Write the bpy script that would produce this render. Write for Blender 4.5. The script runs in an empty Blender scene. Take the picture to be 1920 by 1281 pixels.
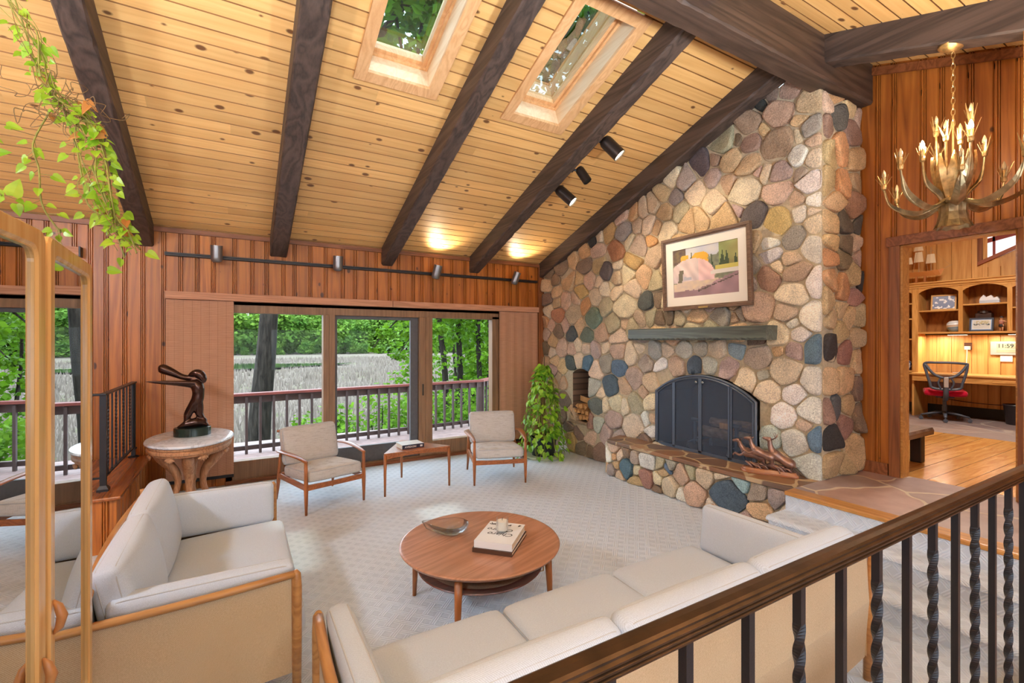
import bpy, math, random
from mathutils import Vector, Matrix, noise as mnoise
R = random.Random(7)
SC = bpy.context.scene
COL = SC.collection
PI = math.pi
def V(*a): return Vector(a)
def lin(c):
    c = c / 255.0
    return c / 12.92 if c <= 0.04045 else ((c + 0.055) / 1.055) ** 2.4
def rgb(r, g, b): return (lin(r), lin(g), lin(b), 1.0)

# ---------------------------------------------------------------- materials
class NT:
    def __init__(s, name):
        s.m = bpy.data.materials.new(name); s.m.use_nodes = True
        s.t = s.m.node_tree; s.t.nodes.clear()
        s.out = s.n('ShaderNodeOutputMaterial')
    def n(s, typ, **kw):
        nd = s.t.nodes.new(typ)
        for k, v in kw.items(): setattr(nd, k, v)
        return nd
    def l(s, a, b): s.t.links.new(a, b)
    def inp(s, node, key, v):
        if v is None: return
        if hasattr(v, 'is_output') or isinstance(v, bpy.types.NodeSocket): s.l(v, node.inputs[key])
        else: node.inputs[key].default_value = v
    def bsdf(s, col, rough=0.5, metal=0.0, normal=None, **kw):
        b = s.n('ShaderNodeBsdfPrincipled')
        s.inp(b, 'Base Color', col); s.inp(b, 'Roughness', rough); s.inp(b, 'Metallic', metal)
        for k, v in kw.items(): s.inp(b, k.replace('_', ' '), v)
        if normal is not None: s.l(normal, b.inputs['Normal'])
        s.l(b.outputs[0], s.out.inputs[0]); return b
    def coord(s, scale=(1, 1, 1), rot=(0, 0, 0), kind='Object'):
        tc = s.n('ShaderNodeTexCoord'); mp = s.n('ShaderNodeMapping')
        mp.inputs['Scale'].default_value = scale; mp.inputs['Rotation'].default_value = rot
        s.l(tc.outputs[kind], mp.inputs[0]); return mp.outputs[0]
    def noise(s, vec, scale=5, detail=4, rough=0.5, dist=0.0):
        nd = s.n('ShaderNodeTexNoise'); s.l(vec, nd.inputs['Vector'])
        nd.inputs['Scale'].default_value = scale; nd.inputs['Detail'].default_value = detail
        nd.inputs['Roughness'].default_value = rough; nd.inputs['Distortion'].default_value = dist
        return nd.outputs['Fac']
    def voro(s, vec, scale=5, feature='F1', rnd=1.0, out='Distance'):
        nd = s.n('ShaderNodeTexVoronoi', feature=feature); s.l(vec, nd.inputs['Vector'])
        nd.inputs['Scale'].default_value = scale; nd.inputs['Randomness'].default_value = rnd
        return nd.outputs[out]
    def ramp(s, fac, stops):
        nd = s.n('ShaderNodeValToRGB'); e = nd.color_ramp.elements
        while len(e) < len(stops): e.new(0.5)
        for i, (p, c) in enumerate(stops):
            e[i].position = p; e[i].color = c if len(c) == 4 else (*c, 1)
        s.l(fac, nd.inputs[0]); return nd.outputs[0]
    def mix(s, fac, a, b, mode='MIX'):
        nd = s.n('ShaderNodeMix', data_type='RGBA', blend_type=mode)
        s.inp(nd, 0, fac); s.inp(nd, 6, a); s.inp(nd, 7, b); return nd.outputs[2]
    def math(s, op, a, b=None, c=None):
        nd = s.n('ShaderNodeMath', operation=op); s.inp(nd, 0, a)
        if b is not None: s.inp(nd, 1, b)
        if c is not None: s.inp(nd, 2, c)
        return nd.outputs[0]
    def maprange(s, v, a, b, c, d):
        nd = s.n('ShaderNodeMapRange'); s.l(v, nd.inputs[0])
        for i, q in enumerate((a, b, c, d)): nd.inputs[i + 1].default_value = q
        return nd.outputs[0]
    def attr(s, name, out='Color'):
        nd = s.n('ShaderNodeAttribute', attribute_name=name); return nd.outputs[out]
    def bump(s, h, strength=0.3, dist=0.01, normal=None):
        nd = s.n('ShaderNodeBump'); nd.inputs['Strength'].default_value = strength
        nd.inputs['Distance'].default_value = dist; s.l(h, nd.inputs['Height'])
        if normal is not None: s.l(normal, nd.inputs['Normal'])
        return nd.outputs[0]

def plain(name, c, rough=0.5, metal=0.0, nz=0.0, nscale=30, bump=0.0, bscale=60, spec=None):
    t = NT(name); col = c
    vec = t.coord()
    if nz > 0:
        f = t.noise(vec, nscale, 4)
        dk = tuple(x * (1 - nz) for x in c[:3]) + (1,); lt = tuple(min(1, x * (1 + nz)) for x in c[:3]) + (1,)
        col = t.ramp(f, [(0.3, dk), (0.7, lt)])
    nrm = None
    if bump > 0: nrm = t.bump(t.noise(vec, bscale, 5, 0.6), bump, 0.004)
    kw = {}
    if spec is not None: kw['Specular_IOR_Level'] = spec
    t.bsdf(col, rough, metal, nrm, **kw); return t.m

def wood(name, c1, c2, axis=2, rough=0.45, scale=1.0, stretch=0.06, knots=0.0, knotc=(0.05, 0.02, 0.01, 1), rnd=False, bump=0.15, coat=0.0, kscale=3.2):
    """wood grain running along one object axis; 'rnd' varies the tone board by board"""
    t = NT(name)
    sc = [1, 1, 1]; sc[axis] = stretch
    base = t.coord()
    if rnd:  # every board has its own stretch of grain
        a = t.attr('rnd')
        off = t.n('ShaderNodeVectorMath', operation='MULTIPLY_ADD')
        t.l(a, off.inputs[0]); off.inputs[1].default_value = (7, 7, 7); t.l(base, off.inputs[2]); base = off.outputs[0]
    mp = t.n('ShaderNodeMapping'); mp.inputs['Scale'].default_value = sc; t.l(base, mp.inputs[0]); vec = mp.outputs[0]
    big = t.noise(vec, 5 * scale, 3, 0.5, 0.6)
    fine = t.noise(vec, 90 * scale, 3, 0.6)
    rings = t.math('FRACT', t.math('MULTIPLY', big, 9.0))
    rr = t.math('ABSOLUTE', t.math('SUBTRACT', rings, 0.5))
    f = t.math('ADD', t.math('MULTIPLY', rr, 0.9), t.math('MULTIPLY', fine, 0.6))
    col = t.ramp(f, [(0.2, c2), (0.75, c1)])
    lo = t.noise(base, 1.7, 2)
    col = t.mix(t.maprange(lo, 0.3, 0.7, 0.0, 0.35), col, c2)
    if rnd:
        v = t.math('MULTIPLY_ADD', t.attr('rnd', 'Fac'), 0.3, 0.85)
        hv = t.n('ShaderNodeHueSaturation'); t.l(v, hv.inputs['Value']); t.l(col, hv.inputs['Color']); col = hv.outputs[0]
    if knots > 0:
        sx = t.n('ShaderNodeSeparateXYZ'); t.l(base, sx.inputs[0]); cb = t.n('ShaderNodeCombineXYZ')
        if axis == 2: t.l(t.math('ADD', sx.outputs[0], sx.outputs[1]), cb.inputs[0]); t.l(t.math('MULTIPLY', sx.outputs[2], .6), cb.inputs[1])
        else: t.l(sx.outputs[1 - axis], cb.inputs[0]); t.l(t.math('MULTIPLY', sx.outputs[axis], .6), cb.inputs[1])
        wob = t.noise(cb.outputs[0], 25, 2)
        vd = t.n('ShaderNodeTexVoronoi', voronoi_dimensions='2D'); vd.inputs['Scale'].default_value = kscale; t.l(cb.outputs[0], vd.inputs['Vector'])
        sep = t.n('ShaderNodeSeparateColor'); t.l(vd.outputs['Color'], sep.inputs[0])
        size = t.maprange(sep.outputs[0], 0.45, 1.0, 0.0, 0.11 * knots)
        d = t.math('SUBTRACT', t.math('ADD', vd.outputs['Distance'], t.math('MULTIPLY', wob, 0.03)), size)
        mk1 = t.maprange(d, -0.015, 0.03, 1.0, 0.0)
        col = t.mix(t.math('MULTIPLY', mk1, 0.9), col, knotc)
    nrm = t.bump(f, bump, 0.002) if bump > 0 else None
    kw = {'Coat_Weight': coat, 'Coat_Roughness': 0.15} if coat else {}
    t.bsdf(col, rough, 0, nrm, **kw); return t.m

def fabric(name, c, dark, scale=1.0, slub=False, stripe=True):
    t = NT(name); vec = t.coord()
    w1 = t.n('ShaderNodeTexWave', wave_type='BANDS', bands_direction='DIAGONAL'); t.l(vec, w1.inputs[0]); w1.inputs['Scale'].default_value = 95 * scale
    w1.inputs['Distortion'].default_value = 1.0; w1.inputs['Detail'].default_value = 2
    nz = t.noise(vec, 260 * scale, 3, 0.7)
    h = t.math('ADD', t.math('MULTIPLY', w1.outputs['Fac'], 0.28 if stripe else 0.0), t.math('MULTIPLY', nz, 0.75))
    col = t.ramp(h, [(0.25, dark), (0.8, c)])
    if slub:
        v2 = t.coord((1.5, 1.5, 30)); s1 = t.noise(v2, 6, 4, 0.7)
        v3 = t.coord((30, 30, 1.5)); s2 = t.noise(v3, 5, 3, 0.7)
        col = t.mix(t.maprange(s1, 0.52, 0.72, 0.0, 0.75), col, slub)
        col = t.mix(t.maprange(s2, 0.55, 0.75, 0.0, 0.35), col, slub)
    t.bsdf(col, 0.95, 0, t.bump(h, 0.35, 0.002), Specular_IOR_Level=0.15, Sheen_Weight=0.15)
    return t.m

def emis(name, c, s):
    t = NT(name); e = t.n('ShaderNodeEmission'); e.inputs[0].default_value = c; e.inputs[1].default_value = s
    t.l(e.outputs[0], t.out.inputs[0]); return t.m

def thin_glass(name, tint=(0.97, 0.99, 0.98, 1), ior=1.5, rough=0.0, boost=1.0):
    """window pane: clear with the mirror reflection of glass at a glancing angle"""
    t = NT(name)
    tr = t.n('ShaderNodeBsdfTransparent'); tr.inputs[0].default_value = tint
    gl = t.n('ShaderNodeBsdfGlossy'); gl.inputs['Roughness'].default_value = rough
    fr = t.n('ShaderNodeFresnel'); fr.inputs[0].default_value = ior
    mx = t.n('ShaderNodeMixShader')
    f = t.math('MULTIPLY', fr.outputs[0], boost); f2 = t.math('MINIMUM', f, 1.0)
    t.l(f2, mx.inputs[0]); t.l(tr.outputs[0], mx.inputs[1]); t.l(gl.outputs[0], mx.inputs[2])
    t.l(mx.outputs[0], t.out.inputs[0]); return t.m

def leafmat(name, c1, c2, trans=0.35, rough=0.5, spec=0.3, nsc=2.0, attr=False):
    t = NT(name); vec = t.coord()
    f = t.noise(vec, nsc, 3)
    col = t.ramp(f, [(0.3, c1), (0.7, c2)])
    if attr:
        hv = t.n('ShaderNodeHueSaturation'); t.l(t.math('MULTIPLY_ADD', t.attr('rnd', 'Fac'), 0.9, 0.55), hv.inputs['Value'])
        t.l(col, hv.inputs['Color']); col = hv.outputs[0]
    b = t.n('ShaderNodeBsdfPrincipled'); t.l(col, b.inputs['Base Color']); b.inputs['Roughness'].default_value = rough
    b.inputs['Specular IOR Level'].default_value = spec
    tl = t.n('ShaderNodeBsdfTranslucent'); t.l(col, tl.inputs[0])
    mx = t.n('ShaderNodeMixShader'); mx.inputs[0].default_value = trans
    t.l(b.outputs[0], mx.inputs[1]); t.l(tl.outputs[0], mx.inputs[2]); t.l(mx.outputs[0], t.out.inputs[0]); return t.m

def attrmat(name, rough=0.8, speck=0.25, sscale=60, bump=0.3, bscale=30, spec=0.3):
    """colour of each face from the mesh, with mineral speckle"""
    t = NT(name); vec = t.coord()
    a = t.attr('col'); n1 = t.noise(vec, sscale, 4, 0.7); n2 = t.noise(vec, 9, 3)
    nz = t.math('ADD', t.math('MULTIPLY', n1, 0.75), t.math('MULTIPLY', n2, 0.25))
    v = t.maprange(nz, 0.3, 0.7, 1 - speck, 1 + speck)
    hv = t.n('ShaderNodeHueSaturation'); t.l(v, hv.inputs['Value']); t.l(a, hv.inputs['Color'])
    nb = t.noise(vec, bscale, 6, 0.65)
    t.bsdf(hv.outputs[0], rough, 0, t.bump(nb, bump, 0.02) if bump else None, Specular_IOR_Level=spec); return t.m

# ---------------------------------------------------------------- mesh builder
class MB:
    def __init__(s): s.v = []; s.f = []; s.c = []; s.r = []; s.cc = None; s.rr = 0.0
    def add(s, vs, fs, M=None):
        o = len(s.v)
        for p in vs:
            q = M @ Vector(p) if M is not None else p
            s.v.append((q[0], q[1], q[2]))
        for f in fs:
            s.f.append(tuple(i + o for i in f)); s.c.append(s.cc); s.r.append(s.rr)
        return s
    def box(s, x0, x1, y0, y1, z0, z1, M=None):
        vs = [(x, y, z) for z in (z0, z1) for y in (y0, y1) for x in (x0, x1)]
        return s.add(vs, [(0, 2, 3, 1), (4, 5, 7, 6), (0, 1, 5, 4), (2, 6, 7, 3), (0, 4, 6, 2), (1, 3, 7, 5)], M)
    def taper(s, p0, p1, a0, b0, a1, b1, up=None):
        """four sided bar between two points, a x b section at each end"""
        p0 = Vector(p0); p1 = Vector(p1); d = (p1 - p0).normalized()
        u = Vector(up) if up else (Vector((1, 0, 0)) if abs(d.x) < 0.9 else Vector((0, 1, 0)))
        u = (u - d * u.dot(d)).normalized(); w = d.cross(u)
        vs = []
        for p, a, b in ((p0, a0, b0), (p1, a1, b1)):
            for i, j in ((-1, -1), (1, -1), (1, 1), (-1, 1)): vs.append(p + u * (a * i / 2) + w * (b * j / 2))
        return s.add(vs, [(3, 2, 1, 0), (4, 5, 6, 7), (0, 1, 5, 4), (1, 2, 6, 5), (2, 3, 7, 6), (3, 0, 4, 7)])
    def tube(s, pts, r, n=8, caps=True, flat=1.0, up=None, closed=False, M=None):
        pts = [Vector(p) for p in pts]; k = len(pts)
        rs = list(r) if hasattr(r, '__len__') else [r] * k
        u = Vector(up) if up else None; vs = []; fs = []
        for i, p in enumerate(pts):
            if closed: d = pts[(i + 1) % k] - pts[i - 1]
            else: d = pts[min(i + 1, k - 1)] - pts[max(i - 1, 0)]
            if d.length < 1e-9: d = Vector((0, 0, 1))
            d.normalize()
            if u is None: u = d.orthogonal()
            uu = u - d * u.dot(d)
            if uu.length < 1e-6: uu = d.orthogonal()
            uu.normalize()
            if up is None: u = uu
            w = d.cross(uu)
            for j in range(n):
                a = 2 * PI * j / n
                vs.append(p + uu * (math.cos(a) * rs[i] * flat) + w * (math.sin(a) * rs[i]))
        m = k if closed else k - 1
        for i in range(m):
            for j in range(n):
                a, b = i * n + j, i * n + (j + 1) % n; c, d2 = ((i + 1) % k) * n + (j + 1) % n, ((i + 1) % k) * n + j
                fs.append((a, b, c, d2))
        if caps and not closed:
            fs.append(tuple(range(n - 1, -1, -1))); fs.append(tuple((k - 1) * n + j for j in range(n)))
        return s.add(vs, fs, M)
    def lathe(s, prof, n=24, c=(0, 0, 0), M=None, sx=1.0, sy=1.0):
        vs = []; fs = []; k = len(prof)
        for r, z in prof:
            for j in range(n):
                a = 2 * PI * j / n; vs.append((c[0] + math.cos(a) * r * sx, c[1] + math.sin(a) * r * sy, c[2] + z))
        for i in range(k - 1):
            for j in range(n):
                fs.append((i * n + j, i * n + (j + 1) % n, (i + 1) * n + (j + 1) % n, (i + 1) * n + j))
        if prof[0][0] > 1e-6: fs.append(tuple(range(n - 1, -1, -1)))
        if prof[-1][0] > 1e-6: fs.append(tuple((k - 1) * n + j for j in range(n)))
        return s.add(vs, fs, M)
    def prism(s, poly, a0, a1, axis=2, M=None):
        """polygon (u,v) extruded along an axis: 2:(x,y), 0:(y,z), 1:(x,z)"""
        def P(u, v, a): return (u, v, a) if axis == 2 else ((a, u, v) if axis == 0 else (u, a, v))
        n = len(poly); vs = [P(u, v, a0) for u, v in poly] + [P(u, v, a1) for u, v in poly]
        fs = [tuple(range(n - 1, -1, -1)), tuple(range(n, 2 * n))]
        for i in range(n): fs.append((i, (i + 1) % n, n + (i + 1) % n, n + i))
        return s.add(vs, fs, M)
    def cushion(s, hx, hy, hz, r, puff=0.0, n=10, M=None, puffy=0.0):
        """soft rounded block; puff swells the z faces, puffy the y faces"""
        idx = {}; vs = []; fs = []
        def ease(t): return math.copysign(1 - (1 - abs(t)) ** 1.7, t)
        def vert(p):
            key = tuple(round(q, 5) for q in p)
            if key in idx: return idx[key]
            q = [ease(p[0]) * hx, ease(p[1]) * hy, ease(p[2]) * hz]
            inn = [max(-(h - r), min(h - r, a)) for a, h in zip(q, (hx, hy, hz))]
            d = Vector([a - b for a, b in zip(q, inn)])
            if d.length > 1e-9: d = d.normalized() * r
            o = [inn[i] + d[i] for i in range(3)]
            fx = 1 - (o[0] / hx) ** 2; fy = 1 - (o[1] / hy) ** 2; fz = 1 - (o[2] / hz) ** 2
            if puff: o[2] += math.copysign(puff, o[2]) * max(0, fx) ** .6 * max(0, fy) ** .6 * min(1, abs(o[2]) / hz)
            if puffy: o[1] += math.copysign(puffy, o[1]) * max(0, fx) ** .6 * max(0, fz) ** .6 * min(1, abs(o[1]) / hy)
            idx[key] = len(vs); vs.append(o); return idx[key]
        g = [-1 + 2 * i / n for i in range(n + 1)]
        for ax in range(3):
            for sg in (-1, 1):
                for i in range(n):
                    for j in range(n):
                        q = []
                        for a, b in ((g[i], g[j]), (g[i + 1], g[j]), (g[i + 1], g[j + 1]), (g[i], g[j + 1])):
                            p = [0, 0, 0]; p[ax] = sg; p[(ax + 1) % 3] = a; p[(ax + 2) % 3] = b; q.append(vert(p))
                        fs.append(tuple(q) if sg > 0 else tuple(reversed(q)))
        return s.add(vs, fs, M)
    def quadstrip(s, A, B):
        n = len(A); return s.add(list(A) + list(B), [(i, i + 1, n + i + 1, n + i) for i in range(n - 1)])
    def leaf(s, p, d, nrm, L, W, fold=0.25, curl=0.15):
        """heart shaped leaf folded along its midrib"""
        p = Vector(p); d = Vector(d).normalized(); nrm = Vector(nrm); nrm = (nrm - d * nrm.dot(d))
        if nrm.length < 1e-5: nrm = d.orthogonal()
        nrm.normalize(); w = d.cross(nrm)
        prof = [(0.0, 0.0), (-0.06, 0.28), (0.12, 0.5), (0.4, 0.46), (0.72, 0.24), (1.0, 0.0)]
        mid = [(0.0, 0), (0.0, 0), (0.2, 0), (0.45, 0), (0.74, 0), (1.0, 0)]
        vs = []
        for t, q in mid: vs.append(p + d * (t * L) - nrm * (curl * L * t * t))
        for sg in (-1, 1):
            for t, q in prof: vs.append(p + d * (t * L) + w * (sg * q * W) + nrm * (fold * q * W - curl * L * t * t))
        fs = []
        for k, o in ((0, 6), (1, 12)):
            for i in range(1, 5):
                f = (i, i + 1, o + i + 1, o + i); fs.append(f if k else tuple(reversed(f)))
        return s.add(vs, fs)
    def card(s, p, d, nrm, L, W):
        p = Vector(p); d = Vector(d).normalized(); nrm = Vector(nrm); w = d.cross(nrm)
        if w.length < 1e-5: w = d.orthogonal()
        w.normalize()
        return s.add([p, p + d * L * .45 + w * W * .5, p + d * L, p + d * L * .45 - w * W * .5], [(0, 1, 2, 3)])
    def mesh(s, name, smooth=False):
        me = bpy.data.meshes.new(name); me.from_pydata(s.v, [], s.f); 
        if any(c is not None for c in s.c):
            at = me.attributes.new('col', 'FLOAT_COLOR', 'FACE')
            flat = []
            for c in s.c: flat += list(c if c is not None else (.5, .5, .5, 1))
            at.data.foreach_set('color', flat)
        if any(s.r):
            at = me.attributes.new('rnd', 'FLOAT', 'FACE'); at.data.foreach_set('value', s.r)
        if smooth: me.polygons.foreach_set('use_smooth', [True] * len(me.polygons))
        me.validate(); me.update(); return me
    def build(s, name, m, parent=None, smooth=False, bevel=0.0, loc=None, seg=2, angle=None):
        o = bpy.data.objects.new(name, s.mesh(name, smooth)); COL.objects.link(o)
        if m: o.data.materials.append(m)
        if parent is not None: o.parent = parent
        if loc is not None: o.location = loc
        if bevel:
            b = o.modifiers.new('b', 'BEVEL'); b.width = bevel; b.segments = seg; b.limit_method = 'ANGLE'; b.angle_limit = math.radians(40)
        if smooth and angle:
            o.data.set_sharp_from_angle(angle=math.radians(angle))
        return o

def tag(o, label=None, cat=None, group=None, kind=None):
    if label: o['label'] = label
    if cat: o['category'] = cat
    if group: o['group'] = group
    if kind: o['kind'] = kind
    return o
def thing(name, label, cat, loc=(0, 0, 0), rotz=0.0, group=None):
    o = bpy.data.objects.new(name, None); o.empty_display_size = 0.1; COL.objects.link(o)
    o.location = loc; o.rotation_euler = (0, 0, rotz); return tag(o, label, cat, group)
def struct(o, label=None):
    o['kind'] = 'structure'
    if label: o['label'] = label
    return o
def copy_tree(o, parent=None):
    c = o.copy(); COL.objects.link(c); c.parent = parent
    for ch in list(o.children): copy_tree(ch, c)
    return c
def text(name, body, size, m, parent, loc, rot, extrude=0.0005, align='CENTER', bold=False, shear=0.0, sx=1.0):
    cu = bpy.data.curves.new(name, 'FONT'); cu.body = body; cu.size = size; cu.extrude = extrude
    cu.align_x = align; cu.align_y = 'CENTER'; cu.shear = shear
    if bold: cu.offset = size * 0.02
    o = bpy.data.objects.new(name, cu); COL.objects.link(o); o.data.materials.append(m)
    bpy.context.view_layer.update()
    me = bpy.data.meshes.new_from_object(o.evaluated_get(bpy.context.evaluated_depsgraph_get()))
    bpy.data.objects.remove(o); o = bpy.data.objects.new(name, me); COL.objects.link(o)
    if not me.materials: me.materials.append(m)
    o.parent = parent; o.location = loc; o.rotation_euler = rot; o.scale = (sx, 1, 1); return o
def rotm(ax, deg): return Matrix.Rotation(math.radians(deg), 4, ax)
def T(x, y, z): return Matrix.Translation((x, y, z))
def bez(p0, p1, p2, p3, n=8):
    out = []
    for i in range(n + 1):
        t = i / n; a = (1 - t) ** 3; b = 3 * t * (1 - t) ** 2; c = 3 * t * t * (1 - t); d = t ** 3
        out.append(Vector(p0) * a + Vector(p1) * b + Vector(p2) * c + Vector(p3) * d)
    return out
def catmull(P, n=6):
    P = [Vector(p) for p in P]; out = []
    for i in range(len(P) - 1):
        a = P[max(i - 1, 0)]; b = P[i]; c = P[i + 1]; d = P[min(i + 2, len(P) - 1)]
        for k in range(n):
            t = k / n
            out.append(0.5 * ((2 * b) + (c - a) * t + (2 * a - 5 * b + 4 * c - d) * t * t + (3 * b - a - 3 * c + d) * t ** 3))
    out.append(P[-1]); return out
def rrect(hx, hy, r, n=5):
    out = []
    for cx, cy, a0 in ((hx - r, hy - r, 0), (-hx + r, hy - r, 90), (-hx + r, -hy + r, 180), (hx - r, -hy + r, 270)):
        for i in range(n + 1):
            a = math.radians(a0 + 90 * i / n); out.append((cx + r * math.cos(a), cy + r * math.sin(a)))
    return out
# ---------------------------------------------------------------- palette
M = {}
M['pine'] = wood('pine_ceiling', rgb(238, 190, 122), rgb(224, 170, 102), axis=0, rough=0.5, scale=0.7, stretch=0.05, knots=1.0, knotc=rgb(96, 52, 28), rnd=True, bump=0.05, kscale=4.6)
M['grooveshade'] = wood('pine_groove_shade', rgb(166, 112, 62), rgb(132, 84, 44), axis=0, rough=.6, stretch=.05)  # groove faces: the shade between ceiling boards put into the colour
M['panel'] = wood('knotty_panel', rgb(190, 116, 46), rgb(142, 78, 27), axis=2, rough=0.4, scale=0.8, stretch=0.05, knots=1.0, knotc=rgb(64, 28, 10), rnd=True, bump=0.06, kscale=4.6)
M['oakpanel'] = wood('office_panel', rgb(226, 178, 112), rgb(196, 140, 76), axis=2, rough=0.4, scale=0.8, stretch=0.05, rnd=True, bump=0.04)
M['trim'] = wood('dark_trim', rgb(150, 92, 56), rgb(104, 56, 28), axis=0, rough=0.45, stretch=0.05)
M['trimv'] = wood('dark_trim_upright', rgb(150, 92, 52), rgb(104, 56, 26), axis=2, rough=0.45, stretch=0.05)
M['beam'] = wood('hewn_beam', rgb(92, 75, 66), rgb(50, 40, 36), axis=1, rough=0.55, scale=0.8, stretch=0.05, bump=0.4)
M['beamx'] = wood('hewn_beam_cross', rgb(86, 65, 53), rgb(48, 35, 29), axis=0, rough=0.55, scale=0.8, stretch=0.05, bump=0.4)
M['well'] = wood('pale_pine', rgb(240, 214, 178), rgb(228, 196, 154), axis=1, rough=0.5, stretch=0.06, bump=0.03)
M['casing'] = wood('casing_pine', rgb(230, 182, 130), rgb(208, 154, 102), axis=1, rough=0.5, stretch=0.06, bump=0.05)
M['winframe'] = wood('window_frame', rgb(150, 114, 82), rgb(120, 90, 64), axis=2, rough=0.5, stretch=0.05, bump=0.05)
M['black'] = plain('black_iron', rgb(34, 34, 38), 0.42, 0.3, bump=0.05)
M['glass'] = thin_glass('window_glass', boost=0.18)
M['skyglass'] = thin_glass('skylight_glass', (.46, .60, .60, 1), boost=.8)
M['mortar'] = plain('mortar', rgb(186, 172, 146), 0.95, nz=0.15, nscale=40, bump=0.5, bscale=90)
M['stone'] = attrmat('field_stone', 0.85, 0.55, 85, 0.9, 45)
M['oak'] = wood('oak_step', rgb(206, 150, 84), rgb(168, 110, 50), axis=1, rough=0.3, stretch=0.05, bump=0.03)

def carpet_mat():
    t = NT('carved_carpet'); vc0 = t.coord(); s0 = t.n('ShaderNodeSeparateXYZ'); t.l(vc0, s0.inputs[0]); cb0 = t.n('ShaderNodeCombineXYZ'); ux = t.math('ADD', s0.outputs[0], s0.outputs[2])   # the pattern runs on down the step fronts
    t.l(t.math('MULTIPLY', t.math('ADD', ux, s0.outputs[1]), .7071), cb0.inputs[0]); t.l(t.math('MULTIPLY', t.math('SUBTRACT', ux, s0.outputs[1]), .7071), cb0.inputs[1]); vec = cb0.outputs[0]
    sp = t.n('ShaderNodeSeparateXYZ'); t.l(vec, sp.inputs[0])
    P = 0.088
    def band(c, other):
        u = t.math('FRACT', t.math('DIVIDE', c, P))
        inb = t.math('LESS_THAN', u, 0.5)
        rid = t.math('MULTIPLY_ADD', t.math('COSINE', t.math('MULTIPLY', u, 2 * PI * 6)), -0.25, 0.5)
        return inb, t.math('MULTIPLY', inb, rid)
    bu, ru = band(sp.outputs[0], 0); bv, rv = band(sp.outputs[1], 0)
    par = t.math('MODULO', t.math('ADD', t.math('FLOOR', t.math('DIVIDE', sp.outputs[0], P)), t.math('FLOOR', t.math('DIVIDE', sp.outputs[1], P))), 2)
    par = t.math('ABSOLUTE', par)
    over = t.mix(par, ru, rv)
    both = t.math('MULTIPLY', bu, bv)
    either = t.math('MAXIMUM', ru, rv)
    h = t.mix(both, either, over)
    yarn = t.noise(vec, 420, 2, 0.7)
    hh = t.math('ADD', h, t.math('MULTIPLY', yarn, 0.45))
    col = t.ramp(t.math('ADD', t.math('MULTIPLY', yarn, .6), t.math('MULTIPLY', h, .5)), [(0.15, rgb(210, 217, 227)), (0.75, rgb(237, 243, 251))])
    stain = t.noise(vec, 1.3, 3, 0.6); col = t.mix(t.maprange(stain, 0.55, 0.8, 0, 0.18), col, rgb(196, 180, 160))
    t.bsdf(col, 0.98, 0, t.bump(hh, .7, 0.012), Specular_IOR_Level=0.1); return t.m
M['carpet'] = carpet_mat()

def flag_mat(name, tones, scale=1.6, mort=rgb(176, 158, 132), edge=0.02):
    t = NT(name); vec = t.coord()
    wob = t.n('ShaderNodeTexNoise'); wob.inputs['Scale'].default_value = 2.5; t.l(vec, wob.inputs['Vector'])
    ad = t.n('ShaderNodeVectorMath', operation='MULTIPLY_ADD'); t.l(wob.outputs['Color'], ad.inputs[0]); ad.inputs[1].default_value = (.25, .25, 0); t.l(vec, ad.inputs[2])
    v = ad.outputs[0]
    d = t.voro(v, scale, 'DISTANCE_TO_EDGE'); c = t.voro(v, scale, 'F1', out='Color')
    sep = t.n('ShaderNodeSeparateColor'); t.l(c, sep.inputs[0])
    n = len(tones); st = [((i + .5) / n, k) for i, k in enumerate(tones)]
    col = t.ramp(sep.outputs[0], st)
    n2 = t.noise(vec, 6, 5, 0.6); col = t.mix(t.maprange(n2, .35, .7, 0, .35), col, rgb(120, 92, 78))
    edgef = t.maprange(d, edge * .6, edge, 0, 1)
    col = t.mix(edgef, mort, col)
    t.bsdf(col, t.maprange(edgef, 0, 1, .9, .45), 0, t.bump(t.math('ADD', edgef, t.math('MULTIPLY', n2, .4)), .25, .008)); return t.m
M['flag'] = flag_mat('flagstone', [rgb(182, 150, 138), rgb(158, 144, 144), rgb(192, 160, 146), rgb(150, 134, 136), rgb(176, 142, 130)], 1.35, rgb(206, 190, 168), .022)
M['hearthtop'] = flag_mat('hearth_slate', [rgb(150, 108, 72), rgb(86, 74, 70), rgb(130, 92, 64), rgb(104, 86, 76), rgb(164, 124, 84)], 3.2, rgb(184, 160, 126), 0.05)
M['slate'] = flag_mat('office_slate', [rgb(150, 132, 128), rgb(136, 122, 124), rgb(160, 140, 132)], 1.2, rgb(160, 146, 138))

def plank_floor():
    t = NT('plank_floor'); vec = t.coord()
    sp = t.n('ShaderNodeSeparateXYZ'); t.l(vec, sp.inputs[0])
    row = t.math('FLOOR', t.math('DIVIDE', sp.outputs[1], 0.2))
    wn = t.n('ShaderNodeTexWhiteNoise', noise_dimensions='1D'); t.l(row, wn.inputs['W'])
    fr = t.math('FRACT', t.math('DIVIDE', sp.outputs[1], 0.2))
    gap = t.math('LESS_THAN', fr, 0.03)
    v2 = t.coord((0.12, 1, 1)); g = t.noise(v2, 18, 4, 0.6, 0.8)
    col = t.ramp(g, [(0.3, rgb(186, 124, 60)), (0.7, rgb(222, 168, 96))])
    hv = t.n('ShaderNodeHueSaturation'); t.l(t.math('MULTIPLY_ADD', wn.outputs[0], .35, .8), hv.inputs['Value']); t.l(col, hv.inputs['Color'])
    col = t.mix(gap, hv.outputs[0], rgb(70, 40, 18))
    t.bsdf(col, 0.22, 0, t.bump(t.math('SUBTRACT', 1.0, gap), .2, .003)); return t.m
M['plank'] = plank_floor()

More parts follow.
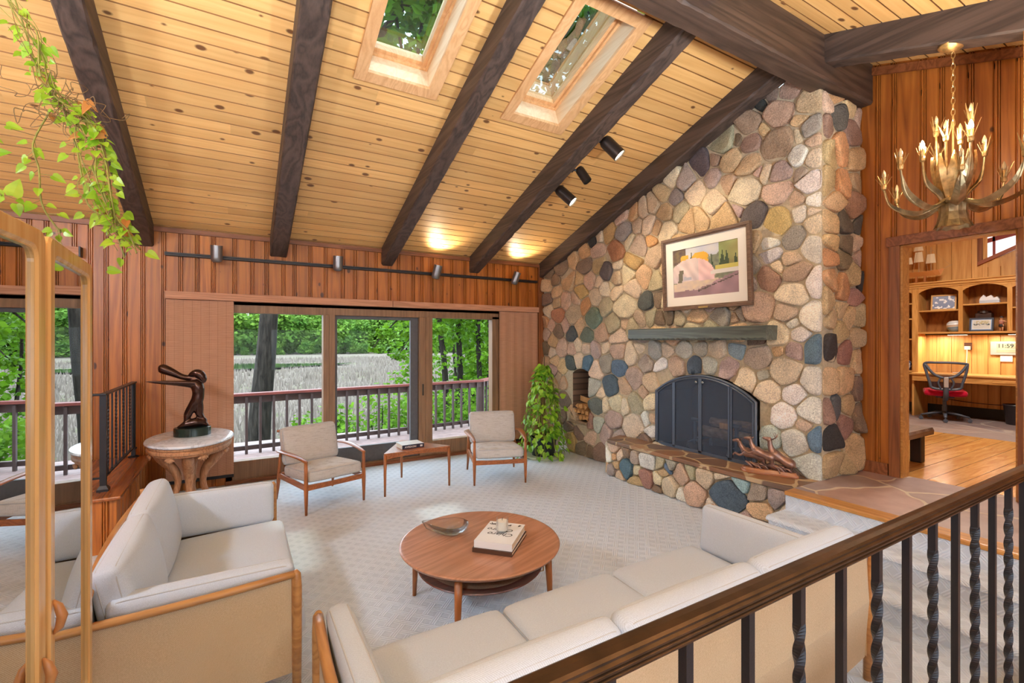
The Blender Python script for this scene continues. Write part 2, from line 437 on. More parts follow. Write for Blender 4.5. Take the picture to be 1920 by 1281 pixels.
# ---------------------------------------------------------------- the room: key planes (metres)
WN = 6.69; UF = 0.469; ZE = 3.07; SL = 0.358
DW = 5.38                      # wall with the office doorway
def zc(y): return ZE + SL * (WN - y)           # ceiling above the living room
def zb(y): return 4.46 - 0.344 * (2.18 - y)    # ceiling on the far side of the ridge
def chx(y): return 4.717 - 0.025 * y           # chimney face

# ---- floors
mb = MB(); mb.box(-3.6, 4.75, 0.5, 6.95, -0.12, 0.0); struct(mb.build('floor', M['carpet']), 'cream carpet with a carved lattice pattern in the sunken living room')
mb = MB()
mb.prism([(4.09, 0.5), (4.09, 2.29), (4.55, 2.29), (DW + .13, 2.29), (DW + .13, -4.1), (-3.6, -4.1), (-3.6, 0.5)], UF - .1, UF)
mb.prism([(4.09, .5), (-3.6, .5), (-3.6, .44), (4.09, .44)], -.1, UF - .1)
struct(mb.build('floor_flagstone', M['flag']), 'raised flagstone floor by the chimney and the office doorway')
# carpeted steps with a soft rolled edge
mb = MB()
for x0, x1, z1 in ((3.78, 4.16, UF * 2 / 3), (3.48, 3.86, UF / 3)):
    prof = [(x0 + .03, 0.0), (x0 + .03, z1 - .05)]
    for i in range(7):
        a = PI * (1.5 - i / 6) if False else PI + (-PI / 2) * i / 6
        prof.append((x0 + .02 + .03 * math.cos(a), z1 - .03 + .03 * math.sin(a)))
    prof += [(x1, z1), (x1, 0.0)]
    mb.prism([(x, z) for x, z in prof], 0.5, 2.285, axis=1)
mb.box(4.06, 4.12, .5, 2.285, UF * 2 / 3, UF - .012)
struct(tag(mb.build('floor_steps', M['carpet'])), 'carpeted steps up to the flagstone floor')
mb = MB(); mb.box(4.035, 4.19, .5, 2.285, UF - .03, UF + .006)
struct(mb.build('trim_1', M['oak'], bevel=.01, seg=3), 'oak nosing along the top step')

# ---- vertical board panelling: one profile with beaded joints, extruded upwards
def panel_wall(name, p0, p1, nrm, z0, ztop, holes=(), mat='panel', seed=1, plain_joint=False, label=None):
    """p0->p1 base line in XY; nrm points into the room; holes = (u0,u1,za,zb)"""
    rn = random.Random(seed); mb = MB()
    p0 = Vector((*p0, 0)); p1 = Vector((*p1, 0)); L = (p1 - p0).length; d = (p1 - p0) / L; n = Vector((*nrm, 0))
    u = 0.0; cuts = []
    while u < L:
        w = rn.choice((.13, .16, .19, .22)) if not plain_joint else rn.choice((.15, .2, .26, .3))
        e = min(L, u + w)
        prof = [(u, -.02), (u + .005, 0)]
        if not plain_joint and e - u > .1:
            prof += [(e - .046, 0), (e - .042, -.016), (e - .038, -.003), (e - .03, -.003), (e - .026, -.016), (e - .022, -.003), (e - .012, -.003), (e - .006, -.02)]
        else: prof += [(e - .004, 0)]
        prof.append((e, -.02)); cuts.append((prof, rn.random() * .9 + .05)); u = e
    for prof, rv in cuts:
        mb.rr = rv
        for (ua, ha), (ub, hb) in zip(prof, prof[1:]):
            if ub - ua < 1e-6: continue
            um = (ua + ub) / 2; spans = [(z0, None)]
            for h0, h1, za, zbb in holes:
                if h0 < um < h1: spans = ([(z0, za)] if za > z0 else []) + [(zbb, None)]
            for a, b in spans:
                pa = p0 + d * ua + n * ha; pb = p0 + d * ub + n * hb
                ta = ztop(p0 + d * ua) if b is None else b; tb = ztop(p0 + d * ub) if b is None else b
                mb.add([(pa.x, pa.y, a), (pb.x, pb.y, a), (pb.x, pb.y, tb), (pa.x, pa.y, ta)], [(0, 1, 2, 3)])
    return struct(mb.build(name, M[mat]), label)
OX0, OX1 = -0.12, 3.68
panel_wall('wall_north', (-3.6, WN), (4.60, WN), (0, -1), 0.0, lambda p: ZE + .1, [(3.6 + OX0, 3.6 + OX1, -1, 2.24)], seed=5, label='knotty pine wall around the big window')
panel_wall('wall_west', (-3.6, -4.1), (-3.6, WN), (1, 0), 0.0, lambda p: (zc(p.y) if p.y > 2.2 else zb(p.y)) + .1, seed=8)
panel_wall('wall_east', (DW, -4.1), (DW, 2.4), (-1, 0), UF, lambda p: zb(min(p.y, 2.18)) + .1, [(1.17 + 4.1, 1.965 + 4.1, UF - 1, 2.70)], seed=3, label='tall knotty pine wall with the office doorway')
# back of the room behind the camera, with openings added to let in more daylight
mb = MB()
for x0, x1, z0, z1 in ((-3.6, 5.5, UF - .1, .8), (-3.6, 5.5, 2.15, 2.75), (-3.6, -2.6, .8, 2.15), (.6, 1.0, .8, 2.15), (4.2, 5.5, .8, 2.15)):
    mb.box(x0, x1, -4.12, -4.02, z0, z1)
struct(mb.build('wall_south', M['panel']))
# outer skin so that daylight only enters by the openings
mb = MB()
mb.box(-3.7, OX0, WN + .06, WN + .16, -.2, 3.3); mb.box(OX1, 5.6, WN + .06, WN + .16, -.2, 3.3); mb.box(OX0, OX1, WN + .06, WN + .16, 2.24, 3.3)
mb.box(OX0, OX1, WN + .0, WN + .16, 2.2, 2.26)
struct(mb.build('wall_north_core', M['trim']))

# ---- ceiling boards run along X, cut out for the two skylights
SKY = [(0.945, 1.495, 2.90, 4.012), (2.365, 2.925, 2.90, 4.012)]
def ceiling_boards(name, y0, y1, zf, dy, x0, x1, holes, seed):
    rn = random.Random(seed); mb = MB(); joint = []; y = y0; sg = 1 if y1 > y0 else -1
    while (y1 - y) * sg > 1e-6:
        ye = y + sg * dy
        if (y1 - ye) * sg < 0: ye = y1
        segs = [(x0, x1)]
        for hx0, hx1, hy0, hy1 in holes:
            if min(y, ye) < hy1 + .02 and max(y, ye) > hy0 - .02:
                ns = []
                for a, b in segs:
                    if hx0 > a and hx1 < b: ns += [(a, hx0), (hx1, b)]
                    else: ns.append((a, b))
                segs = ns
        for a, b in segs:
            x = a; 
            while x < b - 1e-6:
                e = min(b, x + rn.uniform(2.0, 4.5)); mb.rr = rn.random() * .8 + .1
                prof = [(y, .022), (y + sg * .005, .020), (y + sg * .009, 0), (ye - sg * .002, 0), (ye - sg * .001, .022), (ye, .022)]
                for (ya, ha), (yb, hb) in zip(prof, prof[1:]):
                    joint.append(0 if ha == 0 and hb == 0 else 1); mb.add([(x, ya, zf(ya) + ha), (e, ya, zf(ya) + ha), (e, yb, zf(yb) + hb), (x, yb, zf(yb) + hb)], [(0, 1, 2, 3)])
                x = e
        y = ye
    o = struct(mb.build(name, M['pine'])); o.data.materials.append(M['grooveshade'])
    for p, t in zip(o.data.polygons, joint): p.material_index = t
    return o
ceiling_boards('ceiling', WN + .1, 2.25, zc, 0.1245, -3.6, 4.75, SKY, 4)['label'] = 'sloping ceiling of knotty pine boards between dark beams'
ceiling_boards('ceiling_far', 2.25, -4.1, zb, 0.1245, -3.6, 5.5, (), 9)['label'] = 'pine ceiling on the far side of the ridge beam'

# ---- skylights
for k, (x0, x1, y0, y1) in enumerate(SKY):
    N = Vector((0, SL, 1)).normalized()          # upwards, square to the roof
    e = Vector((0, 1, -SL)).normalized()          # down the slope
    def cp(x, y, h): return Vector((x, y, zc(y))) + N * h
    root = tag(thing('window_%d' % (k + 2), 'skylight between the %s dark beams showing treetops' % ('second and third' if k == 0 else 'third and fourth'), 'skylight', cp((x0 + x1) / 2, (y0 + y1) / 2, 0)), kind='structure')
    inv = Matrix.Translation(-root.location)
    def slab(mb, xa, xb, ya, yb, ha, hb):
        vs = [cp(x, y, h) for h in (ha, hb) for y in (ya, yb) for x in (xa, xb)]
        mb.add(vs, [(0, 2, 3, 1), (4, 5, 7, 6), (0, 1, 5, 4), (2, 6, 7, 3), (0, 4, 6, 2), (1, 3, 7, 5)], inv)
    c = .095; mb = MB()
    slab(mb, x0 - c, x0 + .004, y0 - c, y1 + c, -.022, .012); slab(mb, x1 - .004, x1 + c, y0 - c, y1 + c, -.022, .012)
    slab(mb, x0, x1, y1 - .004, y1 + c, -.0215, .012); slab(mb, x0, x1, y0 - c, y0 + .004, -.0215, .012)
    mb.build('casing', M['casing'], root, bevel=.004)
    mb = MB(); D = .26
    slab(mb, x0 - .03, x0, y0, y1, 0.013, D); slab(mb, x1, x1 + .03, y0, y1, 0.013, D); slab(mb, x0 - .03, x1 + .03, y1, y1 + .03, 0.013, D); slab(mb, x0 - .03, x1 + .03, y0 - .03, y0, 0.013, D)
    mb.build('light_well', M['well'], root)
    mb = MB(); f = .055
    for i, (h0, h1, g) in enumerate(((D - .045, D + .04, f), (D - .075, D - .045, f * .45))):
        slab(mb, x0, x0 + g, y0, y1, h0, h1); slab(mb, x1 - g, x1, y0, y1, h0, h1); slab(mb, x0 + g, x1 - g, y1 - g, y1, h0, h1); slab(mb, x0 + g, x1 - g, y0, y0 + g, h0, h1)
    mb.build('sash', M['casing'], root, bevel=.003)
    mb = MB(); mb.add([cp(x0 + f, y0 + f, D + .01), cp(x1 - f, y0 + f, D + .01), cp(x1 - f, y1 - f, D + .01), cp(x0 + f, y1 - f, D + .01)], [(0, 1, 2, 3)], inv)
    mb.build('pane', M['skyglass'], root)

# ---- beams with rough hewn lower edges
def beam(name, p0, p1, w, h, side, mat, label, seed=1, rough=.006, step=.07, group=None):
    """box section; p0/p1 = middle of the underside; side = horizontal unit vector across"""
    rn = random.Random(seed); p0 = Vector(p0); p1 = Vector(p1); s = Vector(side); L = (p1 - p0).length; n = int(L / step)
    mb = MB(); vs = []; fs = []; m = 8
    for i in range(n + 1):
        p = p0.lerp(p1, i / n); c1 = .012 + abs(rn.gauss(0, rough)); c2 = .012 + abs(rn.gauss(0, rough)); up = Vector((0, 0, 1))
        pts = [(-w / 2, h), (-w / 2, c1), (-w / 2 + c1 * .8, 0), (0, rn.gauss(0, .001)), (w / 2 - c2 * .8, 0), (w / 2, c2), (w / 2, h), (0, h)]
        vs += [p + s * a + up * b for a, b in pts]
    for i in range(n):
        for j in range(m): fs.append((i * m + j, i * m + (j + 1) % m, (i + 1) * m + (j + 1) % m, (i + 1) * m + j))
    fs += [tuple(range(m - 1, -1, -1)), tuple(n * m + j for j in range(m))]
    o = struct(mb.add(vs, fs).build(name, M[mat]), label)
    if group: o['group'] = group
    return o
BW = [(-2.38, .18), (-.90, .172), (.462, .195), (1.855, .165), (3.232, .172), (4.55, .2)]
names = ['dark ceiling beam behind the hanging vine at the far left', 'first long dark ceiling beam, beside the hanging vine', 'second dark ceiling beam, left of both skylights', 'third dark ceiling beam, between the two skylights', 'fourth dark ceiling beam, carrying three spotlights', 'dark beam lying along the top of the stone chimney']
for i, (x, w) in enumerate(BW):
    dz = -.24
    beam('ceiling_beam', (x, WN - .002, zc(WN) + dz), (x, 2.36, zc(2.36) + dz), w, .25, (1, 0, 0), 'beam', names[i], 20 + i, group='sloping ceiling beams')
beam('ridge_beam', (-3.6, 2.28, 4.062), (5.37, 2.28, 4.075), .21, .60, (0, 1, 0), 'beamx', 'massive dark ridge beam across the top of the room', 31, rough=.005)
beam('ceiling_beam', (4.565, 2.175, 4.215), (4.565, -3.9, zb(-3.9) - .235), .19, .25, (1, 0, 0), 'beam', 'short dark beam the chandelier hangs from', 33, group='sloping ceiling beams')
beam('ceiling_beam', (2.9, 2.175, 4.215), (2.9, -3.9, zb(-3.9) - .235), .19, .25, (1, 0, 0), 'beam', 'dark beam of the far ceiling, beyond the ridge', 34, group='sloping ceiling beams')
beam('ceiling_beam', (1.3, 2.175, 4.215), (1.3, -3.9, zb(-3.9) - .235), .19, .25, (1, 0, 0), 'beam', 'dark beam of the far ceiling above the railing', 35, group='sloping ceiling beams')

# ---- trims
mb = MB(); mb.box(-3.6, 4.6, WN - .03, WN - .001, 3.01, 3.065); struct(mb.build('trim_2', M['trim']), 'brown trim board where the ceiling meets the window wall')
mb = MB(); mb.box(4.43, 4.56, WN - .03, WN - .001, 0, 3.01); struct(mb.build('trim_3', M['trimv']), 'upright trim board in the corner beside the stone wall')
mb = MB(); mb.box(4.33, 4.43, WN - .022, WN - .001, 0, 2.23); struct(mb.build('trim_4', M['trimv']))
mb = MB()
for a, b in ((-4.0, 2.25),):
    vs = []
    for y in (a, b):
        for x in (DW - .03, DW - .002):
            for dz in (-.085, -.008): vs.append((x, y, zb(min(y, 2.18)) + dz))
    mb.add(vs, [(0, 1, 3, 2), (4, 6, 7, 5), (0, 4, 5, 1), (2, 3, 7, 6), (0, 2, 6, 4), (1, 5, 7, 3)])
struct(mb.build('trim_5', M['trim']))
mb = MB(); mb.box(DW - .022, DW - .002, 2.05, 2.285, UF, UF + .11); mb.box(DW - .022, DW - .002, -4, 1.08, UF, UF + .11); struct(mb.build('baseboard_east', M['trim']), 'dark baseboard beside the doorway')
# doorway to the office
d = tag(thing('door_1', 'cased opening without a door leading to the office', 'doorway', (DW, 1.57, UF)), kind='structure')
mb = MB(); mb.box(-.03, -.002, .385, .47, 0, 2.235); mb.box(-.03, -.002, -.47, -.385, 0, 2.235); mb.build('casing', M['trimv'], d, bevel=.004)
mb = MB(); mb.box(-.036, -.002, -.49, .49, 2.18, 2.27); mb.build('head_casing', M['trim'], d, bevel=.004)
mb = MB(); mb.box(-.0015, .14, .37, .397, 0, 2.20); mb.box(-.0015, .14, -.40, -.37, 0, 2.20); mb.box(-.0015, .14, -.37, .37, 2.17, 2.20); mb.build('jamb', M['oak'], d)
# post at the end of the landing
mb = MB(); mb.box(4.48, 4.66, .80, .965, UF, zb(.9) - .2); struct(mb.build('trim_6', M['oakpanel'] if False else M['oak'], bevel=.006), 'golden wooden post at the edge of the doorway landing')
FRONT ="258,418,10,Q 238,400,13,T 274,421,5,K 286,416,6,D 267,401,15,Q 244,387,7,T 238,376,11,G 249,373,3,B 298,404,14,Q 281,391,6,T 327,395,15,V 312,395,7,K 296,383,11,Q 269,371,17,Q 248,352,10,W 234,363,8,P 234,346,11,B 356,377,12,D2 337,379,6,Q 341,359,10,M 319,370,13,T 298,359,13,T 324,347,11,P 290,349,5,P 279,346,7,B 302,334,17,B 266,341,12,M 267,324,13,P 245,335,7,M 236,324,13,W 251,311,8,P 231,307,11,W 362,348,12,B 340,332,14,B 312,317,5,M 291,305,12,D2 269,293,16,Y 249,298,8,W 235,297,6,B 231,284,12,B 360,316,12,T 326,310,14,T 253,275,12,G 277,271,11,W 236,265,11,W 294,279,9,T 481,348,8,P 459,344,7,O 440,345,8,P 425,349,8,P 432,325,11,B 407,335,11,T 407,312,12,B 508,331,9,Y 474,325,13,G 467,315,7,B 527,328,6,B 539,324,5,D 451,301,13,M 428,306,4,O 422,283,12,P 560,311,9,O 530,309,9,P 494,300,13,O2 585,303,8,T 613,295,10,K 557,289,11,K 528,285,10,T 510,274,12,D2 491,279,5,B 461,281,12,Y 470,267,13,B 440,259,11,T 420,251,11,V 598,272,15,T 570,269,6,T 547,267,11,P 528,262,4,B 653,269,7,T 633,276,6,K 630,256,7,T 567,252,11,Y 513,251,8,B 501,254,4,B 491,245,8,B 461,246,13,B 436,226,10,D3 417,229,7,K 534,241,10,B 604,240,10,P 580,240,7,P 557,230,8,O 513,226,9,V 474,223,18,B 654,246,7,K 627,237,6,T 649,226,8,B 624,219,10,O2 585,218,14,V 540,210,15,N 497,199,13,V 659,207,6,O 642,203,6,P 624,190,10,K 606,200,5,P 589,186,9,D3 570,197,7,T 555,184,11,N 522,185,12,P 487,182,11,B 474,200,4,P 461,195,8,V 447,204,7,P 431,207,8,V 415,202,6,K 657,187,7,P 648,291,8,K 614,165,13,P 588,164,5,P 575,168,5,B 556,165,6,B 533,164,9,M 517,166,4,B 635,142,8,T 611,135,9,T 592,141,8,D3 572,148,7,B 553,144,8,L 534,133,9,B 511,145,9,G 486,141,10,L 466,157,10,B 447,168,4,B 426,164,13,V2 437,148,11,G 413,144,7,W2 409,131,9,W 402,165,4,B 429,122,10,P 457,126,12,M 476,112,8,P 502,110,14,L2 538,107,9,V2 526,98,4,B 610,107,9,T 625,115,6,P 610,82,13,K 528,81,12,N 515,84,6,B 497,66,12,M 474,87,6,B 455,92,12,V 442,108,5,P 428,97,9,B 426,76,4,P 436,73,5,W 459,62,16,B 427,60,7,W 545,53,7,R 529,53,8,V2 511,43,12,M 592,20,14,Y 598,39,9,K 572,31,8,K 543,32,10,P 565,12,9,K 547,10,6,K 525,13,10,K 613,54,9,K 276,265,11,W2 294,253,5,G 255,254,7,P 270,249,4,B 278,240,11,R 297,235,4,M 251,241,10,P 233,229,8,W 253,221,12,B 290,210,16,P 306,206,6,G 259,203,8,P 253,192,4,W 237,198,11,W 248,182,8,W 235,168,9,L 253,167,8,M 288,159,13,M 267,168,3,T 261,146,14,B 300,135,10,B 283,140,3,V2 278,125,12,B 252,124,10,W 236,138,9,W 282,103,5,W 262,102,12,W 239,111,10,W 276,79,10,W2 251,79,12,W 245,95,4,P 233,84,7,L 239,58,10,W2 379,165,11,V2 356,168,8,G 336,166,11,B 313,167,7,L3 389,145,13,P 365,147,11,L2 343,148,10,V2 323,145,12,M 399,207,9,K 388,205,8,V 361,205,11,T 330,203,12,G 314,201,3,P 367,316,13,T 420,319,11,T 382,286,14,T 348,281,14,B 319,279,13,P 382,251,14,B 348,247,14,T 319,244,13,M"
SIDE ="484,404,6,O 491,390,9,D2 516,403,8,T 533,400,6,P 519,380,11,R 495,358,11,O 525,352,10,T 479,347,7,T 497,325,8,O 528,333,8,T 521,308,10,R 484,308,7,T 503,288,7,D2 533,290,6,D2 479,285,7,T 505,266,9,K 530,269,7,P 479,266,6,T 474,394,4,P 474,378,4,R 477,257,5,O 503,257,8,K 533,263,6,P 481,230,7,O 522,219,8,R 499,207,5,T 533,233,3,D 479,199,4,T 511,199,5,T 497,184,6,T 528,181,5,T 479,169,5,D 505,165,6,R 531,155,6,T 476,138,5,T 503,137,9,T 530,129,5,K 473,110,4,R 485,112,4,D3 508,112,7,T 503,97,7,R 533,101,6,K 482,85,7,D 483,59,8,T 520,67,11,T 505,54,7,T"
HEARTH ="465,26,4,W 454,27,5,O 458,8,6,G 433,18,12,L 399,35,14,W2 369,33,4,L 400,14,12,R 366,11,12,B 349,30,10,P 332,13,12,P 321,37,12,P 300,40,4,B 292,21,19,L2 279,37,8,L3 262,33,8,G 244,33,8,G 258,17,10,T"

PAL = dict(T=(192,160,118), B=(212,192,160), P=(188,158,132), W=(222,214,200), G=(146,138,126), D=(44,42,42), D2=(84,78,74), D3=(70,78,78), N=(100,116,108),
    L=(74,102,126), L2=(64,76,94), L3=(128,156,164), R=(152,112,94), O=(196,144,96), O2=(178,120,78), M=(166,144,134), Y=(184,152,94), V=(166,156,124), V2=(172,174,160), K=(116,96,76), Q=(154,124,102), W2=(204,206,200))
def seeds(s):
    out = []
    for t in s.split():
        a, b, r, c = t.split(','); out.append((int(a) / 100, int(b) / 100, int(r) / 100, c))
    return out
def fill(S, region, inside, gap, r, codes, rn):
    u0, u1, v0, v1 = region; n = 0
    v = v0
    while v < v1:
        u = u0
        while u < u1:
            uu = u + rn.uniform(-.02, .02); vv = v + rn.uniform(-.02, .02)
            if inside(uu, vv) and all(math.hypot(uu - s[0], vv - s[1]) - s[2] > gap for s in S):
                S.append((uu, vv, r * rn.uniform(.8, 1.3), rn.choice(codes)))
            u += .04
        v += .04
    return S
def clip(poly, nx, ny, c):
    out = []
    for i in range(len(poly)):
        a = poly[i]; b = poly[(i + 1) % len(poly)]; da = a[0] * nx + a[1] * ny - c; db = b[0] * nx + b[1] * ny - c
        if da <= 0: out.append(a)
        if (da < 0 < db) or (db < 0 < da):
            t = da / (da - db); out.append((a[0] + (b[0] - a[0]) * t, a[1] + (b[1] - a[1]) * t))
    return out
def stones(mb, S, bounds, mapf, push=None, gap=.008, hmin=.034, hmax=.06, rn=None, skip=None):
    """rounded field stones: weighted cells, each shrunk to leave mortar and swollen towards the room"""
    for i, (u, v, r, code) in enumerate(S):
        poly = [(u - .5, v - .5), (u + .5, v - .5), (u + .5, v + .5), (u - .5, v + .5)]
        for nx, ny, c in bounds: poly = clip(poly, nx, ny, c)
        for j, (u2, v2, r2, _) in enumerate(S):
            if i == j: continue
            dx, dy = u2 - u, v2 - v; D2 = dx * dx + dy * dy
            if D2 > 1.0 or D2 < 1e-8: continue
            D = math.sqrt(D2); t = (D2 + (r * r - r2 * r2) * .8) / (2 * D); t = max(.03, min(D - .03, t)) if D > .08 else D / 2
            nx, ny = dx / D, dy / D; poly = clip(poly, nx, ny, u * nx + v * ny + t - gap)
            if len(poly) < 3: break
        if len(poly) < 3: continue
        lim = r * 2.2 + .06           # no cell sprawls far beyond its stone
        poly = [(u + (a - u) * min(1, lim / max(1e-6, math.hypot(a - u, b - v))), v + (b - v) * min(1, lim / max(1e-6, math.hypot(a - u, b - v)))) for a, b in poly]
        for sm in (.16, .24):            # soften the corners
            q = []
            for k in range(len(poly)):
                a = poly[k]; b = poly[(k + 1) % len(poly)]
                q += [(a[0] * (1 - sm) + b[0] * sm, a[1] * (1 - sm) + b[1] * sm), (a[0] * sm + b[0] * (1 - sm), a[1] * sm + b[1] * (1 - sm))]
            poly = q
        cx = sum(p[0] for p in poly) / len(poly); cy = sum(p[1] for p in poly) / len(poly)
        ext = max(math.hypot(p[0] - cx, p[1] - cy) for p in poly)
        if ext < .015: continue
        if skip and skip(cx, cy): continue
        h = min(hmax, hmin + ext * .14) * rn.uniform(.8, 1.2); sd = rn.uniform(0, 99); n = len(poly)
        c = PAL[code]; c = tuple(min(238, q * .90 + 26 + .06 * sum(c) / 3) for q in c); j = rn.uniform(.94, 1.06); col = rgb(*[max(0, min(255, q * j + rn.uniform(-4, 4))) for q in c]); mb.cc = col
        tx, ty = rn.gauss(0, .12), rn.gauss(0, .12)
        vs = []; fs = []
        rings = [(1.0, -.02), (1.0, .5 * h), (.985, .74 * h), (.94, .9 * h), (.80, .98 * h), (.42, 1.0 * h)]
        for s_, hh in rings:
            for a, b in poly:
                pu = cx + (a - cx) * s_; pv = cy + (b - cy) * s_
                nz = mnoise.noise(Vector((pu * 9 + sd, pv * 9, hh * 9)))
                nz2 = mnoise.noise(Vector((pu * 26 + sd, pv * 26, 3)))
                w = 1.0 if hh > 0 else 0
                k = 1 + .03 * nz * (1 if s_ > .9 else 0)
                pu = cx + (pu - cx) * k; pv = cy + (pv - cy) * k
                if push: pu, pv = push(pu, pv)
                z = hh + w * (nz * .16 * h + nz2 * .06 * h + (tx * (pu - cx) + ty * (pv - cy)) * (1 if s_ < .95 else .4))
                vs.append(mapf(pu, pv, max(z, -.02)))
        vs.append(mapf(cx, cy, h * (1 + .1 * mnoise.noise(Vector((cx * 9 + sd, cy * 9, 1))))))
        for q in range(len(rings) - 1):
            for k in range(n): fs.append((q * n + k, q * n + (k + 1) % n, (q + 1) * n + (k + 1) % n, (q + 1) * n + k))
        o = (len(rings) - 1) * n
        for k in range(n): fs.append((o + k, o + (k + 1) % n, len(vs) - 1))
        mb.add(vs, fs)
rs = random.Random(11)
# openings in the chimney face (u = world Y, v = world Z)
FB = (2.87, 4.185, UF, 1.135, .235)      # fire opening: y0,y1,base,spring,rise
NI = (5.475, 5.885, .53, 1.26, .07)     # firewood niche
def arcz(u, o, g=0.0):
    y0, y1, b, sp, rise = o; a = (y1 - y0) / 2; r = (a * a + rise * rise) / (2 * rise); x = min(a + g, abs(u - (y0 + y1) / 2))
    return sp + math.sqrt(max(0, (r + g) ** 2 - x * x)) - (r - rise)
def in_open(u, v, o, g=0.0):
    y0, y1, b, sp, rise = o
    if u < y0 - g or u > y1 + g or v < b - g: return False
    return v < arcz(u, o, g)
def push_open(u, v):
    for o, g in ((FB, .012), (NI, .01)):
        if in_open(u, v, o, g):
            y0, y1, b, sp, rise = o
            top = arcz(u, o, g)
            cand = [(abs(u - (y0 - g)), (y0 - g, v)), (abs(u - (y1 + g)), (y1 + g, v)), (abs(top - v), (u, top))]
            if o is NI: cand.append((abs(v - (b - g)), (u, b - g)))
            return min(cand)[1]
    return u, v
skipf = lambda u, v: in_open(u, v, FB, -.02) or in_open(u, v, NI, -.02)
topf = lambda u: zc(u) - .235
inr = lambda u, v: 2.32 < u < 6.6 and 0.05 < v < topf(u) - .05 and not in_open(u, v, FB, .03) and not in_open(u, v, NI, .02)
codes = ['T', 'B', 'P', 'W', 'T', 'G', 'V', 'M', 'B', 'K']
SF = [s for s in seeds(FRONT) if s[0] > 2.24]
SF = fill(SF, (2.35, 6.6, .08, 4.05), inr, .085, .10, codes, rs)
nrm = math.hypot(SL, 1)
mb = MB()
stones(mb, SF, [(-1, 0, -2.285), (1, 0, 6.665), (0, -1, -.004), (SL / nrm, 1 / nrm, (ZE + SL * WN - .225) / nrm)], lambda u, v, h: (chx(u) - h + .015, u, v), push_open, rn=rs, skip=skipf)
SS = [s for s in seeds(SIDE) if 4.7 < s[0] < 5.36]
SS = fill(SS, (4.72, 5.36, UF + .08, 4.0), lambda u, v: True, .12, .12, ['T', 'O', 'T', 'K', 'T'], rs)
stones(mb, SS, [(-1, 0, -4.655), (1, 0, 5.372), (0, -1, -UF - .004), (0, 1, 4.06)], lambda u, v, h: (u, 2.305 - h, v), rn=rs)
struct(mb.build('wall_chimney_stones', M['stone'], smooth=True), 'chimney wall of rounded field stones in many colours')
# mortar core with true openings
def arch(o, n=14):
    y0, y1, b, sp, rise = o; m = (y0 + y1) / 2; a = (y1 - y0) / 2
    return [(y0, b)] + [(y0 + 2 * a * i / n, arcz(y0 + 2 * a * i / n, o)) for i in range(n + 1)] + [(y1, b)]
import bmesh
def face_with_holes(outer, holes, f):
    bm = bmesh.new(); es = []
    for loop in [outer] + holes:
        vs = [bm.verts.new(f(u, v)) for u, v in loop]
        es += [bm.edges.new((vs[i], vs[(i + 1) % len(vs)])) for i in range(len(vs))]
    bmesh.ops.triangle_fill(bm, use_beauty=True, use_dissolve=False, edges=es)
    bm.verts.index_update(); r = [tuple(v.co) for v in bm.verts], [tuple(v.index for v in fc.verts) for fc in bm.faces]; bm.free(); return r
mb = MB(); off = -.006
fbh = arch(FB, 24); nih = arch(NI, 8)
outer = [(2.285, -.02), (6.68, -.02), (6.68, topf(6.68)), (2.285, topf(2.285) + .0)]
fbh2 = [(u, v) for u, v in fbh]
vs, fs = face_with_holes(outer, [fbh2, nih], lambda u, v: (chx(u) + off, u, v)); mb.add(vs, fs)
mb.add([(chx(2.29) + off, 2.284, UF - .3), (5.376, 2.284, UF - .3), (5.376, 2.284, 4.07), (chx(2.29) + off, 2.284, 4.07)], [(0, 1, 2, 3)])
struct(mb.build('wall_chimney', M['mortar']), 'mortar bed between the chimney stones')
# lined fire opening and niche
M['soot'] = plain('sooty_brick', rgb(52, 46, 44), .95, nz=.3, nscale=14, bump=.4, bscale=30)
def brick():
    t = NT('niche_brick'); vec = t.coord((1, 1, 1), (0, math.radians(90), math.radians(90)))
    b = t.n('ShaderNodeTexBrick'); t.l(vec, b.inputs[0]); b.inputs['Color1'].default_value = rgb(104, 84, 70); b.inputs['Color2'].default_value = rgb(134, 108, 90); b.inputs['Mortar'].default_value = rgb(84, 72, 62)
    b.inputs['Scale'].default_value = 1.0; b.inputs['Brick Width'].default_value = .2; b.inputs['Row Height'].default_value = .09; b.inputs['Mortar Size'].default_value = .012
    t.bsdf(b.outputs[0], .9, 0, t.bump(b.outputs['Fac'], -.5, .01)); return t.m
M['brick'] = brick()
for nm, hole, dep, mt in (('firebox_lining', fbh, .5, 'soot'), ('niche_lining', nih, .42, 'brick')):
    mb = MB(); A = [(chx(u) + off, u, v) for u, v in hole]; B = [(chx(u) + dep, u + (.1 if u < 3.5 and nm == 'firebox_lining' else (-.1 if nm == 'firebox_lining' else 0)), v) for u, v in hole]
    A.append(A[0]); B.append(B[0]); mb.quadstrip(A, B); mb.add(B[:-1], [tuple(range(len(B) - 1))]); struct(mb.build(nm, M[mt]))
# sill slab of the niche
mb = MB(); mb.box(chx(5.68) - .055, chx(5.68) + .05, NI[0] - .06, NI[1] + .06, NI[2] - .045, NI[2]); struct(mb.build('trim_7', plain('niche_sill', rgb(150, 128, 104), .8, nz=.2, nscale=12, bump=.4), bevel=.01))

